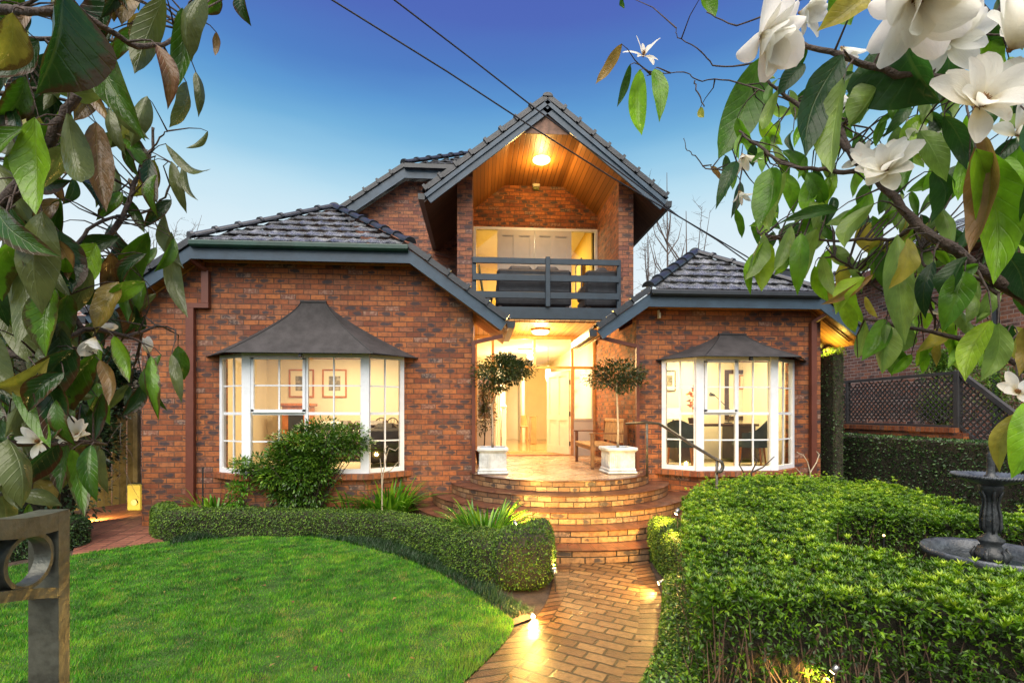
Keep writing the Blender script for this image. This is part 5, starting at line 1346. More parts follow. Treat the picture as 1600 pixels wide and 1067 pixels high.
for i in range(1100):
    a = Vector(Ps[i])-Vector(Ns[i])*random.uniform(.03, .12); a.z = random.uniform(0, .35); b = a+Vector((random.uniform(-.12, .12), random.uniform(-.12, .12), random.uniform(.2, .5))); b.z = min(b.z, .78)
    m2 = a.lerp(b, .5)+Vector((random.uniform(-.03, .03), random.uniform(-.03, .03), 0)); tw.tube([a, m2, b], [.005, .004, .002], 4, False)
tg = tw.build('stems', plain('brown_stem', (.13, .075, .045), .8, .5, 20), big); tg['kind'] = 'stuff'
# dark trimmed hedge under the lattice
def boxhedge(x0, x1, y0, y1, z1, nl, size, mat, label, name='clipped_hedge', z0=0):
    mb = MB(); mb.box(x0, x1, y0, y1, z0, z1, .03); return hedge(name, mb, nl, size, mat, label, depth=.05, lw=.55)
boxhedge(7.32, 7.8, 4.8, 10.2, 1.39, 42000, .042, M['lf_dark'], 'dark clipped hedge below the lattice fence')
a = W(1291, 645, 8.6); boxhedge(a.x-.07, a.x+.12, 8.3, 8.9, W(1291, 553, 8.5).z, 9000, .032, M['lf_dark'], 'tall narrow column of clipped ivy at the outer corner of the smaller wing', 'ivy_column')
a = W(1291, 645, 8.6); zt = W(1291, 553, 8.5).z
pn = np.stack([RNG.uniform(a.x-.09, a.x+.14, 260), RNG.uniform(8.25, 8.6, 260), zt+RNG.uniform(-.05, .09, 260)], 1)
V, F, lf = leaves(pn, unit(260)+np.array([0, 0, .6]), unit(260), np.full(260, .04), np.full(260, .02), RNG.uniform(.8, 1, 260))
npmesh('new_growth', V, F, M['lf_strap'], [o for o in bpy.data.objects if o.name.startswith('ivy_column')][0], lf)

# ------------------------------------------------------------------ fountain
class FB(MB):
    "fountain mesh: profile heights remapped, radii scaled about the axis"
    def build(s, *a, **k):
        s.v = [(fx.x+(p[0]-fx.x)*.62, fx.y+(p[1]-fx.y)*.62, float(np.interp(p[2], [0, .5, 1.19, 1.55], [0, .70, 1.32, 1.60]))) for p in s.v]
        return MB.build(s, *a, **k)
fx = P(1548, 800, 3.95); fc = (fx.x, fx.y)
ft = empty('garden_fountain', (fx.x, fx.y, 0), 'aged cast iron two tier fountain rising inside the azalea hedge', 'fountain')
c = (fx.x, fx.y, 0)
FB().lathe([(0, .0), (.62, 0), (.64, .08), (.60, .12), (.62, .40), (.66, .46), (.715, .475), (.72, .50), (.70, .515), (.63, .50), (.60, .44), (.55, .30), (0, .28)], c, 56).build('basin', M['fount2'], ft, True)
FB().lathe([(0, .42), (.60, .42)], c, 48).build('water', plain('still_dark_water', (.02, .03, .03), .06, .1), ft)
ped = FB(); prof = [(0, .30), (.16, .30), (.16, .36), (.12, .40), (.13, .44), (.17, .47), (.18, .50), (.13, .53), (.10, .57), (.13, .60), (.14, .62), (.07, .66), (.065, .70), (.085, .74), (.09, .80), (.07, .88), (.055, .95), (.065, 1.0), (.11, 1.05), (.13, 1.09), (.10, 1.13), (.07, 1.14)]
ped.lathe(prof, c, 28)
for k in range(6):   # leafy ribs of the stem
    a = k*math.pi/3; pts = [(c[0]+math.cos(a)*r_, c[1]+math.sin(a)*r_, z) for r_, z in ((.085, .68), (.10, .74), (.095, .84), (.075, .93), (.085, 1.0), (.12, 1.06))]; ped.tube(pts, [.014, .02, .018, .014, .018, .012], 6)
    pts = [(c[0]+math.cos(a+.5)*r_, c[1]+math.sin(a+.5)*r_, z) for r_, z in ((.14, .44), (.19, .49), (.15, .54))]; ped.tube(pts, [.02, .028, .015], 6)
ped.build('pedestal', M['fount'], ft, True)
up = FB(); up.lathe([(0, 1.10), (.10, 1.105), (.24, 1.135), (.36, 1.17), (.385, 1.185), (.39, 1.20), (.37, 1.205), (.34, 1.19), (.2, 1.165), (0, 1.16)], c, 56)
up.build('upper_bowl', M['fount2'], ft, True)
rope = FB()
for k in range(64):
    a = 2*math.pi*k/64; rope.tube([(c[0]+math.cos(a)*.383, c[1]+math.sin(a)*.383, 1.175), (c[0]+math.cos(a+.07)*.393, c[1]+math.sin(a+.07)*.393, 1.205)], .011, 5)
rope.build('rope_rim', M['fount2'], ft, True)
FB().lathe([(.0, 1.16), (.075, 1.165), (.07, 1.19), (.05, 1.20), (.042, 1.23), (.04, 1.40), (.045, 1.415), (.03, 1.43), (.03, 1.46), (.045, 1.475), (.035, 1.495), (.012, 1.51), (.014, 1.54), (0, 1.55)], c, 20).build('finial', M['fount'], ft, True)

# ------------------------------------------------------------------ lattice fence, low wall, neighbour
LXp = 7.85
def YX(px, X=LXp):
    k = (px-800)/FPX; return X*(CS-k*SN)/(SN+k*CS)
y1_, y2_, y3_ = YX(1497), YX(1303), YX(1600)
zt_, zb_ = W(1497, 582, y1_).z, W(1497, 666, y1_).z
lat = empty('lattice_fence', (LXp, y1_, 0), 'charcoal diagonal lattice fence on a low brick wall, stepping down beside the stairs', 'fence')
def latpanel(ya, yb, za0, za1, zb0, zb1, pitch=.075, w=.022):
    "panel in the plane x=LXp between y=ya (bottom za0, top za1) and y=yb"
    mb = MB(); d = pitch*1.414
    def lim(y, s): t = (y-ya)/(yb-ya); return (za0+(zb0-za0)*t) if s == 0 else (za1+(zb1-za1)*t)
    for sgn in (1, -1):
        c0 = -8.0
        lo, hi = min(ya, yb), max(ya, yb)
        c0 = math.floor((min(za0, zb0)-(sgn*hi if sgn > 0 else -lo))/d)*d-2
        c = -20.0
        while c < 20:
            # line z = sgn*y + c, clip to panel
            ys = np.linspace(lo, hi, 60); z = sgn*ys+c
            ok = (z >= np.array([lim(y, 0) for y in ys])) & (z <= np.array([lim(y, 1) for y in ys]))
            if ok.sum() >= 2:
                i = np.where(ok)[0]; x = LXp+(.008 if sgn > 0 else -.008); mb.bar((x, ys[i[0]], z[i[0]]), (x, ys[i[-1]], z[i[-1]]), .012, w, up=(0, 0, 1))
            c += d
    return mb
latpanel(y1_+.03, y2_+1.5, zb_+.03, zt_-.03, zb_+.03, zt_-.03).build('lattice_panel', M['lattice'], lat)
yq = YX(1690); za = zt_-(y1_-yq)*.82; zc = zb_-(y1_-yq)*.82
latpanel(y1_-.05, yq, zb_+.0, zt_-.03, zc, za).build('lattice_panel', M['lattice'], lat)
for y, z0, z1, w in ((y1_, 1.35, zt_+.03, .09), (YX(1325), zb_-.02, zt_, .07), (y2_+1.5, zb_, zt_, .07)): MB().box(LXp-w/2-.0, LXp+w/2, y-w/2, y+w/2, z0, z1, .006).build('post', M['lattice'], lat)
for s in (0,):
    MB().bar((LXp, y1_+.05, zt_), (LXp, y2_+1.5, zt_), .06, .05).build('rail', M['lattice'], lat); MB().bar((LXp, y1_+.05, zb_), (LXp, y2_+1.5, zb_), .06, .04).build('rail', M['lattice'], lat)
    MB().bar((LXp, y1_-.03, zt_-.0), (LXp, yq, za+.0), .07, .07).build('rail', M['lattice'], lat); MB().bar((LXp, y1_-.03, zb_), (LXp, yq, zc), .05, .05).build('rail', M['lattice'], lat)
lw_ = MB(); lw_.box(LXp-.12, LXp+.12, y1_-.2, 12.5, 0, zb_-.105); lw_.prism([(yq, 0), (y1_-.201, 0), (y1_-.201, zb_-.2), (yq, zc-.05)], LXp-.12, LXp+.12, axis='x')
lo_ = lw_.build('garden_wall', M['brick']); tag(lo_, 'low red brick retaining wall under the lattice fence', 'wall')
MB().box(LXp-.15, LXp+.15, y1_-.05, 12.5, zb_-.104, zb_-.022).build('coping', M['capbrick'], lo_)
# shrubs behind the lattice
for i, (px, py, Y, r_, lb) in enumerate(((1462, 572, 8.6, (.42, .35, .32), 'small bright shrub peeping over the lattice before the neighbouring brick wall'), (1560, 600, 7.6, (.62, .5, .75), 'loose leafy shrub behind the sloping lattice'), (1465, 640, 8.4, (.4, .3, .42), 'thin shrub seen through the lattice panel'))):
    a = W(px, py, Y); t = empty('garden_shrub', (a.x+.15, a.y, .3), lb, 'shrub')
    c_ = (max(a.x, LXp+.35), a.y, a.z); MB().tube([(c_[0], c_[1], .3), (c_[0]+.03, c_[1], a.z-.2), (c_[0], c_[1], a.z+.2)], [.03, .02, .008], 7).build('trunk', M['bark'], t)
    crown('crown', c_, r_, 2600, .07, M['lf_bush'], t, clumps=18, hollow=.2, lw=.3)
NX = 10.5
nb_ = empty('neighbour_house', (NX, 9, 0), 'neighbouring dark brick house with a grey tiled roof beyond the lattice', 'house')
MB().box(NX, NX+.25, 3.5, 17, 0, 5.55).build('wall', M['nbrick'], nb_)
MB().box(NX+.25, NX+6, 16.8, 17, 0, 5.55).build('wall', M['nbrick'], nb_)
mb = MB(); cl = 1/math.sqrt(1+.5**2); tiles(mb, (NX-.45, 17.6, 5.50), (0, -1, 0), (cl, 0, .5*cl), lambda v: max(0, v*cl), lambda v: 14.5, 3.6/cl)
rf = mb.build('roof', M['tile'], nb_)
mb = MB(); caps(mb, (NX-.45, 17.6, 5.55), (NX+3.15, 14.0, 7.35)); mb.build('ridge_cap', M['cap'], rf)
MB().box(NX-.53, NX-.43, 3.2, 17.7, 5.32, 5.47).build('gutter', M['down'], nb_); MB().box(NX-.42, NX+.0, 3.2, 17.7, 5.30, 5.33).build('soffit', M['weather'], nb_)
MB().box(NX-.09, NX-.01, 9.12, 9.20, 0, 5.3).build('downpipe', M['gutter'], nb_)
# house beyond on the left
nl = empty('neighbour_house', (-11, 15, 0), 'low neighbouring house with a red brown tiled roof glimpsed behind the leaves on the left', 'house')
mb = MB(); tiles(mb, (-15, 14.5, 4.2), (1, 0, 0), (0, .88, .47), lambda v: v*.6, lambda v: 8.2, 5); mb.build('roof', plain('red_brown_tile', (.22, .12, .09), .6, .4, 6), nl)
MB().box(-14.6, -7.2, 14.9, 15.1, 0, 4.2).build('wall', M['nbrick'], nl)

# ------------------------------------------------------------------ left fence, ivy, side stuff
fa, fb = G(60, 806), G(232, 781)
fe = empty('paling_fence', (fa+fb)/2, 'dark weathered paling fence with a slatted top closing the side path', 'fence')
d = (fb-fa).normalized(); L_ = (fb-fa).length; nrm = Vector((d.y, -d.x, 0))
mb = MB(); n = int(L_/.13)
for i in range(n+1):
    p = fa+d*(i*.13); o_ = .012*(i % 2); mb.bar(p+nrm*o_+Vector((0, 0, .0)), p+nrm*o_+Vector((0, 0, 1.95+.02*math.sin(i*3))), .118, .018, up=nrm)
mb.build('palings', M['fence'], fe)
mb = MB()
for i in range(9): z = 2.0+.08*i; mb.bar(fa+Vector((0, 0, z)), fb+Vector((0, 0, z)), .02, .045)
mb.build('slat_screen', M['fence'], fe)
MB().bar(fb-d*.25+nrm*.06, fb-d*.25+nrm*.06+Vector((0, 0, 2.7)), .09, .09).build('post', M['fence'], fe)
a = P(214, 778, 9.2); mbx = empty('hose_box', (a.x, a.y, 0), 'pale meter box with a round gauge standing at the house corner by the side path', 'box')
MB().box(a.x-.12, a.x+.14, a.y-.1, a.y+.15, .0, .50, .02).build('housing', M['tan'], mbx); MB().lathe([(0, 0), (.05, 0), (.05, .03), (0, .03)], (0, 0, 0), 16)
q = MB(); q.tube([(a.x+.03, a.y-.101, .16), (a.x+.03, a.y-.13, .16)], .055, 16); q.build('gauge', M['steel'], mbx)
iv = empty('ivy', (-7.5, 8.6, 0), 'dense dark ivy and shrubbery smothering the fence at the far left', 'ivy')
body = MB(); 
for (px, py, v, r_) in ((20, 740, 6.6, 1.0), (95, 690, 7.6, .8), (150, 620, 8.6, .55), (60, 620, 7.6, .9)):
    a = P(px, py, v); body.lathe([(0, -r_*.9), (r_*.6, -r_*.6), (r_*.75, 0), (r_*.55, r_*.6), (0, r_*.8)], (a.x-.2, a.y+.3, a.z), 14)
body.build('inner_growth', M['hedge_in'], iv)
for k, (px, py, v, r_, n_) in enumerate(((20, 740, 6.6, (1.15, .9, 1.1), 6500), (95, 690, 7.6, (.8, .7, 1.0), 5200), (150, 612, 8.6, (.65, .5, .55), 4200), (60, 600, 7.6, (1.1, .8, .8), 5200), (175, 570, 8.8, (.5, .4, .35), 2200))):
    a = P(px, py, v); crown('foliage', (a.x-.15, a.y+.2, a.z), r_, n_, .075, M['lf_ivy'], iv, clumps=30, hollow=.55, lw=.6)
vt = MB()
for i in range(60):
    a = P(random.uniform(60, 200), random.uniform(640, 740), random.uniform(7.4, 8.7)); b = a+Vector((random.uniform(-.3, .3), random.uniform(-.1, .1), random.uniform(-.6, -.1))); vt.tube([a, a.lerp(b, .5)+Vector((random.uniform(-.08, .08), 0, 0)), b], [.005, .004, .002], 4, False)
vt.build('tendrils', M['greytwig'], iv)
mb = ribbon([G(-60, 880), G(20, 868), G(80, 858), G(118, 846)], [.5, .5, .45], [.42, .42, .36], n=30)
hedge('box_hedge', mb, 13000, .03, M['lf_dark'], 'low dark hedge seen through the gate ring beside the lawn', lw=.5)
# ------------------------------------------------------------------ bare trees behind
def bare(x, y, h, label, seed, spread=.35, nb=9, twigs=60, base=0, group=None):
    t = empty('bare_tree', (x, y, base), label, 'tree', group); r_ = random.Random(seed)
    tr = MB(); tr.tube([(x, y, base), (x+.05, y, h*.5), (x, y, h)], [.12, .06, .012], 8); tr.build('trunk', M['greytwig'], t)
    br = MB()
    for i in range(nb):
        z = h*r_.uniform(.25, .8); a = r_.uniform(0, 6.28); l = h*spread*r_.uniform(.5, 1); s = Vector((x, y, z)); e = s+Vector((math.cos(a)*l*.45, math.sin(a)*l*.45, l)); m_ = s.lerp(e, .5)+Vector((math.cos(a)*.1*l, math.sin(a)*.1*l, -.03))
        br.tube([s, m_, e], [.035, .022, .006], 5, False)
        for k in range(twigs//nb):
            q = s.lerp(e, r_.uniform(.2, 1)); w = Vector((r_.uniform(-1, 1), r_.uniform(-1, 1), r_.uniform(.1, 1.2))).normalized()*r_.uniform(.2, .8)*h*.08; br.tube([q, q+w*.6+Vector((0, 0, .03)), q+w], [.009, .006, .003], 4, False)
            for _ in range(2): w2 = Vector((r_.uniform(-1, 1), r_.uniform(-1, 1), r_.uniform(-.2, 1))).normalized()*.3; br.tube([q+w*.7, q+w*.7+w2], [.005, .003], 3, False)
    br.build('limbs', M['greytwig'], t); return t
a = P(1042, 645, 22); bare(a.x, a.y, CH+(645-270)/760*22, 'tall slender bare tree rising behind the roof between the two gables', 3, .16, 26, 150)
a = P(1012, 645, 20); bare(a.x, a.y, CH+(645-370)/760*20, 'short twiggy bare tree beside the balcony pier', 4, .3, 22, 330)
a = P(1072, 645, 20); bare(a.x, a.y, CH+(645-330)/760*20, 'bare tree with one long leaning branch behind the smaller wing', 5, .4, 14, 120)
a = P(240, 645, 22); bare(a.x, a.y, CH+(645-375)/760*22, 'bare twiggy tree behind the larger wing, half hidden by magnolia leaves', 6, .45, 26, 420)
# ------------------------------------------------------------------ shrubs and plants in the bed
a = P(487, 720, 7.62); sh = empty('camellia_shrub', (a.x, a.y, 0), 'glossy round camellia shrub growing in front of the larger bay window', 'shrub')
tb_ = MB(); rr = random.Random(5)
for i in range(16):
    e = Vector((a.x+rr.uniform(-.75, .8), a.y+rr.uniform(-.3, .2), rr.uniform(.8, 1.6))); tb_.tube([(a.x+rr.uniform(-.1, .1), a.y, 0), Vector((a.x, a.y, 0)).lerp(e, .5)+Vector((0, 0, .12)), e], [.016, .011, .004], 5)
tb_.build('limbs', M['bark'], sh)
crown('crown', (a.x+.20, a.y-.02, 1.33), (.80, .27, .36), 6000, .062, M['lf_bush'], sh, clumps=24, hollow=.4)
crown('crown', (a.x-.24, a.y-.05, .86), (.66, .27, .50), 8200, .062, M['lf_bush'], sh, clumps=24, hollow=.35)
crown('crown', (a.x+.0, a.y-.04, 1.08), (.45, .25, .34), 2800, .062, M['lf_bush'], sh, clumps=12, hollow=.2)
crown('crown', (a.x-.86, a.y-.0, 1.0), (.36, .22, .24), 1200, .06, M['lf_bush'], sh, clumps=12, hollow=.2)
b_ = P(375, 765, 7.5); s2 = empty('small_shrub', (b_.x, b_.y, 0), 'small loose shrub with yellowing leaves below the larger bay sill', 'shrub')
MB().tube([(b_.x, b_.y, 0), (b_.x+.02, b_.y, .7)], [.012, .006], 6).build('stem', M['bark'], s2)
crown('crown', (b_.x, b_.y, .58), (.30, .2, .28), 620, .06, M['lf_strap'], s2, clumps=10, hollow=.1, lw=.35)
def strapplant(px, py, v, r_, n, label, L0=.55, seed=0):
    a = P(px, py, v); t = empty('agapanthus', (a.x, a.y, 0), label, 'plant', None)
    mb = MB(); rr = random.Random(seed+int(px))
    for i in range(n):
        az = rr.uniform(0, 6.28); rad = rr.random()**.5*r_*.45; b = Vector((a.x+math.cos(az)*rad, a.y+math.sin(az)*rad*.6, 0.0)); L = L0*rr.uniform(.65, 1.15); az2 = az+rr.uniform(-.6, .6); out = rr.uniform(.25, .85)
        vs = []; lf = []; k = 6; w = rr.uniform(.014, .022); sd = Vector((-math.sin(az2), math.cos(az2), 0)); rn = rr.random()
        for j in range(k+1):
            t_ = j/k; p = b+Vector((math.cos(az2), math.sin(az2), 0))*(L*out*t_**1.5)+Vector((0, 0, L*(t_*1.05-.62*out*t_**2.4)))
            ww = w*(1-.15*t_)*(1 if t_ < .8 else (1-t_)*5+.02); vs += [p-sd*ww, p+Vector((0, 0, -.004)), p+sd*ww]; lf += [(-1, t_, rn), (0, t_, rn), (1, t_, rn)]
        mb.add(vs, [(3*j+q, 3*j+q+1, 3*j+q+4, 3*j+q+3) for j in range(k) for q in (0, 1)], lf)
    mb.build('foliage', M['lf_strap'], t, True); MB().lathe([(0, 0), (r_*.3, .0), (r_*.2, .07), (0, .1)], (a.x, a.y, 0), 10).build('base', M['hedge_in'], t); return t
strapplant(606, 800, 7.75, .62, 230, 'wide agapanthus clump beside the curved steps, behind the low hedge', .86)
strapplant(548, 800, 7.75, .3, 60, 'half hidden agapanthus under the bay window next to the camellia', .72)
strapplant(757, 845, 6.2, .5, 190, 'brightly lit agapanthus clump between the low hedge and the steps', .80)
strapplant(335, 800, 7.75, .40, 90, 'small agapanthus clump beside the black stake near the downpipe', .70)
def twigs(px, py, v, pl, label, r0=.010):
    a = P(px, py, v); t = MB()
    for br in pl: t.tube([P(x, y, v+dv) for x, y, dv in br], np.linspace(r0, r0*.45, len(br)), 6)
    o = t.build('bare_shrub', M['paletwig'] if 'pale' in label else M['bark']); tag(o, label, 'shrub'); return o
twigs(597, 800, 7.2, [[(597, 810, 0), (597, 760, 0), (599, 738, .02), (604, 712, .05), (608, 700, .02), (618, 704, 0), (624, 697, 0)], [(599, 738, .02), (610, 735, -.03), (622, 722, -.04)], [(604, 712, .05), (600, 703, 0), (606, 696, 0)], [(597, 760, 0), (596, 735, 0), (594, 716, 0)]], 'pale pruned stem with bare twigs standing before the last pane of the larger bay')
twigs(1165, 745, 7.6, [[(1175, 760, 0), (1174, 738, 0), (1182, 722, 0), (1186, 708, 0)], [(1174, 738, 0), (1192, 730, .05), (1210, 713, .05)], [(1165, 760, 0), (1162, 738, 0), (1155, 726, 0), (1160, 712, 0)], [(1182, 722, 0), (1178, 711, 0)]], 'dark pruned rose stems in front of the smaller bay window', .014)
twigs(1262, 745, 7.8, [[(1266, 765, 0), (1266, 738, 0), (1262, 722, 0), (1256, 712, 0), (1245, 706, 0)], [(1266, 738, 0), (1276, 722, 0), (1280, 710, 0), (1276, 705, 0)], [(1262, 760, 0), (1250, 738, 0), (1243, 730, 0)]], 'pale bare forked shrub against the smaller wing downpipe', .010)
a = P(317, 770, 7.7); tag(MB().tube([(a.x, a.y, 0), (a.x, a.y, .95)], .012, 8).lathe([(0, 0), (.022, 0), (.022, .02), (0, .03)], (a.x, a.y, .95), 10).build('garden_stake', M['dark']), 'thin black upright stake in the bed near the downpipe', 'stake')

# ------------------------------------------------------------------ garden spotlights
def spot(px, py, v, aim, label, e=12, stake=True, ang=110, up=.12, col=(1, .60, .14), hot=True, nm=1.0):
    p = P(px, py, v); aim = P(*aim); t = empty('garden_spotlight', (p.x, p.y, 0), label, 'garden light', 'small metal garden spotlights')
    d = (aim-p).normalized(); b = p-d*.07*nm
    MB().tube([b, p-d*.005], [.020*nm, .024*nm], 14).build('lamp_head', M['steel'], t, True)
    q = MB(); q.tube([p-d*.0045, p-d*.001], [.019*nm, .019*nm], 14); q.build('lens', M['bulbhot' if hot else 'bulb'], t)
    MB().tube([b+d*.03-Vector((0, 0, .012)), (b.x, b.y, -.01)], .006, 6).build('stake', M['dark'], t)
    lamp('SPOT', 'garden_spot_light', p+d*.02, e, col, .03, t, spot=ang, target=aim); return t
p0 = P(833, 962, 4.35)
spot(833, 963, 4.33, (900, 1150, 2.6), 'blazing spotlight at the lawn corner of the brick path, facing the gate', 22, ang=155)
lamp('POINT', 'garden_fill_light', P(824, 928, 4.35), 18, (1, .58, .12), .03)  # added lamp without a fitting, spreads the glow of the spotlight beside it
spot(866, 887, 5.0, (852, 800, 5.3), 'little steel spotlight on the clipped shrub by the bottom step', 45, ang=110)
spot(806, 820, 5.75, (815, 850, 5.5), 'stake spotlight behind the low hedge, beaming down on the clipped shrub', 50, ang=130)
spot(1028, 911, 4.95, (930, 950, 5.0), 'steel spotlight at the right edge of the brick path, shining across the pavers', 42, ang=130)
spot(1056, 803, 5.3, (1030, 850, 5.2), 'stake spotlight above the short hedge right of the steps', 60, ang=130)
spot(1300, 1050, 2.7, (1240, 1120, 2.75), 'spotlight glowing among the stems at the foot of the azalea hedge', 22, ang=150, nm=.7)
spot(1381, 836, 4.25, (1385, 825, 4.0), 'tiny light among the dark inner stems of the azalea hedge beyond the front arm', 3, ang=140, nm=.5, hot=False)
spot(135, 808, 8.1, (205, 785, 9.3), 'bright spotlight low on the side path, lighting the paling fence', 170, ang=120, up=.1)
lamp('SPOT', 'step_fill_light', P(790, 800, 6.0), 220, (1, .58, .13), .04, None, spot=100, target=P(930, 790, 7.0))  # added lamps without fittings, both brighten the steps
lamp('SPOT', 'step_fill_light', P(1052, 790, 5.5), 210, (1, .58, .13), .04, None, spot=100, target=P(930, 790, 7.0))

# fallen leaves on the lawn and path
n_ = 46; X = RNG.uniform(-4.5, .3, n_); Y = RNG.uniform(3.0, 6.8, n_); X[30:] = RNG.uniform(.2, 1.2, n_-30); Y[30:] = RNG.uniform(3.3, 5.6, n_-30)
C = np.stack([X, Y, np.where(np.arange(n_) < 30, .034, .012)], 1); D = np.stack([np.cos(X*50), np.sin(X*50), RNG.uniform(-.05, .15, n_)], 1); N = np.tile(np.array([[0, 0, 1.0]]), (n_, 1))+unit(n_)*.2
V, F, lf = leaves(C, D, N, RNG.uniform(.035, .07, n_), RNG.uniform(.016, .03, n_), RNG.random(n_))
o = npmesh('fallen_leaves', V, F, leafmat('fallen_leaf', [(0, (.16, .05, .02)), (.6, (.26, .12, .03)), (1, (.32, .24, .06))], rough=.6, trans=.1), None, lf); tag(o, 'few small brown fallen leaves scattered on the lawn and brick path', 'fallen leaves', kind='stuff')
# ------------------------------------------------------------------ magnolias close to the camera
KIND = dict(d=(.02, .30), g=(.36, .58), b=(.62, .84), y=(.90, .95), n=(.97, 1.0), u=(.3, .6))
rl_ = random.Random(11)
def bigleaf(mb, B, T, w, under=False, rn=.4, bow=.12, roll=.0, fold=.30, wave=.05):
    B = Vector(B); T = Vector(T); ax = T-B; L = ax.length; ax.normalize()
    view = ((B+T)/2-Vector((0, 0, CH))).normalized(); sd = ax.cross(view).normalized(); nr = sd.cross(ax).normalized()
    if nr.dot(view) > 0: nr = -nr; sd = -sd
    q = Matrix.Rotation(roll, 3, ax); sd = q @ sd; nr = q @ nr
    if under: nr = -nr
    nu, nv = 6, 12; vs = []; lf = []; ph = rl_.uniform(0, 6); sg = rl_.choice((-1, 1)); cs = rl_.uniform(-.10, .10)*L
    for i in range(nv+1):
        t = i/nv; prof = (math.sin(math.pi*min(1, t*1.0)**.82)**.85) if t < 1 else 0.0
        if t > .86: prof *= .45+.55*(1-t)/.14
        hw = w/2*max(.0, prof)
        c = B+ax*(L*t)+nr*(bow*L*math.sin(math.pi*t)*sg)+sd*(cs*math.sin(math.pi*t))
        for j in range(nu+1):
            s = j/nu*2-1
            p = c+sd*(s*hw*(1-.06*fold))+nr*(abs(s)**1.3*hw*fold+wave*hw*abs(s)*math.sin(t*13+ph+s*1.5))
            vs.append(p); lf.append((s, t, rn))
    fs = []
    for i in range(nv):
        for j in range(nu):
            a = i*(nu+1)+j; f_ = (a, a+1, a+nu+2, a+nu+1); fs.append(f_)
    # make the face normal agree with nr
    a, b_, c_ = Vector(vs[3*(nu+1)]), Vector(vs[3*(nu+1)+nu]), Vector(vs[6*(nu+1)])
    if (b_-a).cross(c_-a).dot(nr) < 0: fs = [f_[::-1] for f_ in fs]
    mb.add(vs, fs, lf)
def nearest(pt, segs):
    best = None
    for a, b, r_ in segs:
        ab = b-a; t = max(0, min(1, (pt-a).dot(ab)/max(1e-9, ab.length_squared))); q = a+ab*t; d = (pt-q).length
        if best is None or d < best[0]: best = (d, q, r_)
    return best
WF = .92
def magnolia(label, root, trunk_pts, branches, leafs, fill, flowers, mat, cap):
    t = empty('magnolia_tree', root, label, 'magnolia tree', 'magnolia trees framing the view')
    MB().tube(trunk_pts, np.linspace(.085, .045, len(trunk_pts)), 12).build('trunk', M['bark'], t, True)
    bm_ = MB(); segs = []
    for pts, r0, r1 in branches:
        P3 = spline([P(*q) for q in pts], 5); n = len(P3)
        P3 = [p+Vector((rl_.uniform(-1, 1), rl_.uniform(-1, 1), rl_.uniform(-1, 1)))*.004 for p in P3]
        rr = [r0+(r1-r0)*i/(n-1)+(.10*r0 if i % 5 == 0 else 0) for i in range(n)]; bm_.tube(P3, rr, 8)
        segs += [(P3[i], P3[i+1], rr[i]) for i in range(n-1)]
    lm = MB(); tw = MB(); todo = []
    for x0, y0, x1, y1, w, k in leafs:
        ln = math.hypot(x1-x0, y1-y0); v = min(2.6, max(.62, .155*FPX/max(ln, w*1.6)*rl_.uniform(.9, 1.1)))
        todo.append((x0, y0, x1, y1, w*WF, k, v))
    for f_ in fill:   # (count, region fn, length range px)
        cnt, reg, lr, ks = f_; c = 0; tries = 0
        while c < cnt and tries < cnt*40:
            tries += 1; x = rl_.uniform(reg[0], reg[2]); y = rl_.uniform(reg[1], reg[3])
            if not cap(x, y): continue
            ln = rl_.uniform(*lr); a = rl_.gauss(math.pi/2, .55); x1 = x+ln*math.cos(a); y1 = y+ln*math.sin(a)
            if not cap(x1, y1): continue
            todo.append((x, y, x1, y1, ln*rl_.uniform(.22, .40), rl_.choice(ks), min(3.2, .15*FPX/ln*rl_.uniform(.9, 1.25)))); c += 1
    pix = []
    for a_, b2, r_ in segs:
        for q_ in (a_, b2):
            d_ = q_-Vector((0, 0, CH)); vv = q_.x*SN+q_.y*CS; pix.append(((q_.x*CS-q_.y*SN)/vv*FPX+800, HOR-(q_.z-CH)/vv*FPX, vv))
    pix = np.array(pix)
    for x0, y0, x1, y1, w, k, v in todo:
        bi = int(np.argmin((pix[:, 0]-x0)**2+(pix[:, 1]-y0)**2)); bv = pix[bi, 2]; v = min(max(v, bv-.16), bv+.16)
        B = P(x0, y0, v); T = P(x1, y1, v+rl_.uniform(-.03, .03)*v); u = 'u' in k; kk = k.replace('u', '') or 'u'
        lo, hi = KIND[kk]; roll = rl_.uniform(-.8, .8); ww = w/FPX*v/math.cos(roll)
        bigleaf(lm, B, T, ww, u, rl_.uniform(lo, hi), rl_.uniform(.04, .20), roll, rl_.uniform(.25, .8), rl_.uniform(.04, .16))
        nb = nearest(B, segs)
        if nb:
            q = nb[1]; md = B.lerp(q, .5)+Vector((rl_.uniform(-.02, .02), rl_.uniform(-.02, .02), .02*rl_.random()))
            tw.tube([B+(T-B)*.02, B.lerp(md, .4)+Vector((0, 0, .006)), md, q], [.0014, .0017, .0024, .0036], 5, False)
    bm_.v += []; bo = bm_.build('branches', M['bark'], t, True); tw.build('twigs', M['bark'], bo, True)['kind'] = 'stuff'
    lm.build('foliage', mat, t, True)
    for fl_ in flowers: flower(t, *fl_)
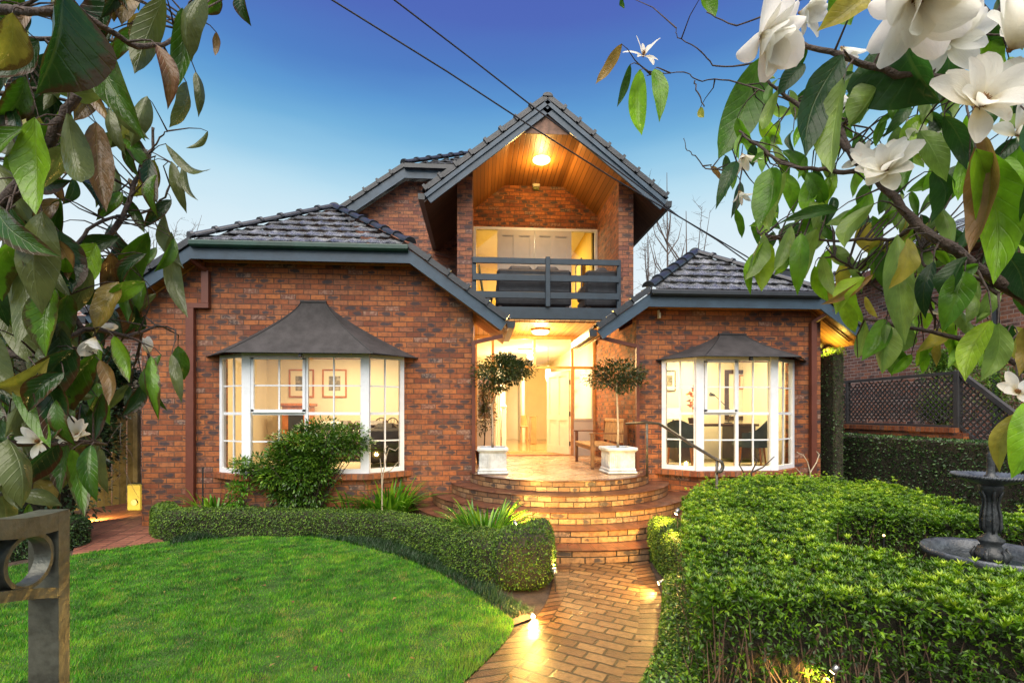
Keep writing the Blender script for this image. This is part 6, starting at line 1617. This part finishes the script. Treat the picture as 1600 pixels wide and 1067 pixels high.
def flower(par, x, y, v, L, ax, n=10, op=(.7, 1.35), seed=0, wf=.42, bud=False):
    "L petal length in metres, ax axis direction; petals open by op radians from the axis"
    rr = random.Random(seed+int(x)); c = P(x, y, v); ax = Vector(ax).normalized(); e1 = ax.orthogonal().normalized(); e2 = ax.cross(e1)
    mb = MB()
    for i in range(n):
        az = 2*math.pi*i/n*(1 if n < 7 else 1)+rr.uniform(-.25, .25); o0 = rr.uniform(*op)*(.55 if (i % 3 == 0 and not bud) else 1); l = L*rr.uniform(.8, 1.12); w = l*wf*rr.uniform(.85, 1.2)
        rad = e1*math.cos(az)+e2*math.sin(az); sd = ax.cross(rad).normalized(); nu, nv = 4, 9; vs = []; lf = []; p = c+rad*.004; cv = rr.uniform(.1, .7)*(1 if not bud else .6)
        tw_ = rr.uniform(-.35, .35)
        for a in range(nv+1):
            t_ = a/nv; an = o0+cv*(t_-.35)*(1 if not bud else -1.4); d = ax*math.cos(an)+rad*math.sin(an); nn = ax*math.sin(an)-rad*math.cos(an)
            if a: p = p+d*(l/nv)
            hw = w/2*math.sin(math.pi*min(1, .06+.90*t_)**1.25)**.75
            s2 = sd*math.cos(tw_*t_)+nn*math.sin(tw_*t_)
            for j in range(nu+1):
                s = j/nu*2-1; q = p+s2*(s*hw)+nn*(.38*hw*s*s+.05*hw*math.sin(t_*9+s*2+i)); vs.append(q); lf.append((s, t_, rr.random()))
        mb.add(vs, [(a*(nu+1)+j, a*(nu+1)+j+1, (a+1)*(nu+1)+j+1, (a+1)*(nu+1)+j) for a in range(nv) for j in range(nu)], lf)
    fo = mb.build('flower', M['petal'], par, True)
    s = MB(); k = L*.16
    if not bud:
        vs = []
        s.tube([c-ax*.004, c+ax*k*.5, c+ax*k*1.3, c+ax*k*1.8], [k*.30, k*.38, k*.28, k*.05], 10)
        for i in range(46):
            az = rr.uniform(0, 6.28); el = rr.uniform(.5, 1.4); d = (ax*math.cos(el)+(e1*math.cos(az)+e2*math.sin(az))*math.sin(el)); b = c+ax*rr.uniform(0, k*.9); s.tube([b, b+d*k*.85], [.0012, .0007], 4)
        s.build('stamen', M['stamen'], fo, True)
    else: s.tube([c-ax*.02, c], [.003, .006], 8).build('stalk', M['bark'], fo, True)

# --- left tree
def capL(x, y):
    lim = np.interp(y, [-60, 60, 120, 190, 235, 300, 400, 480, 600, 640, 720, 790, 830], [325, 325, 300, 265, 250, 285, 275, 235, 230, 200, 165, 130, 100])
    if 60 < y < 245 and 235 < x: return False
    if y > 770 and x > 140: return False
    return x < lim
LB = [([(-260, 900, 1.9), (-160, 640, 1.75), (-60, 420, 1.6), (20, 300, 1.5), (90, 200, 1.45), (120, 150, 1.45)], .026, .012),
      ([(-60, 420, 1.6), (60, 430, 1.7), (130, 400, 1.8), (185, 350, 1.9), (210, 290, 2.0), (236, 240, 2.1), (238, 200, 2.1)], .014, .005),
      ([(-150, 40, 1.5), (0, 15, 1.3), (40, 20, 1.25), (120, 20, 1.2), (215, 72, 1.3), (270, 60, 1.4), (300, 25, 1.5)], .012, .004),
      ([(-80, 100, 1.7), (0, 65, 1.6), (40, 62, 1.6), (160, 62, 1.7), (210, 70, 1.7)], .010, .004),
      ([(-60, 150, 1.8), (10, 145, 1.8), (60, 140, 1.8), (110, 160, 1.9), (140, 150, 1.9), (165, 100, 2.0)], .010, .003),
      ([(-100, 480, 1.5), (0, 545, 1.5), (60, 555, 1.5), (130, 515, 1.6), (200, 525, 1.7), (245, 510, 1.8), (275, 515, 1.8)], .014, .003),
      ([(-100, 700, 1.4), (0, 690, 1.4), (80, 695, 1.5), (130, 690, 1.5), (165, 695, 1.5)], .012, .004),
      ([(130, 515, 1.6), (100, 460, 1.6), (115, 390, 1.7), (160, 345, 1.8), (230, 330, 2.1), (262, 300, 2.1), (270, 255, 2.2)], .008, .003),
      ([(236, 240, 2.1), (250, 215, 2.1), (262, 205, 2.1)], .004, .002), ([(-80, 240, 1.8), (20, 250, 1.8), (90, 255, 1.9), (150, 270, 2.0), (215, 300, 2.1)], .007, .003)]
LL = [(98, -15, 55, 148, 92, 'd'), (128, 50, 228, 222, 66, 'g'), (258, -8, 210, 116, 42, 'yu'), (285, 12, 268, 150, 32, 'g'), (318, -10, 300, 96, 36, 'gu'), (343, -8, 322, 24, 24, 'g'), (338, 50, 336, 88, 12, 'n'),
      (377, -10, 393, 42, 22, 'd'), (245, 70, 262, 172, 28, 'n'), (292, 128, 264, 200, 24, 'nu'), (306, 112, 310, 184, 17, 'u'), (-25, 175, 48, 245, 62, 'd'), (54, 183, 56, 336, 48, 'b'), (90, 165, 122, 226, 24, 'd'), (150, 190, 166, 332, 42, 'n'),
      (200, 172, 172, 232, 24, 'u'), (-12, 250, 50, 352, 58, 'u'), (-8, 322, 96, 402, 42, 'g'), (258, 224, 330, 264, 13, 'u'), (288, 252, 310, 314, 12, 'nu'), (268, 252, 292, 334, 20, 'gu'), (240, 250, 215, 292, 22, 'g'), (215, 218, 140, 256, 20, 'gu'),
      (8, 368, 24, 542, 54, 'u'), (66, 330, 66, 492, 58, 'yu'), (92, 360, 112, 458, 50, 'd'), (-12, 395, 14, 512, 44, 'd'), (72, 480, 104, 548, 46, 'b'), (232, 362, 200, 506, 42, 'g'), (268, 362, 294, 497, 28, 'u'), (258, 335, 288, 420, 22, 'u'),
      (118, 545, 54, 656, 58, 'd'), (150, 552, 98, 662, 44, 'g'), (-14, 606, 78, 558, 40, 'y'), (178, 524, 202, 598, 24, 'b'), (236, 556, 248, 657, 22, 'b'), (252, 553, 262, 642, 24, 'g'), (268, 553, 284, 630, 18, 'u'), (278, 540, 288, 594, 26, 'g'),
      (92, 694, 28, 765, 38, 'd'), (12, 685, 34, 795, 46, 'u'), (106, 694, 94, 772, 26, 'g'), (112, 700, 132, 808, 30, 'g'), (142, 695, 152, 785, 28, 'g'), (158, 700, 170, 772, 18, 'u'), (48, 748, 80, 796, 34, 'y'), (-8, 668, 16, 745, 28, 'd'),
      (150, 380, 95, 470, 52, 'b'), (190, 300, 150, 345, 22, 'g'), (120, 280, 160, 330, 26, 'd'), (175, 395, 160, 470, 30, 'n'), (140, 420, 100, 500, 36, 'gu'), (40, 120, -14, 190, 40, 'g'), (20, 20, -20, 110, 50, 'y'), (170, -10, 132, 60, 40, 'd'), (215, -20, 190, 40, 34, 'n'),
      (230, 150, 205, 230, 30, 'gu'), (185, 440, 150, 520, 34, 'y'), (225, 440, 214, 500, 24, 'g'), (200, 600, 170, 640, 14, 'u'), (60, 590, 20, 660, 40, 'b'), (-20, 560, 20, 640, 44, 'd'), (100, 230, 60, 300, 34, 'gu'), (150, 130, 115, 190, 30, 'n'), (325, 205, 290, 232, 9, 'u')]
LF = [(62, (-20, -30, 260, 250), (35, 80), ['d', 'g', 'd', 'n', 'y', 'g', 'u']), (105, (-20, 230, 290, 640), (32, 75), ['d', 'g', 'b', 'd', 'g', 'n', 'u']), (40, (-20, 600, 170, 800), (40, 80), ['d', 'g', 'gu', 'n', 'u']), (42, (-20, -20, 110, 640), (70, 120), ['d', 'g', 'b', 'u'])]
LFL = [(60, 690, 1.4, .05, (.2, -.8, .3), 9, (.6, 1.4), 31), (105, 665, 1.5, .05, (-.2, -.8, .5), 9, (.5, 1.3), 32), (122, 682, 1.45, .055, (.2, -.8, .5), 14, (.4, 1.4), 1), (148, 528, 1.5, .060, (.1, -.5, -.9), 6, (.15, .5), 2, .6), (232, 552, 1.9, .060, (.0, -.15, 1), 6, (.12, .3), 3, .62, True), (152, 514, 1.75, .072, (.95, -.2, .12), 5, (.08, .2), 4, .42, True), (172, 28, 1.6, .05, (-.2, -.5, .8), 7, (.5, 1.2), 5)]
a = P(-260, 900, 1.9)
magnolia('magnolia with drooping brown edged leaves and white buds filling the left edge', (a.x, a.y, 0), [(a.x, a.y, 0), (a.x-.02, a.y, .5), (a.x, a.y, 1.0), (a.x+.05, a.y-.02, 1.35)], LB, LL, LF, LFL, M['lf_mag'], capL)
# --- right tree
def capR(x, y):
    if x < np.interp(y, [-40, 60, 130, 200, 330, 420, 480, 540, 600], [1240, 1190, 1110, 1120, 1130, 1190, 1290, 1350, 1400]): return False
    if y > 590: return False
    return True
RB = [([(1960, 900, 1.9), (1800, 680, 1.65), (1640, 505, 1.4), (1560, 440, 1.35), (1480, 385, 1.35), (1430, 345, 1.4), (1380, 290, 1.45), (1335, 245, 1.5), (1305, 180, 1.55)], .018, .008),
      ([(1760, 90, 1.3), (1640, 118, 1.2), (1560, 128, 1.2), (1490, 126, 1.2), (1400, 115, 1.25), (1310, 88, 1.3), (1255, 70, 1.35)], .013, .006),
      ([(1430, 345, 1.4), (1400, 372, 1.5), (1330, 374, 1.6), (1250, 376, 1.7), (1185, 366, 1.8)], .007, .002),
      ([(1335, 268, 1.5), (1290, 265, 1.55), (1230, 258, 1.6), (1185, 228, 1.7), (1155, 205, 1.8)], .008, .003),
      ([(1335, 245, 1.5), (1290, 200, 1.55), (1240, 160, 1.6), (1200, 125, 1.6)], .009, .004),
      ([(1560, 460, 1.35), (1505, 425, 1.4), (1450, 418, 1.45), (1440, 390, 1.5)], .006, .003),
      ([(1680, 640, 1.5), (1600, 575, 1.5), (1500, 530, 1.55), (1400, 508, 1.6), (1350, 498, 1.65)], .010, .004),
      ([(1190, 96, 2.2), (1120, 104, 2.4), (1095, 80, 2.4), (1060, 58, 2.4), (1056, 46, 2.4)], .004, .0015), ([(1240, 160, 1.8), (1140, 126, 2.0), (1090, 126, 2.0), (1068, 112, 2.0), (1010, 118, 2.1)], .003, .0015),
      ([(1160, 262, 2.0), (1110, 265, 2.1), (1085, 245, 2.1), (1072, 232, 2.1), (1068, 215, 2.1)], .003, .0012), ([(1085, 126, 2.0), (1092, 150, 2.0), (1100, 168, 2.0)], .003, .002), ([(1300, 400, 1.7), (1330, 420, 1.7), (1370, 450, 1.7), (1430, 470, 1.7), (1500, 455, 1.6)], .004, .002),
      ([(1260, 40, 1.6), (1210, 20, 1.7), (1150, 40, 1.9), (1105, 20, 2.0)], .004, .002), ([(1585, -40, 1.3), (1555, 30, 1.3), (1510, 60, 1.4), (1470, 80, 1.4)], .008, .004)]
RL = [(972, 68, 930, 132, 18, 'n'), (985, 100, 964, 168, 14, 'd'), (1000, 108, 1003, 212, 32, 'b'), (1022, 108, 1030, 192, 26, 'g'), (1190, 88, 1122, 248, 66, 'g'), (1318, 85, 1258, 248, 56, 'd'), (1318, 120, 1300, 272, 42, 'gu'), (1408, 30, 1470, 162, 112, 'd'), (1352, -8, 1276, 50, 46, 'y'),
      (1375, 126, 1326, 198, 46, 'gu'), (1448, 128, 1362, 130, 26, 'g'), (1612, 178, 1592, 380, 96, 'd'), (1538, 210, 1514, 398, 44, 'n'), (1525, 232, 1552, 445, 68, 'b'), (1150, 252, 1118, 328, 24, 'd'), (1158, 285, 1142, 342, 15, 'd'),
      (1205, 262, 1184, 358, 44, 'g'), (1228, 268, 1202, 362, 36, 'gu'), (1268, 272, 1254, 330, 28, 'b'), (1294, 276, 1286, 332, 22, 'b'), (1366, 318, 1320, 388, 30, 'nu'), (1352, 322, 1290, 352, 26, 'gu'), (1310, 328, 1218, 348, 20, 'd'), (1192, 364, 1164, 438, 28, 'gu'), (1196, 376, 1190, 456, 36, 'b'), (1178, 395, 1173, 462, 16, 'b'),
      (1236, 352, 1210, 424, 24, 'gu'), (1252, 364, 1246, 462, 30, 'g'), (1278, 356, 1258, 436, 34, 'gu'), (1296, 384, 1338, 414, 26, 'u'), (1362, 398, 1328, 424, 20, 'gu'), (1350, 432, 1306, 492, 30, 'b'), (1365, 428, 1282, 476, 15, 'n'), (1402, 366, 1414, 540, 44, 'bu'), (1420, 372, 1388, 452, 30, 'y'), (1446, 420, 1422, 506, 24, 'gu'), (1508, 424, 1472, 520, 46, 'g'),
      (1382, 498, 1346, 564, 34, 'g'), (1384, 506, 1378, 584, 38, 'bu'), (1404, 500, 1392, 560, 36, 'gu'), (1472, 516, 1430, 552, 26, 'y'), (1462, 518, 1463, 574, 15, 'y'), (1550, 500, 1508, 596, 38, 'b'), (1560, 504, 1532, 596, 36, 'bu'), (1582, 506, 1552, 576, 30, 'd'), (1600, 512, 1592, 588, 22, 'y'), (1612, 626, 1580, 748, 56, 'b'), (1604, 640, 1562, 738, 30, 'y'),
      (1100, -10, 1118, 28, 24, 'g'), (972, -6, 976, 14, 8, 'd'), (1300, -12, 1330, 40, 40, 'g'), (1258, 100, 1215, 150, 30, 'd'), (1480, 170, 1440, 230, 30, 'd'), (1290, 170, 1275, 240, 26, 'gu'), (1110, 260, 1130, 285, 9, 'n'), (1094, 168, 1100, 184, 12, 'y'), (1340, 560, 1352, 500, 20, 'gu'), (1500, 280, 1460, 330, 34, 'g'), (1570, 395, 1600, 470, 50, 'd'), (1470, 240, 1440, 300, 30, 'b'),
      (1215, 330, 1190, 372, 22, 'b'), (1320, 210, 1300, 262, 24, 'b'), (1560, 20, 1590, 70, 40, 'd'), (1230, 60, 1250, 110, 24, 'd')]
RF = [(80, (1140, 90, 1500, 350), (35, 70), ['d', 'g', 'gu', 'b', 'g']), (66, (1190, 330, 1610, 500), (38, 70), ['g', 'gu', 'b', 'b', 'y']), (60, (1400, -20, 1620, 420), (50, 95), ['d', 'g', 'd', 'gu', 'b']), (16, (1370, 500, 1610, 580), (45, 75), ['b', 'g', 'y']), (14, (1100, 200, 1280, 420), (30, 55), ['g', 'd', 'gu'])]
RFL = [(1190, 55, 1.15, .098, (.35, -.5, -.65), 15, (.4, 1.25), 1, .62), (1430, -6, .95, .115, (-.1, -.55, -.85), 14, (.4, 1.2), 2, .58), (1005, 88, 2.1, .085, (.1, -.6, .6), 8, (.9, 1.6), 3, .26), (1528, 165, .95, .105, (-.25, -.75, .1), 13, (.8, 1.5), 4, .46), (1382, 268, 1.3, .088, (-.5, -.6, .2), 13, (.6, 1.4), 5, .50),
       (1160, 242, 1.9, .075, (-.1, -.4, -.8), 6, (.3, .9), 6, .34), (1578, 78, .95, .10, (.3, -.6, .7), 11, (.5, 1.3), 7, .65), (1475, 492, 1.7, .075, (-.3, -.7, .4), 8, (.7, 1.5), 8, .25), (1315, 75, 1.5, .07, (.2, -.4, -.9), 7, (.4, 1.0), 9, .4), (1590, 612, 1.2, .05, (-.6, -.6, .2), 6, (.5, 1.1), 10, .5), (1312, 140, 1.6, .075, (0, -.3, -1), 5, (.1, .5), 12, .3), (1155, 300, 1.9, .06, (.2, -.5, -.8), 5, (.3, .8), 13, .35)]
RFL += [(1250, 20, 1.5, .085, (.3, -.5, -.4), 9, (.5, 1.2), 21, .5), (1480, 60, 1.2, .09, (-.2, -.6, -.3), 10, (.6, 1.3), 22, .5), (1400, 225, 1.5, .07, (.3, -.5, .4), 9, (.6, 1.4), 23, .42), (1440, 235, 1.4, .075, (-.3, -.7, .2), 9, (.6, 1.4), 24, .45), (1350, 250, 1.5, .07, (-.6, -.5, 0), 8, (.5, 1.3), 25, .42), (1590, 210, 1.1, .075, (-.2, -.7, 0), 8, (.6, 1.4), 26, .42)]
a = P(1960, 900, 1.9)
magnolia('magnolia with large open cream flowers reaching in from the right edge', (a.x, a.y, 0), [(a.x, a.y, 0), (a.x+.02, a.y, .5), (a.x, a.y, 1.0), (a.x-.05, a.y-.02, 1.3)], RB, RL, RF, RFL, M['lf_mag_backlit'], capR)

# ------------------------------------------------------------------ garden gate at the camera
gt = empty('garden_gate', tuple(P(100, 645, .98))[:2]+(0,), 'open bronze grey metal gate with a ring under its curved top rail', 'gate')
O = P(109, 645, 1.0); dg = Vector((-.05, 1, 0)).normalized(); dn = Vector((-1, -.05, 0)).normalized()
def gp(t, n, z): q = O+dg*t+dn*n; return (q.x, q.y, z)
def gbox(mb, t0, t1, z0, z1, n0=0, n1=.055):
    return mb.add([gp(t, n, z) for t in (t0, t1) for n in (n0, n1) for z in (z0, z1)], [(0, 1, 3, 2), (4, 6, 7, 5), (0, 4, 5, 1), (2, 3, 7, 6), (0, 2, 6, 4), (1, 5, 7, 3)])
zT = O.z-(795-645)/FPX*1.0; zT2 = O.z-(823-645)/FPX*1.0; zr1, zr2 = O.z-(918-645)/FPX*.97, O.z-(934-645)/FPX*.97
gbox(MB(), -.028, 0, 0.05, zT-.001).build('stile', M['bronze'], gt)
gbox(MB(), -.19, -.165, 0.05, zr2+.04).build('upright', M['bronze'], gt); gbox(MB(), -.19, -.165, zr1+.05, zT2+.02).build('upright', M['bronze'], gt)
gbox(MB(), -.92, -.89, 0.0, 1.70).build('stile', M['bronze'], gt)
mb = MB(); vs = []; n = 24
for i in range(n+1):
    t = -.0285-.861*i/n; q = max(0, (-t-.05)); lift = .10*(1-math.cos(min(1, q/.45)*math.pi))*.5+.0; th = zT-zT2
    for nn in (0, .055):
        for zz in (zT2+lift, zT+lift): vs.append(gp(t, nn, zz))
mb.add(vs, [f_ for i in range(n) for f_ in ((4*i, 4*i+4, 4*i+5, 4*i+1), (4*i+2, 4*i+3, 4*i+7, 4*i+6), (4*i, 4*i+2, 4*i+6, 4*i+4), (4*i+1, 4*i+5, 4*i+7, 4*i+3))]+[(0, 1, 3, 2)]); mb.build('top_rail', M['bronze'], gt)
gbox(MB(), -.0285, 0, zT-.0, zT+.0+.0005).build('stile_cap', M['bronze'], gt)
mb = MB(); vs = []
for i in range(n+1):
    t = -.0285-.861*i/n; q = -t-.0285; lift = min(.36*q-.5*q*q, .065)
    for nn in (0, .055):
        for zz in (zr2+lift, zr1+lift): vs.append(gp(t, nn, zz))
mb.add(vs, [f_ for i in range(n) for f_ in ((4*i, 4*i+4, 4*i+5, 4*i+1), (4*i+2, 4*i+3, 4*i+7, 4*i+6), (4*i, 4*i+2, 4*i+6, 4*i+4), (4*i+1, 4*i+5, 4*i+7, 4*i+3))]); mb.build('rail', M['bronze'], gt)
gbox(MB(), -.8885, -.0285, .12, .15).build('rail', M['bronze'], gt)
for c_, nm in ((-.088, 0),):
    mb = MB(); rc = .0535; zc = (zT2+zr1)/2+.014; vs = []; n = 48
    for i in range(n):
        a = 2*math.pi*i/n
        for rr_ in (rc-.0005, rc-.0085):
            for nn in (.004, .034): vs.append(gp(c_+math.cos(a)*rr_*1.04, nn, zc+math.sin(a)*rr_))
    fs = []
    for i in range(n):
        j = (i+1) % n
        for a_, b_ in ((0, 1), (1, 3), (3, 2), (2, 0)): fs.append((4*i+a_, 4*j+a_, 4*j+b_, 4*i+b_))
    mb.add(vs, fs).build('ring', M['bronze'], gt)
lamp('SPOT', 'gate_spot_light', (-.45, 1.0, .10), 22, (1, .66, .2), .03, None, spot=120, target=(-.72, 1.05, 1.2))
# ------------------------------------------------------------------ sky, sun, render
w = bpy.data.worlds.new('World'); scene.world = w; w.use_nodes = True; nt = w.node_tree; nt.nodes.clear()
out = nt.nodes.new('ShaderNodeOutputWorld'); bg = nt.nodes.new('ShaderNodeBackground'); sky = nt.nodes.new('ShaderNodeTexSky')
SUN_EL, SUN_AZ = R(4), R(150)
sky.sky_type = 'NISHITA'; sky.sun_disc = False; sky.sun_elevation = SUN_EL; sky.sun_rotation = SUN_AZ; sky.air_density = 1.2; sky.dust_density = .6; sky.ozone_density = 3.5
tc = nt.nodes.new('ShaderNodeTexCoord'); sp = nt.nodes.new('ShaderNodeSeparateXYZ'); nt.links.new(tc.outputs['Generated'], sp.inputs[0])
cr = nt.nodes.new('ShaderNodeValToRGB'); nz_ = nt.nodes.new('ShaderNodeTexNoise'); mp_ = nt.nodes.new('ShaderNodeMapping'); mp_.inputs['Scale'].default_value = (1, 1, 5); nz_.inputs['Scale'].default_value = 2.2; nz_.inputs['Detail'].default_value = 6; nt.links.new(tc.outputs['Generated'], mp_.inputs[0]); nt.links.new(mp_.outputs[0], nz_.inputs['Vector'])
ma_ = nt.nodes.new('ShaderNodeMath'); ma_.operation = 'MULTIPLY_ADD'; ma_.inputs[1].default_value = -.05; nt.links.new(nz_.outputs[0], ma_.inputs[0]); nt.links.new(sp.outputs[2], ma_.inputs[2])
mb_ = nt.nodes.new('ShaderNodeMath'); mb_.operation = 'ADD'; mb_.inputs[1].default_value = .025; nt.links.new(ma_.outputs[0], mb_.inputs[0]); nt.links.new(mb_.outputs[0], cr.inputs[0])
SKY = [(0.0, S(244, 250, 253)), (.18, S(238, 248, 252)), (.27, S(230, 243, 249)), (.34, S(214, 236, 246)), (.395, S(186, 223, 241)), (.44, S(150, 202, 232)), (.485, S(116, 177, 220)), (.53, S(94, 154, 211)), (.575, S(80, 127, 197)), (.63, S(80, 106, 187)), (.70, S(78, 94, 180)), (1.0, S(60, 72, 160))]
while len(cr.color_ramp.elements) > 1: cr.color_ramp.elements.remove(cr.color_ramp.elements[-1])
for i, (p_, c_) in enumerate(SKY):
    e = cr.color_ramp.elements[0] if i == 0 else cr.color_ramp.elements.new(p_); e.position = p_; e.color = (*c_, 1)
mx = nt.nodes.new('ShaderNodeMix'); mx.data_type = 'RGBA'; mx.inputs[0].default_value = SKYMIX if 'SKYMIX' in globals() else .92
sc_ = nt.nodes.new('ShaderNodeMix'); sc_.data_type = 'RGBA'; sc_.blend_type = 'MULTIPLY'; sc_.inputs[0].default_value = 1; sc_.inputs[7].default_value = (12.6, 12.6, 12.6, 1)
nt.links.new(cr.outputs[0], sc_.inputs[6]); nt.links.new(sky.outputs[0], mx.inputs[6]); nt.links.new(sc_.outputs[2], mx.inputs[7])
nt.links.new(mx.outputs[2], bg.inputs[0]); bg.inputs[1].default_value = .060; nt.links.new(bg.outputs[0], out.inputs[0])
sun = bpy.data.lights.new('sun', 'SUN'); so = bpy.data.objects.new('sun', sun); COL.objects.link(so)
sun.energy = 5.0; sun.angle = R(70); sun.color = (1, .91, .78)
SUNDIR = Vector((.12, .58, -.90)); so.rotation_euler = SUNDIR.to_track_quat('-Z', 'Y').to_euler()
vs_ = scene.view_settings; scene.display_settings.display_device = 'sRGB'; vs_.view_transform = 'Standard'; vs_.look = 'None'; vs_.gamma = 1; vs_.exposure = 0.52
cy = scene.cycles; cy.use_denoising = True
try: cy.denoiser = 'OPENIMAGEDENOISE'; cy.denoising_input_passes = 'RGB_ALBEDO_NORMAL'
except Exception: pass
cy.max_bounces = 7; cy.diffuse_bounces = 4; cy.glossy_bounces = 3; cy.transmission_bounces = 4; cy.transparent_max_bounces = 8
cy.sample_clamp_indirect = 6; cy.caustics_reflective = False; cy.caustics_refractive = False; cy.use_adaptive_sampling = True; cy.adaptive_threshold = .015
for o in bpy.data.objects:
    if '_local' in o: del o['_local']
